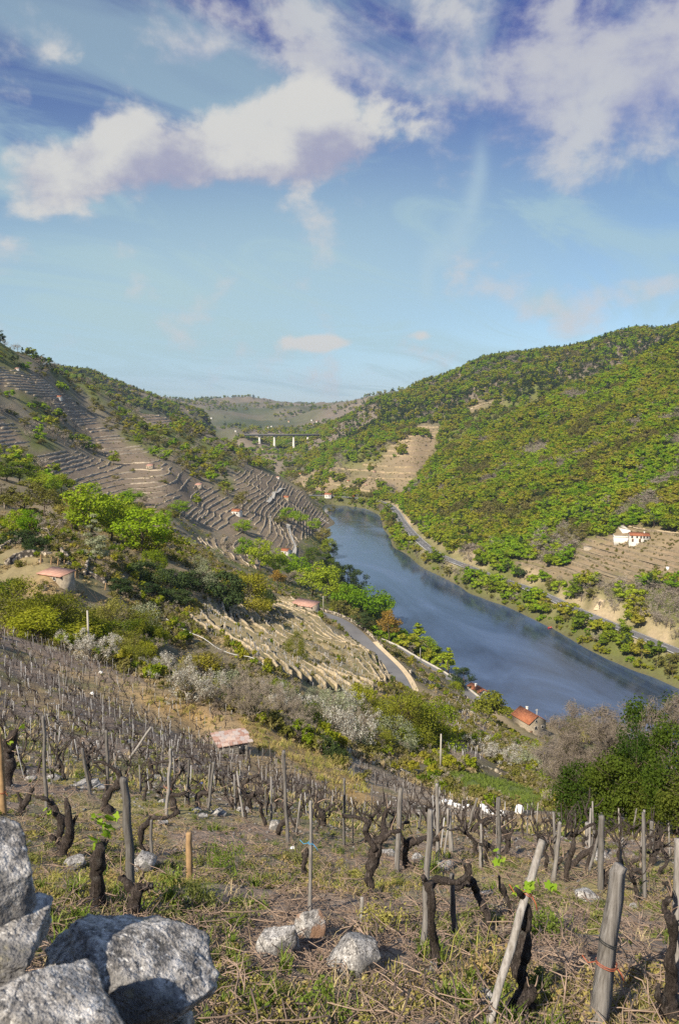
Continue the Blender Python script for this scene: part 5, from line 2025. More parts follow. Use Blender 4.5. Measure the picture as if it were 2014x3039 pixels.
def house(name, label, cat, loc, yaw, w, d, h, rh, wall='plaster_white', roof='roof_tile', wins=(), doors=(), chimney=None, over=0.35, mono=False, group=None, base=1.5):
    """gabled or lean-to house: ridge along local X; front at local -Y"""
    root = tag(empty(name, loc, (0, 0, yaw)), label, cat, group)
    mb = MB()
    x, y = w / 2, d / 2
    if mono:
        V = [(-x, -y, -base), (x, -y, -base), (x, y, -base), (-x, y, -base), (-x, -y, h), (x, -y, h), (x, y, h + rh), (-x, y, h + rh)]
        mb.add(V, [(4, 5, 6, 7), (0, 1, 5, 4), (1, 2, 6, 5), (2, 3, 7, 6), (3, 0, 4, 7)])
    else:
        V = [(-x, -y, -base), (x, -y, -base), (x, y, -base), (-x, y, -base), (-x, -y, h), (x, -y, h), (x, y, h), (-x, y, h), (-x, 0, h + rh), (x, 0, h + rh)]
        mb.add(V, [(0, 1, 5, 4), (1, 2, 6, 9, 5), (2, 3, 7, 6), (3, 0, 4, 8, 7)])
    link('wall', mb.mesh('wall', MATS[wall]), root)
    rb = MB()
    t = 0.16
    xo, yo = x + over, y + over
    if mono:
        s = rh / d
        a = [(-xo, -yo, h - s * over + 0.04), (xo, -yo, h - s * over + 0.04), (xo, yo, h + rh + s * over + 0.04), (-xo, yo, h + rh + s * over + 0.04)]
        rb.add(a + [(p[0], p[1], p[2] + t) for p in a], [(3, 2, 1, 0), (4, 5, 6, 7), (0, 1, 5, 4), (1, 2, 6, 5), (2, 3, 7, 6), (3, 0, 4, 7)])
    else:
        s = rh / y
        for sg in (-1, 1):
            a = [(-xo, sg * yo, h - s * over + 0.04), (xo, sg * yo, h - s * over + 0.04), (xo, 0, h + rh + 0.04), (-xo, 0, h + rh + 0.04)]
            q = a + [(p[0], p[1], p[2] + t) for p in a]
            rb.add(q, [(3, 2, 1, 0), (4, 5, 6, 7), (0, 1, 5, 4), (1, 2, 6, 5), (2, 3, 7, 6), (3, 0, 4, 7)])
    ro = link('roof', rb.mesh('roof', MATS[roof]), root)
    if chimney:
        cx, cy = chimney
        zr = h + rh * (1 - abs(cy) / y)
        link('chimney', MB().box(cx - 0.35, cx + 0.35, cy - 0.3, cy + 0.3, zr - 0.4, zr + 1.1).box(cx - 0.45, cx + 0.45, cy - 0.4, cy + 0.4, zr + 1.1, zr + 1.25).mesh('chimney', MATS['plaster_white']), ro)
    for (face, a, z, ww, wh) in wins:
        # a frame of pale stone round a dark recessed pane
        fr = {'f': ((a, -y, z), 0), 'b': ((a, y, z), math.pi), 'l': ((-x, a, z), -math.pi / 2), 'r': ((x, a, z), math.pi / 2)}[face]
        f = MB()
        e = 0.12
        f.box(-ww / 2 - e, -ww / 2, -0.08, 0.05, -e, wh + e).box(ww / 2, ww / 2 + e, -0.08, 0.05, -e, wh + e).box(-ww / 2, ww / 2, -0.08, 0.05, wh, wh + e).box(-ww / 2, ww / 2, -0.12, 0.05, -e, 0)
        wo = link('window', f.mesh('window', MATS['concrete']), root, fr[0], (0, 0, fr[1]))
        link('pane', MB().box(-ww / 2, ww / 2, -0.03, 0.03, 0, wh).mesh('pane', MATS['window_dark']), wo)
    for (face, a, ww, wh) in doors:
        fr = {'f': ((a, -y, 0), 0), 'b': ((a, y, 0), math.pi), 'l': ((-x, a, 0), -math.pi / 2), 'r': ((x, a, 0), math.pi / 2)}[face]
        link('door', MB().box(-ww / 2, ww / 2, -0.05, 0.04, 0, wh).mesh('door', MATS['wood_door']), root, fr[0], (0, 0, fr[1]))
    return root


def at_ground(px, py, dz=0.0):
    x, y, z = cast(px, py)
    return (x, y, z + dz)


simple('stone_wall', (0.36, 0.31, 0.24), 0.35, 2.2, 0.9, 0.04)
simple('roof_slab_far', (0.46, 0.27, 0.21), 0.3, 1.2, 0.9, 0.03)


def on_ray(px, Y):
    u, _ = pix_dir(px, 1700)
    x = float(u) * Y
    return (x, Y, gz(x, Y))


def buildings():
    x, y, z = on_ray(1583, 262)
    house('stone_house', 'two storey stone house with orange tiled roof at the water below the vineyards', 'house', (x, y, max(z, 5) + 0.8), R(114), 9.5, 7.2, 4.6, 2.3, 'stone_wall', 'roof_tile',
          [('l', 0.5, 4.6, 0.8, 0.9), ('l', 0.6, 2.0, 1.0, 1.2), ('l', -2.2, 2.0, 0.9, 1.1)], [('l', 2.6, 1.0, 2.0)], (2.0, -0.6))
    x, y, z = on_ray(1424, 300)
    house('white_house', 'small white house with orange roof and chimney half hidden by the round evergreen', 'house', (x, y, max(z, 4)), R(114), 8.5, 6.0, 3.0, 1.6, 'plaster_white', 'roof_tile', [('l', 0, 1.2, 0.9, 1.0)], (), (0.5, 0.4))
    x, y, z = cast(1893, 1612)
    fx, fy, fz = x, y, z
    house('farmhouse', 'cream two storey farmhouse with orange roof above the terraced slope', 'house', (x, y, z + 0.4), R(-12), 11.5, 6.5, 4.0, 1.5, 'plaster_white', 'roof_tile',
          [('f', -4.4, 2.5, 1.0, 1.1), ('f', -1.5, 2.5, 0.9, 1.1), ('f', 0.8, 2.4, 0.9, 1.3), ('f', 2.6, 2.4, 1.0, 1.2), ('f', 4.5, 2.5, 1.0, 1.1), ('f', 3.2, 0.3, 1.1, 1.3)], [('f', -4.0, 1.1, 2.0), ('f', 0.2, 1.2, 2.1)], (3.0, -0.5), base=4)
    x2, y2, z2 = cast(1848, 1606)
    r = tag(empty('retaining_yard', (x2, y2, z2), (0, 0, R(-12))), 'white walled yard built out beside the farmhouse', 'yard')
    link('wall', MB().box(-6, 6.5, -3.5, 3.5, -3, 2.4).mesh('wall', MATS['plaster_white']), r)
    link('parapet', MB().box(-6.1, 6.5, -3.6, -3.3, 2.4, 3.3).box(-6.1, -5.8, -3.3, 3.5, 2.4, 3.3).mesh('parapet', MATS['plaster_white']), r)
    a, b, c, d = (np.array(cast(*q)) for q in ((1826, 1564), (1842, 1563), (1869, 1582), (1846, 1586)))
    ct = (a + b + c + d) / 4
    V = [tuple(p - ct + (0, 0, 1.2)) for p in (a, b, c, d)] + [tuple(p - ct - (0, 0, 1.0)) for p in (a, b, c, d)]
    o = link('concrete_ramp', mesh_np('concrete_ramp', V, [(0, 1, 2, 3), (4, 5, 1, 0), (5, 6, 2, 1), (6, 7, 3, 2), (7, 4, 0, 3)], MATS['plaster_white']), loc=tuple(ct))
    tag(o, 'bright white concrete ramp leading down to the farmhouse yard', 'ramp')
    x, y, z = cast(1980, 1692)
    r = tag(empty('water_tank', (x, y, z)), 'small white box shaped tank with blue side alone in the tan vineyard', 'tank')
    link('body', MB().box(-0.9, 0.6, -0.7, 0.7, -0.3, 1.6).mesh('body', MATS['plastic_white']), r)
    link('side_panel', MB().box(0.603, 0.9, -0.68, 0.68, -0.3, 1.55).mesh('side_panel', MATS['plastic_blue']), r)
    x, y, z = cast(1742, 1632)
    house('ruin', 'roofless grey stone ruin at the wood edge left of the farmhouse', 'ruin', (x, y, z), R(-10), 5, 3.5, 1.6, 0.3, 'stone_wall', 'stone_wall', mono=True, over=0.02)
    # riverside porch building at the lane
    x, y, z = cast(905, 1812)
    r = house('riverside_building', 'low building with long red roof beside the lane above the river', 'house', (x, y, z), R(-35), 9.0, 5.0, 2.3, 0.8, 'stone_wall', 'roof_slab_far', [('f', 1.5, 0.8, 1.0, 1.2)], [('f', -1.5, 1.6, 2.1)], mono=True)
    # huts on the left hill
    huts = [
        (703, 1529, 27, 'white hut with orange roof standing alone on the left hill terraces', 'plaster_white', R(-25), 0),
        (848, 1646, 26, 'white hut with bright orange roof beside the path to the river', 'plaster_white', R(-35), 0),
        (176, 1187, 15, 'tiny white hut with orange roof high on the left terraces', 'plaster_white', R(-15), 0),
        (146, 1392, 18, 'small stone hut with faded orange roof above the tree clump', 'stone_wall', R(-20), 1),
        (446, 1391, 19, 'hut with flat red roof in the middle of the diagonal terraces', 'stone_wall', R(-20), 1),
        (590, 1448, 18, 'hut with red roof near the lower end of the diagonal terraces', 'stone_wall', R(-25), 1),
        (850, 1484, 18, 'pale hut with orange roof near the foot of the left hill', 'plaster_cream', R(-30), 0),
        (52, 1099, 10, 'tiny white hut under the dark trees on the left ridge', 'plaster_white', R(-10), 1),
        (948, 1697, 16, 'hut with orange roof half hidden in the riverside trees', 'plaster_white', R(-30), 0),
        (824, 1421, 9, 'tiny white hut on the ridge above the river bend', 'plaster_white', R(-30), 1),
    ]
    for (px, py, wpx, lb, wm, yaw, mono) in huts:
        x, y, z = cast(px, py)
        w = wpx / F * y
        house('hut', lb, 'hut', (x, y, z), yaw, w, w * 0.72, w * 0.42, w * 0.24, wm, 'roof_slab_far' if mono else 'roof_tile', [('f', w * 0.22, w * 0.14, w * 0.15, w * 0.16)], [('f', -w * 0.15, w * 0.16, w * 0.3)], mono=bool(mono), over=0.2, group='vineyard huts on the left hill')
    # far shore and hill houses
    for (px, py, wpx, lb, wm, rf) in [
        (974, 1475, 20, 'white house with orange roof on the far shore at the river bend', 'plaster_white', 'roof_tile'),
        (1027, 1472, 11, 'small white flat building beside the far shore road', 'plaster_white', 'concrete'),
        (1063, 1470, 17, 'white house with red roof beside the far shore road', 'plaster_white', 'roof_tile'),
        (1033, 1431, 8, 'tiny red roofed hut in the tan vineyard beyond the bend', 'plaster_cream', 'roof_tile'),
        (890, 1410, 9, 'tiny red roofed hut near the wood edge beyond the bend', 'plaster_cream', 'roof_tile'),
        (1085, 1443, 7, 'tiny stone hut on the tan slope above the far shore', 'stone_wall', 'roof_slab_far'),
        (1110, 1405, 7, 'tiny grey hut in the upper tan vineyard', 'stone_wall', 'roof_slab_far'),
        (1150, 1458, 10, 'white hut beside the road where it rounds the spur', 'plaster_white', 'roof_tile'),
        (1376, 1216, 9, 'small white hut on the light clearing of the far hill', 'plaster_white', 'roof_tile'),
        (1720, 1026, 14, 'red house near the wooded crest of the right hill', 'plaster_cream', 'roof_tile'),
        (1497, 1378, 9, 'white rock like hut in the wood on the right slope', 'plaster_white', 'concrete'),
    ]:
        x, y, z = cast(px, py)
        w = wpx / F * y
        house('house' if wpx > 10 else 'hut', lb, 'house' if wpx > 10 else 'hut', (x, y, z), R(rng.uniform(-20, 20)), w, w * 0.7, w * 0.4, w * 0.2, wm, rf, [('f', w * 0.2, w * 0.15, w * 0.12, w * 0.14)], [('f', -w * 0.2, w * 0.13, w * 0.25)], over=0.3)
    for k, (px, py) in enumerate([(770, 1277), (795, 1271), (806, 1268), (857, 1254), (925, 1250), (940, 1253), (762, 1273), (955, 1281), (700, 1283), (905, 1272), (628, 1243), (612, 1248), (560, 1219), (1075, 1207), (1055, 1211)]):
        x, y, z = cast(px, py)
        w = 5.5 / F * y
        house('far_house', 'tiny pale far house on the slopes behind the bridge', 'house', (x, y, z), R(rng.uniform(-60, 60)), w, w * 0.7, w * 0.5, w * 0.25, 'plaster_white' if k % 3 else 'plaster_cream', 'roof_tile' if k % 2 else 'concrete', over=0.3, group='far houses behind the bridge')
    # red car on the far shore road
    x, y = zpt(1048, 1476, RZ)
    r = tag(empty('parked_car', (x, y + 5, RZ + 0.1), (0, 0, R(8))), 'small red car on the far shore road', 'car')
    link('body', MB().box(-2, 2, -0.85, 0.85, 0.3, 0.85).add([(-1.3, -0.75, 0.85), (1.0, -0.75, 0.85), (1.0, 0.75, 0.85), (-1.3, 0.75, 0.85), (-0.9, -0.65, 1.45), (0.5, -0.65, 1.45), (0.5, 0.65, 1.45), (-0.9, 0.65, 1.45)], [(4, 5, 6, 7), (0, 1, 5, 4), (1, 2, 6, 5), (2, 3, 7, 6), (3, 0, 4, 7)]).mesh('body', MATS['paint_red']), r)
    for sx in (-1.2, 1.2):
        for sy in (-0.8, 0.8):
            wv, wf = tube([(sx, sy - 0.1, 0.33), (sx, sy + 0.1, 0.33)], 0.33, 10)
            link('wheel', mesh_np('wheel', wv, wf, MATS['plastic_dark']), r)
    # boat
    x, y = zpt(1643, 1864, 0)
    r = tag(empty('rowing_boat', (x - 1.5, y, 0.0), (0, 0, R(20))), 'small red rowing boat moored at the right bank', 'boat')
    L = 2.2
    hull = MB()
    ring = []
    for k in range(9):
        f = k / 8
        xx = -L + 2 * L * f
        wv = 0.8 * math.sin(math.pi * (0.12 + 0.8 * f)) ** 0.7
        ring.append([(xx, -wv, 0.55), (xx, -wv * 0.7, 0.0), (xx, 0, -0.15), (xx, wv * 0.7, 0.0), (xx, wv, 0.55)])
    V = [p for rr in ring for p in rr]
    Fl = [(k * 5 + m, (k + 1) * 5 + m, (k + 1) * 5 + m + 1, k * 5 + m + 1) for k in range(8) for m in range(4)] + [(0, 1, 2, 3, 4), (40, 44, 43, 42, 41)]
    link('hull', hull.add(V, Fl).mesh('hull', MATS['paint_red']), r)
    link('bench', MB().box(-0.9, -0.6, -0.6, 0.6, 0.35, 0.4).mesh('bench', MATS['plaster_white']), r)
    link('bench', MB().box(0.5, 0.8, -0.6, 0.6, 0.35, 0.4).mesh('bench', MATS['plaster_white']), r)
    # bridge
    Yb = 1470.0
    u0, t0 = pix_dir(748, 1290)
    u1, t1 = pix_dir(948, 1292)
    zb = CAMZ + float(t0) * Yb
    x0, x1 = float(u0) * Yb, float(u1) * Yb
    r = tag(empty('road_bridge', ((x0 + x1) / 2, Yb, zb)), 'tall slender road bridge on white piers across the valley head', 'bridge')
    hw = (x1 - x0) / 2 + 14
    link('deck', MB().box(-hw, hw, -4.0, 4.0, -2.2, -0.5).box(-hw, hw, -5.0, 5.0, -0.5, 0).mesh('deck', MATS['deck_grey']), r)
    for s in (-1, 1):
        link('railing', MB().box(-hw, hw, s * 5.3 - 0.1, s * 5.3 + 0.1, 0.0, 1.1).mesh('railing', MATS['deck_grey']), r)
    for px in (770, 814, 871, 913):
        u, _ = pix_dir(px, 1300)
        xx = float(u) * Yb
        zg = min(gz(xx, Yb), zb - 6) - 2
        xl = xx - (x0 + x1) / 2
        V = []
        for zz, ww in ((zg - zb, 2.3), ((zg - zb) * 0.4, 1.7), (-2.2, 1.3)):
            V += [(xl - ww, -ww, zz), (xl + ww, -ww, zz), (xl + ww, ww, zz), (xl - ww, ww, zz)]
        Fl = [(a * 4 + k, a * 4 + (k + 1) % 4, (a + 1) * 4 + (k + 1) % 4, (a + 1) * 4 + k) for a in (0, 1) for k in range(4)]
        link('pier', mesh_np('pier', V, Fl, MATS['plaster_white']), r)
    # poles
    for (px, pb, pt, lb, arm) in [
        (959, 1815, 1769, 'pale concrete utility pole beside the riverside building', 1),
        (1246, 1962, 1922, 'pale utility pole on the lower lane', 0),
        (1354, 2030, 1992, 'pale utility pole at the far end of the lower lane', 0),
        (803, 1586, 1530, 'tall thin telegraph pole on the slope above the riverside trees', 1),
        (1943, 1558, 1534, 'pale utility pole above the farmhouse', 1),
        (944, 1694, 1670, 'pale pole among the riverside trees', 0),
        (1306, 2288, 2178, 'slim grey green pole at the upper corner of the meadow', 0),
        (266, 1955, 1812, 'tall slim pole at the upper corner of the near vineyard', 0),
        (1590, 2166, 2104, 'aerial mast behind the stone house roof', 1),
    ]:
        x, y, z = cast(px, pb)
        u, t = pix_dir(px, pt)
        h = CAMZ + float(t) * y - z
        r = tag(empty('utility_pole', (x, y, z)), lb, 'pole')
        link('pole', MB().tube([(0, 0, -0.5), (0, 0, h * 0.5), (0, 0, h)], [0.022 * h + 0.02, 0.018 * h + 0.02, 0.013 * h + 0.02], 8).mesh('pole', MATS['concrete']), r)
        if arm:
            link('crossarm', MB().box(-0.6, 0.6, -0.05, 0.05, h * 0.93, h * 0.95 + 0.05).mesh('crossarm', MATS['concrete']), r)
    # water pipe running down the terraced block
    p = smooth_path(resample(survey([(494, 1853), (600, 1905), (700, 1962), (822, 2033), (860, 2052)]), 1.5), 6)
    p[:, 2] = grid_z(p[:, 0], p[:, 1]) + 0.9
    o0 = p[0]
    tag(link('water_pipe', MB().tube(p - o0, 0.055, 6).mesh('water_pipe', MATS['metal_grey']), loc=tuple(o0)), 'long pale pipe running down beside the terraced block', 'pipe')
    # lit rubble wall by the lane
    for rows, h, lb in (
        ([(1215, 2000), (1262, 2030), (1320, 2050), (1385, 2080), (1400, 2100)], 1.6, 'sunlit dry stone wall above the riverside houses'),
        ([(1330, 2065), (1360, 2095), (1420, 2140)], 1.2, 'lower sunlit dry stone wall above the round evergreen'),
        ([(0, 1640), (25, 1625), (45, 1615)], 1.0, 'short dry stone wall at the left edge under the ivy'),
        ([(19, 1682), (45, 1664), (71, 1654), (109, 1651)], 1.0, 'dry stone wall left of the red roofed hut'),
        ([(119, 1650), (170, 1662), (220, 1690), (263, 1708), (315, 1738)], 0.8, 'dry stone wall with leaning stakes behind the red roofed hut'),
        ([(1290, 2262), (1380, 2270), (1450, 2285), (1530, 2308)], 0.6, 'low rubble wall along the top of the green meadow'),
        ([(1010, 2238), (1080, 2255), (1160, 2285), (1230, 2312)], 0.5, 'row of loose stones along the pale vineyard strip'),
    ):
        p = smooth_path(resample(survey(rows), 0.9), 2)
        p[:, 2] = grid_z(p[:, 0], p[:, 1])
        wall_strip('stone_wall', p, h, 0.6, 'dry_stone', lb, 'wall', 0.6, None, 0.16)
    # red roofed hut on the left
    x, y, z = cast(158, 1722)
    house('stone_hut', 'long stone hut with mottled red slab roof behind the broom thicket', 'hut', (x, y + 1.5, z - 0.5), R(-30), 4.8, 2.8, 0.95, 0.4, 'stone_wall', 'roof_slab_far', [('f', 1.2, 0.4, 0.5, 0.4)], [('f', -1.0, 0.8, 1.0)], mono=True, over=0.2)


buildings()


def rough_box(seed, j=0.12):
    """a squared stone with knocked corners"""
    r_ = np.random.default_rng(seed)
    bm = bmesh.new()
    bmesh.ops.create_cube(bm, size=1.0)
    for v in bm.verts:
        v.co += Vector(r_.uniform(-j, j, 3))
    bmesh.ops.bevel(bm, geom=bm.edges[:], offset=0.09, segments=1, affect='EDGES')
    me = bpy.data.meshes.new('stone')
    bm.to_mesh(me)
    bm.free()
    return me


def slab_hut():
    x, y, z = cast(693, 2238)
    yaw = R(22)
    root = tag(empty('stone_hut', (x, y, z), (0, 0, yaw)), 'little stone hut with flat pinkish slab roof standing in the near vineyard', 'hut')
    k = y / 50.0 * 0.88
    w, d, h = 2.25 * k, 2.1 * k, 0.70 * k
    link('wall', MB().box(-w / 2 + 0.14, w / 2 - 0.14, 0.14, d - 0.14, -0.9, h - 0.02).mesh('wall', MATS['stone_wall']), root)
    stones = [rough_box(s) for s in range(6)]
    for m in stones:
        m.materials.append(MATS['hut_stone'])
    n = 0
    zz = -0.45
    while zz < h - 0.1:
        ch = rng.uniform(0.13, 0.2) * k
        for side in range(3):
            L = w if side == 0 else d
            s = 0.0
            while s < L - 0.06:
                sl = min(rng.uniform(0.18, 0.42) * k, L - s)
                m = stones[n % 6]
                n += 1
                if side == 0:
                    loc, sc = (-w / 2 + s + sl / 2, 0.1, zz + ch / 2), (sl * 0.97, 0.24, ch * 0.95)
                elif side == 1:
                    loc, sc = (w / 2 - 0.1, s + sl / 2, zz + ch / 2), (0.24, sl * 0.97, ch * 0.95)
                else:
                    loc, sc = (-w / 2 + 0.1, s + sl / 2, zz + ch / 2), (0.24, sl * 0.97, ch * 0.95)
                loc = (loc[0] + rng.uniform(-.02, .02), loc[1] + rng.uniform(-.02, .02), loc[2])
                link('stone', m, root, loc, (0, 0, rng.uniform(-.05, .05)), sc)
                s += sl
        zz += ch
    slab = [rough_box(40 + s, 0.07) for s in range(4)]
    for m in slab:
        m.materials.append(MATS['roof_slab'])
    roof = link('roof', MB().box(-w / 2 - 0.08, w / 2 + 0.08, -0.12, d + 0.1, h, h + 0.05).mesh('roof', MATS['roof_slab']), root)
    rows = 7
    for a in range(rows):
        s = -w / 2 - 0.14
        while s < w / 2 + 0.1:
            sl = rng.uniform(0.24, 0.46) * k
            yy = -0.14 + (d + 0.26) * a / rows
            link('roof_slab', slab[int(rng.integers(0, 4))], roof, (s + sl / 2, yy + 0.2 * k, h + 0.075 + 0.018 * a + rng.uniform(0, .02)), (R(4), rng.uniform(-.03, .03), rng.uniform(-.06, .06)), (sl * 0.98, 0.42 * k, 0.05))
            s += sl
    link('door', MB().box(-0.22 * k, 0.22 * k, -0.06, -0.02, 0, 0.62 * k).mesh('door', MATS['window_dark']), root, (w * 0.28, 0, -0.1))


slab_hut()

# ------------------------------------------------------------------ the vineyard at the viewer's feet
def px_at(px, py, Y):
    u, t = pix_dir(px, py)
    return np.array((float(u) * Y, Y, CAMZ + float(t) * Y))


def spline(pts, k=5):
    pts = np.asarray(pts, float)
    if len(pts) < 3:
        f = np.linspace(0, 1, k + 1)[:, None]
        return pts[0] * (1 - f) + pts[1] * f
    P_ = np.vstack((2 * pts[0] - pts[1], pts, 2 * pts[-1] - pts[-2]))
    out = []
    for i in range(1, len(P_) - 2):
        p0, p1, p2, p3 = P_[i - 1], P_[i], P_[i + 1], P_[i + 2]
        for s in range(k):
            t = s / k
            out.append(0.5 * ((2 * p1) + (-p0 + p2) * t + (2 * p0 - 5 * p1 + 4 * p2 - p3) * t * t + (-p0 + 3 * p1 - 3 * p2 + p3) * t ** 3))
    out.append(pts[-1])
    return np.array(out)


def stake(pb, pt, wpx, label, mat='wood_grey', ties=(), dy=0.0, group=None, square=False):
    """a vine stake surveyed by its foot and its top"""
    x, y, z = cast(*pb)
    b = np.array((x, y, z))
    t = px_at(pt[0], pt[1], y + dy)
    r0 = wpx * 0.43 / F * math.hypot(y, CAMZ - z)
    d = t - b
    r_ = np.random.default_rng(int(pb[0] * 7 + pb[1]))
    L = float(np.linalg.norm(d))
    pts = [b - d / L * 0.25 - b]
    for f in (0.0, 0.2, 0.4, 0.6, 0.8, 0.97, 1.0):
        pts.append(d * f + r_.normal(size=3) * 0.006 * L * (1 if 0 < f < 1 else 0))
    rad = np.array([1.12, 1.08, 1.03, 1.0, 0.97, 0.93, 0.9, 0.78]) * r0
    me = MB().tube(pts, rad, 4 if square else 8, int(pb[0]), 0.10).mesh('stake', MATS[mat])
    if not ties:
        o = link('vine_stake', me, loc=tuple(b))
        return tag(o, label, 'stake', group)
    root = tag(empty('vine_stake', tuple(b)), label, 'stake', group)
    link('shaft', me, root)
    for f, m in ties:
        c = d * f
        ax = d / L
        e1 = np.cross(ax, (0.3, 1, 0.1))
        e1 /= np.linalg.norm(e1)
        e2 = np.cross(ax, e1)
        tb = MB()
        for q in range(2):
            ring = [c + (e1 * math.cos(a) + e2 * math.sin(a)) * r0 * 1.18 + ax * (q * 0.012 + 0.004 * math.sin(2 * a)) for a in np.linspace(0, 6.0, 14)]
            tb.tube(ring, 0.003, 5)
        tb.tube([c + e1 * r0 * 1.1, c + e1 * (r0 + 0.05) - ax * 0.02, c + e1 * (r0 + 0.09) + ax * 0.015], 0.004, 4)
        tb.tube([c - e1 * r0 * 1.1, c - e1 * (r0 + 0.04) - ax * 0.035, c - e1 * (r0 + 0.06) - ax * 0.07], 0.004, 4)
        link('twine', tb.mesh('twine', MATS[m]), root)
    return root


def leaf_mesh(seed):
    r_ = np.random.default_rng(seed)
    pts = []
    for k in range(11):
        a = math.pi * (0.5 + 2 * (k + 0.5) / 11)
        rr = (1.0 if k % 2 == 0 else 0.62) * r_.uniform(0.85, 1.1)
        pts.append((math.cos(a) * rr * 0.9, math.sin(a) * rr, r_.uniform(-0.18, 0.18)))
    V = [(0, -0.1, 0.12)] + pts
    Fl = [(0, k + 1, (k + 1) % 11 + 1) for k in range(11)]
    return mesh_np('leaf', V, Fl, MATS['leaf_vine'])


LEAVES = [leaf_mesh(s) for s in range(5)]


def shoot(parent, p, n=6, size=0.05, spread=0.07, seed=0):
    """a young shoot with its opening leaves"""
    r_ = np.random.default_rng(seed)
    top = p + np.array((r_.normal() * 0.03, r_.normal() * 0.03, spread * 1.2))
    s = link('shoot', MB().tube([p, (p + top) / 2 + r_.normal(size=3) * 0.01, top], [0.006, 0.005, 0.003], 5).mesh('shoot', MATS['leaf_vine']), parent)
    for k in range(n):
        q = p + (top - p) * r_.uniform(0.1, 1.1) + r_.normal(size=3) * spread * 0.55
        link('leaf', LEAVES[k % 5], s, tuple(q), (r_.uniform(0.2, 1.4), r_.uniform(-0.7, 0.7), r_.uniform(0, 6.28)), size * r_.uniform(0.7, 1.3))


def vine_px(trunk, arms, label, shoots=(), foot=None, group=None, rough=0.2):
    """a gnarled vine: paths of (photo x, photo y, half-width in photo px)"""
    x, y, z = cast(*(foot or trunk[0][:2]))
    o0 = np.array((x, y, z))
    r_ = np.random.default_rng(int(trunk[0][0] * 3 + trunk[0][1]))
    root = tag(empty('vine', tuple(o0)), label, 'vine', group)
    sl = math.hypot(y, CAMZ - z)

    def build(path, name, dy0, sink=False):
        pts, rad = [], []
        yy = y + dy0
        for k, (a, b, w) in enumerate(path):
            pts.append(px_at(a, b, yy) - o0)
            rad.append(w * 0.76 / F * sl)
            yy += r_.normal() * 0.05
        if sink:
            pts.insert(0, pts[0] + np.array((0, 0, -0.15)))
            rad.insert(0, rad[0] * 1.15)
        sp = spline(pts, 6)
        rr = np.interp(np.linspace(0, len(rad) - 1, len(sp)), range(len(rad)), rad)
        nz = np.convolve(np.pad(r_.normal(size=len(sp)), 2, 'edge'), (0.1, 0.25, 0.3, 0.25, 0.1), 'valid')
        rr = rr * (1 + 0.34 * nz)
        sp = sp + np.column_stack([np.convolve(np.pad(r_.normal(size=len(sp)), 1, 'edge'), (0.3, 0.4, 0.3), 'valid') for _ in range(3)]) * rr[:, None] * 0.22
        link(name, MB().tube(sp, rr, 11, int(path[0][0]), rough).mesh(name, MATS['vine_bark'], True), root)
    build(trunk, 'trunk', 0.0, True)
    for a in arms:
        build(a, 'arm', 0.0)
    # pruned canes and spurs left on the head and arms
    for q in [trunk] + arms:
        for _ in range(2):
            a, b, w = q[-1] if r_.random() < 0.6 else q[len(q) // 2]
            p0 = px_at(a, b, y) - o0
            d1 = np.array((r_.normal() * 0.6, r_.normal() * 0.4, r_.uniform(0.2, 1.0)))
            L = r_.uniform(0.06, 0.24) * (sl / 7.0) ** 0.5
            p1 = p0 + d1 * L * 0.5 + r_.normal(size=3) * 0.015
            p2 = p1 + (d1 + r_.normal(size=3) * 0.6) * L * 0.5
            cane = spline([p0, p1, p2], 4)
            link('cane', MB().tube(cane, np.linspace(0.006, 0.0025, len(cane)) * max(1, sl / 9), 5).mesh('cane', MATS['twig_dry']), root)
    for k, (a, b, n, s) in enumerate(shoots):
        shoot(root, px_at(a, b, y - 0.04) - o0, n, s, s * 1.3, k + int(a))
    return root


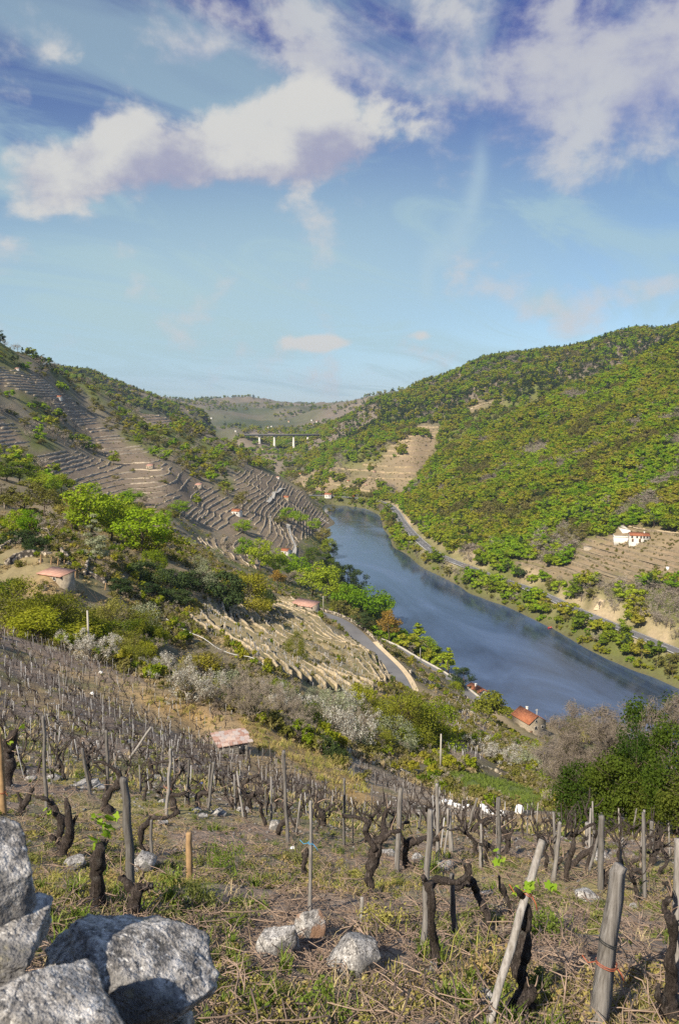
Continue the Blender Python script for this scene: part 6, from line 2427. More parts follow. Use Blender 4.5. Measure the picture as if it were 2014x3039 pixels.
def near_vines():
    G = 'gnarled vines in the foreground'
    vine_px([(1100, 2655, 15), (1093, 2600, 17), (1108, 2545, 22), (1118, 2505, 18)], [[(1112, 2520, 12), (1085, 2470, 9), (1090, 2440, 8), (1060, 2425, 6), (1015, 2420, 6)], [(1118, 2505, 14), (1140, 2475, 11), (1135, 2440, 9), (1150, 2400, 7)], [(1125, 2500, 10), (1160, 2470, 8), (1190, 2466, 7)]], 'thick black vine with a knotted head left of the centre stake', foot=(1100, 2652), group=G)
    vine_px([(1215, 2578, 15), (1198, 2545, 14), (1200, 2515, 14), (1235, 2495, 12)], [[(1235, 2497, 12), (1262, 2488, 10), (1290, 2494, 8), (1300, 2480, 6)], [(1205, 2510, 8), (1180, 2450, 6), (1215, 2440, 5)]], 'vine bowed to the right in front of the meadow', group=G)
    vine_px([(1294, 2862, 20), (1290, 2800, 17), (1278, 2740, 14), (1280, 2670, 13), (1272, 2625, 18)], [[(1275, 2625, 14), (1300, 2610, 11), (1335, 2618, 10), (1365, 2612, 10), (1392, 2590, 9), (1388, 2560, 7)], [(1270, 2630, 9), (1255, 2600, 7)]], 'vine tied to the grey centre stake, its arm reaching right', foot=(1294, 2860), group=G)
    vine_px([(1447, 2775, 12), (1448, 2730, 11), (1432, 2690, 12), (1412, 2645, 14), (1400, 2615, 16)], [[(1405, 2620, 13), (1380, 2620, 12), (1360, 2632, 10), (1345, 2640, 8)], [(1395, 2612, 9), (1385, 2585, 7), (1372, 2560, 5)]], 'arched vine bending down to the right of the centre stake', group=G)
    vine_px([(1530, 3030, 34), (1545, 2975, 38), (1552, 2920, 26), (1535, 2870, 22), (1545, 2810, 20), (1560, 2750, 17)], [[(1560, 2752, 15), (1562, 2700, 12), (1548, 2660, 9), (1530, 2640, 7)], [(1548, 2985, 24), (1575, 2950, 18), (1580, 2935, 12)]], 'massive shaggy vine trunk behind the leaning pale stake', [(1548, 2655, 5, 0.032), (1556, 2630, 5, 0.034), (1640, 2640, 4, 0.03)], foot=(1535, 3025), group=G)
    vine_px([(1517, 2720, 9), (1512, 2690, 9), (1500, 2660, 9), (1490, 2630, 7)], [[(1500, 2660, 7), (1485, 2640, 6), (1480, 2600, 4)]], 'thin dark vine left of the massive trunk', [(1478, 2560, 4, 0.05)], group=G)
    vine_px([(1470, 2545, 9), (1462, 2520, 9), (1445, 2505, 8), (1432, 2498, 7)], [[(1440, 2502, 7), (1428, 2490, 6), (1424, 2470, 5)]], 'small hooked vine by a slim stake', group=G)
    vine_px([(1496, 2535, 10), (1508, 2505, 10), (1498, 2470, 9), (1485, 2455, 7)], [[(1505, 2490, 7), (1520, 2460, 5), (1530, 2440, 4)]], 'small dark vine right of the hooked one', group=G)
    vine_px([(1400, 2470, 8), (1412, 2450, 9), (1430, 2440, 9), (1450, 2430, 7), (1475, 2424, 5)], [[(1425, 2442, 7), (1415, 2420, 6), (1422, 2395, 5)]], 'crooked vine against the white sacks', group=G)
    vine_px([(1690, 2578, 10), (1705, 2560, 11), (1730, 2535, 11), (1762, 2515, 9)], [[(1740, 2528, 8), (1770, 2512, 7), (1790, 2495, 5)]], 'vine leaning far to the right near a thin stake', group=G)
    vine_px([(1640, 2600, 10), (1650, 2575, 10), (1655, 2555, 9)], [[(1652, 2565, 7), (1668, 2545, 5)], [(1650, 2562, 7), (1640, 2535, 5), (1632, 2510, 4)]], 'short forked vine beside a slender stake', group=G)
    vine_px([(1785, 2635, 11), (1793, 2610, 12), (1790, 2590, 11), (1778, 2575, 8)], [[(1793, 2600, 8), (1812, 2580, 6)]], 'dark stump like vine behind the stout stake', group=G)
    vine_px([(1925, 2575, 11), (1938, 2545, 12), (1945, 2520, 10), (1960, 2500, 7)], [[(1940, 2540, 8), (1920, 2530, 6)]], 'vine near the right edge behind a stake', group=G)
    vine_px([(1900, 2620, 7), (1905, 2600, 7), (1895, 2585, 6), (1872, 2583, 5)], [[(1900, 2592, 5), (1912, 2580, 4)]], 'looping thin vine behind the thick right stake', group=G)
    vine_px([(1985, 3040, 30), (1975, 2980, 26), (1990, 2920, 20), (1988, 2850, 16), (1995, 2780, 15), (1985, 2720, 16)], [[(1988, 2725, 13), (1970, 2690, 9), (1990, 2660, 7), (1978, 2630, 6), (1965, 2620, 4)], [(1972, 2985, 16), (1950, 2950, 10), (1955, 2920, 6)]], 'tall dark vine cut by the right border', foot=(1985, 3035), group=G)
    vine_px([(285, 2690, 27), (288, 2630, 25), (294, 2570, 22), (299, 2512, 20)], [[(299, 2520, 14), (312, 2500, 9)]], 'thick upright vine stump with fresh leaves on top', [(300, 2505, 9, 0.055), (312, 2480, 7, 0.055), (290, 2430, 4, 0.035)], group=G)
    vine_px([(412, 2735, 26), (400, 2690, 24), (405, 2650, 20), (418, 2628, 16)], [[(405, 2655, 14), (375, 2620, 12), (360, 2598, 13)], [(412, 2640, 12), (438, 2630, 10), (455, 2622, 6)], [(410, 2650, 8), (420, 2610, 4), (428, 2590, 3)]], 'twisted black stump at the foot of the blue grey stake', foot=(410, 2720), group=G)
    vine_px([(180, 2540, 19), (200, 2500, 17), (205, 2450, 13), (198, 2370, 10)], [[(200, 2495, 12), (215, 2450, 7), (228, 2420, 5)], [(185, 2520, 12), (170, 2500, 9)]], 'forked upright vine at the left beside the wall', group=G)
    vine_px([(160, 2510, 12), (182, 2470, 16), (178, 2430, 15), (160, 2395, 13), (148, 2378, 11)], [[(150, 2385, 9), (135, 2370, 7), (110, 2365, 6)], [(165, 2500, 9), (152, 2480, 8)]], 'bent vine with a curling dark trunk left of the forked one', [(144, 2412, 5, 0.04)], foot=(165, 2510), group=G)
    vine_px([(55, 2420, 13), (68, 2395, 13), (85, 2365, 11), (97, 2338, 9)], [[(70, 2390, 8), (50, 2350, 5)]], 'vine leaning right above the upright wall stone', group=G)
    vine_px([(22, 2330, 18), (28, 2270, 22), (30, 2230, 20), (40, 2180, 15)], [[(30, 2230, 14), (12, 2200, 9)], [(36, 2190, 11), (50, 2165, 7)], [(30, 2240, 10), (12, 2250, 7)]], 'stout dark vine at the left border', [(30, 2205, 4, 0.08), (70, 2168, 4, 0.08)], group=G)
    vine_px([(432, 2538, 7), (418, 2505, 8), (422, 2465, 9), (440, 2440, 9)], [[(440, 2442, 8), (460, 2428, 6), (500, 2425, 5), (530, 2410, 8)], [(438, 2440, 6), (448, 2420, 4)]], 'thin vine looping over a short stake', group=G)
    vine_px([(318, 2412, 17), (312, 2385, 16), (325, 2350, 13), (352, 2330, 12)], [[(350, 2332, 11), (355, 2300, 8), (330, 2275, 7), (300, 2262, 5), (275, 2262, 4)], [(352, 2330, 9), (360, 2320, 8)]], 'arching vine behind the blue grey stake', group=G)
    vine_px([(520, 2408, 11), (512, 2380, 11), (505, 2350, 9), (512, 2320, 8)], [[(508, 2355, 8), (530, 2360, 6), (555, 2350, 4)], [(512, 2325, 6), (532, 2295, 4)]], 'vine tied with red twine to its stake', group=G)
    vine_px([(592, 2400, 11), (586, 2372, 11), (598, 2355, 11), (620, 2352, 9)], [[(618, 2352, 9), (635, 2345, 6)]], 'short hooked vine near the blue scrap', group=G)
    vine_px([(740, 2402, 10), (738, 2380, 10), (745, 2360, 10), (765, 2352, 9)], [[(742, 2365, 8), (715, 2345, 7), (735, 2315, 6), (765, 2300, 5)], [(765, 2352, 7), (785, 2355, 6)]], 'vine with a long arm raised to the right in mid slope', group=G)
    vine_px([(690, 2402, 8), (700, 2375, 8), (705, 2345, 8)], [[(705, 2350, 6), (725, 2340, 5)]], 'vine left of the one with a raised arm', group=G)
    vine_px([(826, 2480, 8), (828, 2455, 8), (845, 2435, 9), (855, 2410, 9), (835, 2385, 8)], [[(838, 2388, 7), (815, 2378, 6), (820, 2358, 5)], [(850, 2400, 6), (868, 2385, 4)]], 'twiggy vine in front of the white stone', group=G)
    vine_px([(955, 2450, 13), (958, 2425, 12), (948, 2405, 8)], [[(955, 2420, 7), (975, 2395, 5), (1000, 2385, 4)], [(950, 2410, 6), (935, 2385, 5)]], 'low dark vine behind the stake with blue twine', group=G)
    vine_px([(908, 2600, 8), (900, 2570, 8), (908, 2540, 7), (912, 2515, 6)], [[(905, 2550, 5), (895, 2530, 4)]], 'thin curved vine against the stake with blue twine', group=G)
    vine_px([(250, 2290, 9), (258, 2255, 9), (252, 2220, 7)], [[(256, 2240, 6), (280, 2225, 4)], [(254, 2230, 6), (240, 2205, 4)]], 'slender vine above the row of pale stones', group=G)
    vine_px([(455, 2300, 9), (448, 2275, 9), (440, 2255, 7)], [[(445, 2270, 7), (480, 2262, 6), (520, 2256, 4)], [(448, 2270, 6), (415, 2268, 5), (390, 2270, 4)]], 'dark vine with arms spread level in mid slope', group=G)


def near_stakes():
    S = 'stakes in the foreground'
    for row in [
        ((1254, 2814), (1277, 2404), 19, 'slim grey stake with a vine tied to it near the picture centre', 'wood_grey', (), 0.0),
        ((1452, 3036), (1608, 2492), 25, 'pale weathered stake leaning strongly to the right with red twine', 'wood_grey', ((0.70, 'twine_red'),), 0.25),
        ((1765, 3075), (1842, 2568), 50, 'thick pale square stake leaning right with dark wire and red twine', 'wood_grey', ((0.42, 'twine_red'), (0.55, 'plastic_dark')), 0.1),
        ((1177, 2590), (1190, 2338), 16, 'dark brown stake with a pale cap in front of the meadow', 'wood_grey', (), 0.0),
        ((1347, 2790), (1341, 2594), 17, 'short dark stake under the arched vine', 'wood_grey', (), 0.0),
        ((1296, 2575), (1296, 2325), 12, 'tall thin dark stake behind the centre stake', 'wood_grey', (), 0.0),
        ((1479, 2562), (1479, 2367), 12, 'slim stake with a whitish top beside the hooked vine', 'wood_grey', (), 0.0),
        ((1781, 2640), (1782, 2421), 19, 'stout greenish stake standing against the dark trees', 'wood_grey', (), 0.0),
        ((1932, 2520), (1932, 2437), 13, 'greenish stake near the right edge standing against the trees', 'wood_grey', (), 0.0),
        ((1640, 2616), (1662, 2440), 14, 'slender leaning stake right of the pale leaning one', 'wood_grey', (), 0.0),
        ((2002, 2985), (2010, 2488), 26, 'tall grey stake cut by the right border', 'wood_grey', (), 0.0),
        ((1745, 2590), (1778, 2468), 9, 'thin leaning stake beside the vine leaning right', 'wood_grey', (), 0.0),
        ((1742, 2505), (1742, 2442), 18, 'broad short weathered stake in the middle right', 'wood_grey', (), 0.0),
        ((1071, 2750), (1074, 2662), 13, 'knee high grey stake behind the white boulder', 'wood_grey', (), 0.0),
        ((1241, 2465), (1250, 2404), 8, 'thin pale stick left of the centre stake', 'wood_grey', (), 0.0),
        ((1338, 2530), (1330, 2400), 15, 'broad grey split stake behind the bowed vine', 'wood_grey', (), 0.0),
        ((1385, 2470), (1415, 2368), 8, 'pale stick leaning right before the white sacks', 'wood_grey', (), 0.0),
        ((392, 2655), (367, 2308), 26, 'tall blue grey stake with a pale cut top at the left', 'wood_grey', (), 0.0),
        ((562, 2618), (560, 2470), 21, 'short new brown stake with a pale cut top', 'post_new', (), 0.0),
        ((919, 2706), (922, 2376), 12, 'slim grey stake with a knot of blue twine', 'wood_grey', ((0.62, 'twine_blue'),), 0.0),
        ((12, 2418), (-4, 2176), 21, 'orange brown round stake at the left border', 'post_new', ((0.28, 'twine_red'),), 0.0),
        ((139, 2412), (129, 2125), 11, 'thin dark stake left of the forked vine', 'wood_grey', (), 0.0),
        ((322, 2360), (315, 2167), 11, 'pale blue grey stake behind the arching vine', 'wood_grey', (), 0.0),
        ((494, 2420), (507, 2222), 11, 'dark leaning stake wound with red twine', 'wood_grey', ((0.42, 'twine_red'),), 0.0),
        ((559, 2394), (560, 2254), 9, 'slim pale stake left of the blue scrap', 'wood_grey', (), 0.0),
        ((618, 2405), (634, 2262), 10, 'dark stake right of the blue scrap', 'wood_grey', (), 0.0),
        ((854, 2508), (842, 2228), 12, 'tall dark stake through the twiggy vine', 'wood_grey', (), 0.0),
        ((451, 2548), (449, 2434), 10, 'short dark stake under the looping vine', 'wood_grey', (), 0.0),
        ((385, 2250), (449, 2157), 8, 'pale stick leaning far right in mid slope', 'wood_grey', (), 0.0),
        ((268, 2360), (245, 2220), 11, 'leaning dark stake above the row of pale stones', 'wood_grey', (), 0.0),
        ((1020, 2510), (1022, 2310), 9, 'thin stake left of the thick black vine', 'wood_grey', (), 0.0),
        ((1425, 2580), (1424, 2500), 10, 'short dark stake right of the bowed vine', 'wood_grey', (), 0.0),
    ]:
        stake(row[0], row[1], row[2], row[3], row[4], row[5], row[6], S, 'square' in row[3])
    for k, (px, pb, pt) in enumerate([(121, 1674, 1646), (152, 1676, 1653), (172, 1680, 1656), (190, 1686, 1662), (224, 1716, 1688), (232, 1718, 1692), (437, 1823, 1798), (313, 1752, 1730)]):
        stake((px, pb), (px + 2, pt), 4.5, 'sunlit orange stake in the row behind the red roofed hut', 'post_new', (), 0, 'stakes behind the red roofed hut')


near_vines()
near_stakes()


# ------------------------------------------------------------------ rocks
def rock_mesh(seed, sub=4, cuts=11, rough=0.06, sx=1, sy=1, sz=1, mat='granite', planes=()):
    r_ = np.random.default_rng(seed)
    bm = bmesh.new()
    bmesh.ops.create_icosphere(bm, subdivisions=sub, radius=1.0)
    V = np.array([v.co[:] for v in bm.verts])
    for k in range(cuts):
        n = r_.normal(size=3)
        n /= np.linalg.norm(n)
        d = r_.uniform(0.47, 0.82)
        s = V @ n
        over = s > d
        V[over] -= np.outer((s[over] - d) * 0.985, n)
    if planes:
        V = V / np.abs(V).max(0)
    for (nx, ny, nz_, d) in planes:
        n = np.array((nx, ny, nz_), float)
        n /= np.linalg.norm(n)
        s = V @ n
        over = s > d
        V[over] -= np.outer((s[over] - d) * 0.96, n)
    off = r_.uniform(0, 50, 3)
    for i in range(len(V)):
        p = Vector(V[i] * 1.6 + off)
        k = 1 + rough * 0.8 * mnoise.noise(p) + rough * 0.9 * mnoise.noise(p * 2.7) + rough * 0.55 * mnoise.noise(p * 6.5) + rough * 0.42 * mnoise.noise(p * 14) + rough * 0.26 * mnoise.noise(p * 31)
        V[i] *= k
    V = V / np.abs(V).max(0) * np.array((sx, sy, sz))
    for v, c in zip(bm.verts, V):
        v.co = c
    me = bpy.data.meshes.new('rock')
    bm.to_mesh(me)
    bm.free()
    me.polygons.foreach_set('use_smooth', np.ones(len(me.polygons), bool))
    me.materials.append(MATS[mat])
    return me


simple('rock_brown', (0.33, 0.20, 0.13), 0.4, 9.0, 0.9, 0.01)


def wall_and_rocks():
    # the corner of dry stone wall beside the viewer; each stone is a piece of it
    def stone(root, o0, x0, x1, y0, y1, Y, depth, seed, tilt=0.0, rough=0.06, cuts=14, planes=()):
        # outline measured on the face turned to the viewer
        a, b = px_at(x0, y1, Y), px_at(x1, y0, Y)
        c = (a + b) / 2
        hx, hz = abs(b[0] - a[0]) / 2, abs(b[2] - a[2]) / 2
        me = rock_mesh(seed, 5, cuts, rough, hx, depth, hz, 'granite', planes)
        return link('stone', me, root, tuple(c + (0, depth * 0.55, 0) - o0), (0, tilt, 0))
    o0 = np.array((-0.62, 1.35, gz(-0.62, 1.35)))
    root = tag(empty('dry_stone_wall', tuple(o0)), 'corner of a dry stone wall of speckled granite in the bottom left', 'wall')
    flat = [(0.1, -1, 0.15, 0.62)]
    stone(root, o0, -300, 112, 2520, 2800, 1.30, 0.11, 3, 0.02, 0.05, 12, flat + [(0.15, -0.1, 1, 0.82), (1, -0.2, -0.05, 0.84), (0.7, -0.3, 0.7, 1.05)])
    stone(root, o0, -140, 128, 2770, 2930, 1.24, 0.10, 14, 0.0, 0.07, 12, flat + [(0.5, -0.2, 0.8, 0.62), (0.8, -0.1, -0.55, 0.75)])
    stone(root, o0, 70, 618, 2800, 3190, 1.36, 0.15, 29, 0.0, 0.07, 12, [(0.25, -0.9, 0.35, 0.60), (0.62, -0.1, 0.75, 0.42), (-0.75, -0.3, 0.55, 0.66), (-0.15, -0.25, 1, 0.86), (0.75, -0.4, -0.55, 0.70), (0.1, -0.75, -0.6, 0.60)])
    stone(root, o0, -240, 340, 2965, 3260, 1.08, 0.12, 31, 0.0, 0.06, 12, [(0.1, -0.9, 0.5, 0.62), (0.55, -0.2, 0.8, 0.50), (0.05, 0, 1, 0.80)])
    stone(root, o0, 300, 560, 3130, 3400, 1.36, 0.13, 37, 0.1)
    stone(root, o0, -420, 40, 2980, 3400, 1.38, 0.12, 41, 0.1)
    stone(root, o0, -60, 330, 3100, 3520, 1.34, 0.2, 43, -0.1)
    stone(root, o0, 260, 620, 3300, 3700, 1.42, 0.2, 47, 0.0)
    stone(root, o0, -300, 160, 3460, 4100, 1.35, 0.22, 53, 0.0)
    stone(root, o0, 120, 560, 3620, 4200, 1.45, 0.22, 59, 0.0)
    rocks = [
        (1057, 2822, 160, 148, 'squarish white granite boulder in the centre foreground'),
        (822, 2795, 118, 100, 'speckled grey boulder left of the squarish white one'),
        (925, 2745, 96, 108, 'upright stone with a brown top between the two boulders'),
        (1428, 2962, 98, 72, 'pale low boulder at the foot of the leaning stake'),
        (427, 2560, 72, 68, 'rounded grey boulder behind the blue grey stake'),
        (218, 2562, 66, 42, 'flat pale stone by the thick vine stump'),
        (552, 2672, 44, 30, 'small pale stone in the green weeds'),
        (815, 2448, 44, 40, 'white stone in front of the twiggy vine'),
        (481, 2380, 28, 24, 'small grey stone under the red wound stake'),
        (582, 2404, 34, 18, 'flat pale stone below the hooked vine'),
        (650, 2412, 44, 28, 'grey stone right of the flat pale one'),
        (600, 2420, 34, 12, 'thin pale slab left of the grey stone'),
        (160, 2305, 50, 20, 'flat stone at the left end of the pale row'),
        (257, 2328, 86, 18, 'long pale stone of the row under the leaning stake'),
        (300, 2336, 50, 14, 'right end stone of the pale row'),
        (470, 2310, 66, 18, 'long pale slab behind the spread vine'),
        (1155, 2528, 48, 26, 'grey stone right of the thick black vine'),
        (1240, 2545, 48, 26, 'grey stone under the bowed vine'),
        (1322, 2570, 64, 24, 'grey slab right of the centre stake'),
        (1777, 2544, 64, 28, 'grey stone behind the leaning vine'),
        (1748, 2660, 78, 34, 'flat grey slab left of the thick right stake'),
        (1880, 2690, 30, 18, 'small pale stone right of the thick right stake'),
        (480, 2440, 40, 22, 'grey stone left of the looping vine arm'),
        (380, 2200, 26, 18, 'pale stone high in the vineyard'),
        (720, 2405, 40, 16, 'pale stone under the vine with a raised arm'),
        (1285, 2868, 24, 30, 'small whitish stone against the foot of the tied vine'),
        (90, 2310, 34, 18, 'pale stone near the left border'),
    ]
    for k, (px, py, w, h, lb) in enumerate(rocks):
        x, y, z = cast(px, min(py + h * 0.38, 3300))
        s = math.hypot(y, CAMZ - z) / F
        root = None
        me = rock_mesh(100 + k * 3, 4, 22, 0.05, w / 2 * s, w * 0.46 * s, h * 0.56 * s)
        o = link('boulder', me, loc=(x, y, z + h * 0.22 * s), rot=(rng.uniform(-.1, .1), rng.uniform(-.1, .1), 0))
        tag(o, lb, 'stone', 'loose stones in the vineyard')
        if 'brown top' in lb:
            me.materials[0] = MATS['granite_rusty']
    # weathered plank
    x, y, z = cast(1424, 2660)
    tag(link('plank', MB().box(-0.16, 0.16, -0.03, 0.03, 0.0, 0.03).mesh('plank', MATS['wood_grey']), loc=(x, y, z + 0.02), rot=(0, R(-3), R(8))), 'short grey plank lying under the arched vine', 'plank')


wall_and_rocks()


# ------------------------------------------------------------------ rows of vines and stakes down the slope
def vine_proto(seed):
    r_ = np.random.default_rng(seed)
    h = r_.uniform(0.32, 0.6)
    lean = r_.normal(size=2) * 0.16
    tr = [np.array((0, 0, -0.12))]
    for k in range(1, 5):
        f = k / 4
        tr.append(np.array((lean[0] * f + r_.normal() * 0.035, lean[1] * f + r_.normal() * 0.035, h * f)))
    sp = spline(tr, 4)
    rr = np.linspace(0.036, 0.027, len(sp)) * (1 + r_.uniform(-.2, .25, len(sp)))
    trunk = MB().tube(sp, rr, 6, seed, 0.2).mesh('trunk', MATS['vine_bark'], True)
    arms = []
    for k in range(r_.integers(2, 4)):
        a = r_.uniform(0, 6.28)
        L = r_.uniform(0.16, 0.40)
        p = tr[-1]
        pts = [p - (0, 0, 0.03), p + np.array((math.cos(a) * L * 0.4, math.sin(a) * L * 0.4, L * r_.uniform(0.1, 0.4))), p + np.array((math.cos(a) * L * 0.8, math.sin(a) * L * 0.8, L * r_.uniform(0.2, 0.9))), p + np.array((math.cos(a) * L + r_.normal() * 0.05, math.sin(a) * L + r_.normal() * 0.05, L * r_.uniform(0.5, 1.4)))]
        sp = spline(pts, 3)
        arms.append(MB().tube(sp, np.linspace(0.021, 0.009, len(sp)) * (1 + r_.uniform(-.2, .25, len(sp))), 5, seed + k, 0.18).mesh('arm', MATS['vine_bark'], True))
    for k in range(3):
        a = r_.uniform(0, 6.28)
        p = tr[-1]
        L = r_.uniform(0.15, 0.4)
        pts = [p, p + np.array((math.cos(a) * L * 0.4, math.sin(a) * L * 0.4, L * 0.5)), p + np.array((math.cos(a + 0.5) * L * 0.6, math.sin(a + 0.5) * L * 0.6, L))]
        arms.append(MB().tube(spline(pts, 2), [0.010, 0.008, 0.007, 0.006, 0.004], 4).mesh('cane', MATS['vine_bark']))
    return trunk, arms


def stake_proto(seed):
    r_ = np.random.default_rng(seed)
    h = r_.uniform(0.8, 1.25)
    l = r_.normal(size=2) * 0.07
    pts = [(0, 0, -0.25), (0, 0, 0), (l[0] * 0.5 + r_.normal() * 0.012, l[1] * 0.5, h * 0.5), (l[0], l[1], h)]
    r0 = r_.uniform(0.014, 0.027)
    return MB().tube(pts, [r0 * 1.1, r0, r0 * 0.95, r0 * 0.85], 6, seed, 0.12).mesh('stake', MATS['wood_pale' if seed % 8 >= 4 else 'wood_grey'])


def vineyard_rows():
    a = R(28)
    ii, jj = np.meshgrid(np.arange(-140, 140), np.arange(-40, 160))
    gx = ii.ravel() * 1.14 + rng.uniform(-.28, .28, ii.size)
    gy = jj.ravel() * 1.62 + rng.uniform(-.22, .22, ii.size)
    X = gx * math.cos(a) - gy * math.sin(a)
    Y = gx * math.sin(a) + gy * math.cos(a)
    k = (Y > 6.5) & (Y < 112) & (np.abs(X / Y) < 0.56)
    X, Y = X[k], Y[k]
    Z = grid_z(X, Y)
    px, py = to_pix(X, Y, Z)
    reg = inside([(-400, 1850), (0, 1872), (115, 1897), (270, 1960), (424, 2022), (578, 2086), (690, 2130), (760, 2230), (880, 2265), (960, 2335), (1040, 2398), (1150, 2412), (1300, 2428), (1480, 2440), (1650, 2452), (2400, 2520), (2400, 2790), (2014, 2720), (1600, 2640), (1300, 2570), (1000, 2500), (700, 2440), (400, 2380), (0, 2310), (-400, 2310)], px, py)
    reg |= in_any('strip', px, py)
    hx, hy, _ = cast(693, 2238)
    reg &= np.hypot(X - hx, Y - hy - 1.0) > 2.0
    # the nearest rows are the hand-set vines above
    X, Y, Z, px, py = (q[reg] for q in (X, Y, Z, px, py))
    n = len(X)
    strip = in_any('strip', px, py)
    protos = [vine_proto(500 + s) for s in range(10)]
    stakes = [stake_proto(600 + s) for s in range(8)]
    pv = rng.integers(0, 10, n)
    rz = rng.uniform(0, 6.28, n)
    sc = rng.uniform(0.75, 1.3, n)
    inpic = (px > -10) & (px < 2025)
    order = np.argsort(np.where(inpic, Y / sc, 1e9))
    big = order[:270]
    def words(x, y):
        a = 'at the left' if x < 350 else 'left of the middle' if x < 750 else 'around the middle' if x < 1150 else 'right of the middle' if x < 1550 else 'at the right'
        b = 'first' if y < 13 else 'second' if y < 19 else 'third' if y < 27 else 'fourth' if y < 38 else 'fifth'
        return b + ' band of vineyard rows, ' + a
    for i in big:
        t, arms = protos[pv[i]]
        w = words(px[i], Y[i])
        root = tag(empty('vine', (X[i], Y[i], Z[i]), (0, 0, rz[i]), sc[i]), 'dark leafless vine in the ' + w, 'vine', 'vines in the ' + w)
        link('trunk', t, root)
        for am in arms:
            link(am.name.split('.')[0], am, root)
    rest = np.ones(n, bool)
    rest[big] = False
    src = []
    for t, arms in protos:
        j = bpy.data.meshes.new('vine_mass')
        bm = bmesh.new()
        for m in [t] + arms:
            bm.from_mesh(m)
        bm.to_mesh(j)
        bm.free()
        j.materials.append(MATS['vine_bark'])
        src.append(source(j))
    scatter('vine_rows', 'countless small vines in the far rows of the near vineyard', 'vines', np.column_stack((X, Y, Z))[rest], rz[rest], sc[rest], pv[rest], src)
    # stakes: about one to every second vine, thick with pale ones at the upper left
    k = rng.random(n) < np.where((px < 700) & (py < 2250), 0.6, 0.62)
    sx, sy = X[k] + rng.uniform(-.2, .2, k.sum()), Y[k] + rng.uniform(-.2, .2, k.sum())
    sz = grid_z(sx, sy)
    spx, spy = to_pix(sx, sy, sz)
    ss = rng.uniform(0.75, 1.12, len(sx))
    tilt = rng.normal(size=(len(sx), 2)) * 0.07
    sv = rng.integers(0, 8, len(sx))
    up = (spx < 760) & (spy < 2260)
    sv = np.where(up & (rng.random(len(sx)) < 0.8), sv % 4 + 4, np.where(rng.random(len(sx)) < 0.6, sv % 4, sv))
    srz = rng.uniform(0, 6.28, len(sx))
    order = np.argsort(np.where((spx > -5) & (spx < 2020), sy / ss, 1e9))
    big = order[:240]
    for i in big:
        w = words(spx[i], sy[i])
        o = link('vine_stake', stakes[sv[i]], None, (sx[i], sy[i], sz[i]), (tilt[i, 0], tilt[i, 1], srz[i]), ss[i])
        tag(o, 'grey wooden stake in the ' + w, 'stake', 'stakes in the ' + w)
    rest = np.ones(len(sx), bool)
    rest[big] = False
    scatter('stake_rows', 'countless pale stakes in the far rows of the near vineyard', 'stakes', np.column_stack((sx, sy, sz))[rest], srz[rest], ss[rest], sv[rest], [source(m) for m in stakes], tilt[rest])
    # stakes and stumps on the terraced block and the bare slope beyond
    m = 5000
    qx, qy = rng.uniform(560, 1540, m), rng.uniform(1790, 2260, m)
    ok = in_any('block', qx, qy) | in_any('red', qx, qy)
    P3 = np.array([cast(a_, b_, 90, 340) for a_, b_ in zip(qx[ok], qy[ok])])[:1300]
    P3[:, 2] = on_beds(P3[:, 0], P3[:, 1], P3[:, 2])
    kk = rng.integers(0, 8, len(P3))
    scatter('stake_rows', 'specks of stakes on the terraced block and the bare slope beyond it', 'stakes', P3, rng.uniform(0, 6, len(P3)), np.column_stack((np.full(len(P3), 2.2), np.full(len(P3), 2.2), rng.uniform(0.8, 1.2, len(P3)))), kk, [source(x) for x in stakes])
    print('VINES', n, len(sx))


vineyard_rows()


# ------------------------------------------------------------------ ground cover
def blades(seed, n, h, spread, w, mat, curl=0.35, lean=0.4):
    r_ = np.random.default_rng(seed)
    V, Fl = [], []
    for k in range(n):
        a = r_.uniform(0, 6.28)
        b = np.array((r_.normal() * spread * 0.4, r_.normal() * spread * 0.4, -0.005))
        d = np.array((math.cos(a), math.sin(a), 0))
        hh = h * r_.uniform(0.5, 1.15)
        s = np.array((-d[1], d[0], 0)) * w * r_.uniform(0.7, 1.3)
        m = b + d * hh * lean * 0.4 + (0, 0, hh * 0.6)
        t = b + d * hh * (lean + curl * r_.random()) + (0, 0, hh * r_.uniform(0.7, 1.0))
        i = len(V)
        V += [b - s, b + s, m + s * 0.8, m - s * 0.8, t]
        Fl += [(i, i + 1, i + 2, i + 3), (i + 3, i + 2, i + 4)]
    return mesh_np('tuft', V, Fl, MATS[mat])


def herb(seed, n, r, size, h, mat):
    """low leafy weed: a cushion of tiny leaves"""
    r_ = np.random.default_rng(seed)
    c = np.column_stack((r_.normal(size=(8, 2)) * r * 0.45, r_.uniform(0.1, 0.6, 8) * h))
    V, Fc = leaf_quads(c, np.column_stack((np.full((8, 2), r * 0.4), np.full(8, h * 0.4))), n, size, r_, up=0.9, shell=0.1)
    V[:, 2] = np.maximum(V[:, 2], 0.004)
    return mesh_np('herb', V, Fc, MATS[mat])


def twig(seed):
    r_ = np.random.default_rng(seed)
    L = r_.uniform(0.25, 0.6)
    pts = [np.array((-L / 2, 0, 0.01))]
    for k in range(4):
        pts.append(pts[-1] + np.array((L / 4, r_.normal() * 0.03, r_.normal() * 0.012 + 0.004)))
    mb = MB().tube(pts, np.linspace(0.0055, 0.003, 5), 4)
    p = pts[2]
    mb.tube([p, p + (0.06, 0.05 * r_.choice((-1, 1)), 0.02), p + (0.13, 0.09 * r_.choice((-1, 1)), 0.03)], [0.004, 0.003, 0.002], 4)
    return mb.mesh('twig', MATS['twig_dry'])


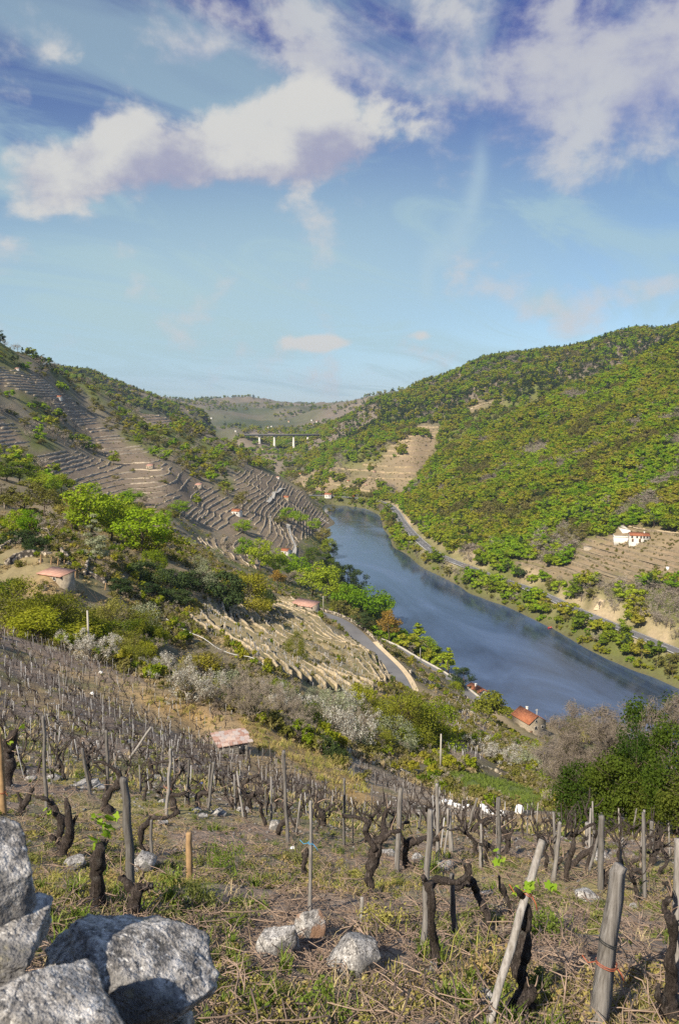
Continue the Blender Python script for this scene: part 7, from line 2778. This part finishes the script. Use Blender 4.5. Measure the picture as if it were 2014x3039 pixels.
def cover():
    def pts(n, ymin, ymax, power=1.0):
        v = rng.random(n) ** 0.72
        Y = np.exp(np.log(ymin) + (np.log(ymax) - np.log(ymin)) * v)
        X = rng.uniform(-0.52, 0.52, n) * Y
        return X, Y

    def mass(name, label, cat, X, Y, s0, s1, variants, tilt=None, sink=0.0):
        Z = grid_z(X, Y)
        n = len(X)
        scatter(name, label, cat, np.column_stack((X, Y, Z - sink)), rng.uniform(0, 6.28, n), rng.uniform(s0, s1, n), rng.integers(0, len(variants), n), [source(m) for m in variants], tilt)
    tw = [twig(700 + s) for s in range(7)]
    X, Y = pts(10000, 3.0, 28)
    k = fbm(X / 1.6, Y / 1.6, 91, 3) > -0.12
    X, Y = X[k], Y[k]
    mass('prunings', 'dry vine prunings littering the soil of the near vineyard', 'prunings', X, Y, 0.5, 1.35, tw, rng.normal(size=(len(X), 2)) * 0.12)
    st = [rock_mesh(800 + s, 2, 8, 0.08) for s in range(5)]
    X, Y = pts(7000, 3.0, 60)
    s = rng.uniform(0.004, 0.022, len(X)) ** 1.0 * np.clip(Y / 8, 0.8, 4)
    Z = grid_z(X, Y)
    scatter('gravel', 'small pale stones strewn over the soil of the near vineyard', 'gravel', np.column_stack((X, Y, Z)), rng.uniform(0, 6, len(X)), s, rng.integers(0, 5, len(X)), [source(m) for m in st])
    gy = [blades(900 + s, 26, 0.06, 0.09, 0.003, 'grass_yellow') for s in range(3)] + [herb(910 + s, 150, 0.12, 0.011, 0.06, 'grass_yellow') for s in range(3)]
    X, Y = pts(5200, 3.0, 34)
    k = (fbm(X / 2.3, Y / 2.3, 51, 4) + rng.normal(size=len(X)) * 0.10) > 0.15
    mass('weeds', 'yellowish low weeds in patches on the near slope', 'weeds', X[k], Y[k], 0.6, 1.5, gy)
    wo = [herb(930 + s, 170, 0.12, 0.012, 0.07, 'weed_olive') for s in range(4)] + [blades(940 + s, 18, 0.06, 0.08, 0.0035, 'weed_olive') for s in range(2)]
    X, Y = pts(5200, 3.0, 30)
    k = (fbm(X / 1.4, Y / 1.4, 95, 4) + rng.normal(size=len(X)) * 0.10) > 0.17
    mass('weeds', 'dull olive weeds between the vines of the near slope', 'weeds', X[k], Y[k], 0.5, 1.4, wo)
    gd = [blades(950 + s, 12, 0.10, 0.10, 0.0022, 'grass_dry', 0.9, 0.9) for s in range(4)]
    X, Y = pts(500, 3.0, 40)
    mass('dry_grass', 'bleached dry grass stalks over the near slope', 'grass', X, Y, 0.6, 1.5, gd)
    gg = [blades(960 + s, 34, 0.13, 0.07, 0.005, 'grass_green') for s in range(3)]
    X, Y = pts(1500, 3.0, 26)
    k = fbm(X / 1.1, Y / 1.1, 97, 3) > 0.3
    mass('grass', 'scattered fresh green grass tufts on the near slope', 'grass', X[k], Y[k], 0.6, 1.4, gg)
    # tussocks between the rows further down
    X, Y = pts(6000, 20, 100)
    px, py = to_pix(X, Y, grid_z(X, Y))
    k = inside([(-400, 1850), (0, 1872), (270, 1960), (578, 2086), (740, 2140), (960, 2250), (1130, 2400), (1480, 2440), (2400, 2520), (2400, 3000), (-400, 3000)], px, py) & (fbm(X / 3, Y / 3, 99, 4) + rng.normal(size=len(X)) * 0.1 > 0.05)
    mass('dry_grass', 'dry grass and weeds between the lower rows of the near vineyard', 'grass', X[k], Y[k], 0.8, 2.2, [blades(990 + s_, 22, 0.10, 0.22, 0.008, m_, 0.7, 0.6) for s_, m_ in ((0, 'grass_dry'), (1, 'grass_yellow'), (2, 'weed_olive'))] + [herb(996, 60, 0.16, 0.03, 0.08, 'weed_olive')])
    # grass of the meadow and the straw bank
    m = 9000
    X, Y = rng.uniform(-25, 60, m), rng.uniform(50, 125, m)
    Z = grid_z(X, Y)
    px, py = to_pix(X, Y, Z)
    big = [blades(970 + s, 30, 0.42, 0.5, 0.02, 'grass_green') for s in range(3)]
    k = in_any('grass', px, py)
    mass('grass', 'lush green grass of the small meadow below the vineyard', 'grass', X[k], Y[k], 0.6, 1.2, big)
    big = [blades(980 + s, 26, 0.34, 0.5, 0.018, 'grass_yellow', 0.8, 0.7) for s in range(3)]
    k = in_any('straw', px, py)
    mass('dry_grass', 'straw coloured grass on the bank beyond the near vineyard', 'grass', X[k], Y[k], 0.6, 1.3, big)
    # single weeds large enough to tell apart
    for kk, (px, py, w, h, mat, lb) in enumerate([
        (658, 2585, 92, 75, 'grass_green', 'leafy green weed clump in the left middle of the foreground'),
        (515, 2680, 110, 60, 'grass_green', 'fresh green grass clump in front of the new brown stake'),
        (600, 2690, 80, 70, 'weed_olive', 'olive leafy weed at the foot of the new brown stake'),
        (1620, 2775, 90, 70, 'grass_green', 'green weed clump right of the leaning stake'),
        (1420, 2900, 170, 70, 'grass_yellow', 'bright yellow green moss cushion below the arched vine'),
        (980, 3035, 130, 60, 'grass_green', 'green grass clump at the bottom edge'),
        (1590, 2960, 60, 60, 'weed_olive', 'small green weed right of the massive vine trunk'),
        (1130, 2760, 110, 50, 'grass_yellow', 'yellow green weed right of the knee high stake'),
        (880, 2560, 60, 50, 'weed_olive', 'olive weed beside the stake with blue twine'),
        (400, 2300, 60, 50, 'weed_olive', 'green weed behind the blue grey stake'),
        (240, 2310, 34, 26, 'grass_green', 'small green weed above the row of pale stones'),
        (1275, 2590, 34, 50, 'grass_green', 'green sprout at the slim stake in the centre'),
        (740, 2690, 60, 30, 'grass_green', 'low green tuft left of the brown topped stone'),
        (1780, 2750, 60, 40, 'weed_olive', 'olive weed left of the thick right stake'),
    ]):
        x, y, z = cast(px, min(py, 3200))
        s = math.hypot(y, CAMZ - z) / F
        r = tag(empty('weed_clump', (x, y, z)), lb, 'weed')
        link('leaves', herb(1000 + kk, 520, w * 0.62 * s, 0.016, h * 1.1 * s, mat), r)
        link('blades', blades(1050 + kk, 60, h * 1.3 * s, w * 0.8 * s, 0.004, mat), r)
    # litter
    for kk, (px, py, w, h, lb) in enumerate([
        (1318, 2379, 16, 14, 'leftmost white plastic sack at the lower edge of the vineyard'),
        (1336, 2383, 16, 16, 'second white plastic sack from the left at the vineyard edge'),
        (1355, 2392, 18, 18, 'third white plastic sack from the left at the vineyard edge'),
        (1374, 2402, 14, 14, 'fourth white plastic sack from the left at the vineyard edge'),
        (1388, 2390, 12, 10, 'small white plastic sack set back behind the others'),
        (1433, 2396, 20, 22, 'large white plastic sack in front of the meadow'),
        (1446, 2410, 22, 18, 'white plastic sack below the large one'),
        (1464, 2412, 14, 14, 'white plastic sack right of the large one'),
        (1486, 2416, 18, 20, 'white plastic sack beside the slim stake'),
        (1538, 2404, 28, 26, 'bulging white plastic sack standing alone at the right'),
    ]):
        x, y, z = cast(px, py + h * 0.4)
        s = math.hypot(y, CAMZ - z) / F
        o = link('plastic_sack', rock_mesh(1200 + kk, 3, 5, 0.22, w * 0.55 * s, w * 0.4 * s, h * 0.6 * s, 'plastic_white'), loc=(x, y, z + h * 0.4 * s))
        tag(o, lb, 'sack', 'white sacks at the vineyard edge')
    x, y, z = cast(1566, 2418)
    s = y / F
    tag(link('tarpaulin', rock_mesh(1220, 3, 5, 0.25, 20 * s, 10 * s, 10 * s, 'plastic_dark'), loc=(x, y, z + 6 * s)), 'dark crumpled tarpaulin beside the bulging white sack', 'tarpaulin')
    x, y, z = cast(598, 2332)
    s = y / F
    tag(link('plastic_scrap', rock_mesh(1221, 2, 5, 0.2, 7 * s, 5 * s, 8 * s, 'plastic_blue'), loc=(x, y, z + 6 * s)), 'bright blue plastic scrap among the vines', 'scrap')
    for (px, py, lb) in ((868, 2520, 'white rag on the soil right of the twiggy vine'), (300, 2000, 'white bag high in the left vineyard'), (275, 2062, 'white scrap beside a stake in the left vineyard')):
        x, y, z = cast(px, py)
        s = y / F
        tag(link('litter', rock_mesh(int(px), 2, 5, 0.2, 8 * s, 5 * s, 6 * s, 'plastic_white'), loc=(x, y, z + 3 * s)), lb, 'litter')


cover()


# ------------------------------------------------------------------ the air of the valley
def haze():
    m = bpy.data.materials.new('haze')
    m.use_nodes = True
    N = NT(m.node_tree)
    N.n.clear()
    v = N.node('ShaderNodeVolumePrincipled')
    v.inputs['Color'].default_value = (0.55, 0.72, 1.0, 1)
    v.inputs['Density'].default_value = 0.00007
    v.inputs['Anisotropy'].default_value = 0.1
    out = N.node('ShaderNodeOutputMaterial')
    N.l.new(v.outputs[0], out.inputs['Volume'])
    zmin = float(GZ.min()) - 1.0
    o = link('haze', MB().box(-5300, 5300, -330, 7100, zmin, 330).mesh('haze', m))
    tag(o, 'thin bluish haze filling the valley', 'haze', kind='stuff')


haze()
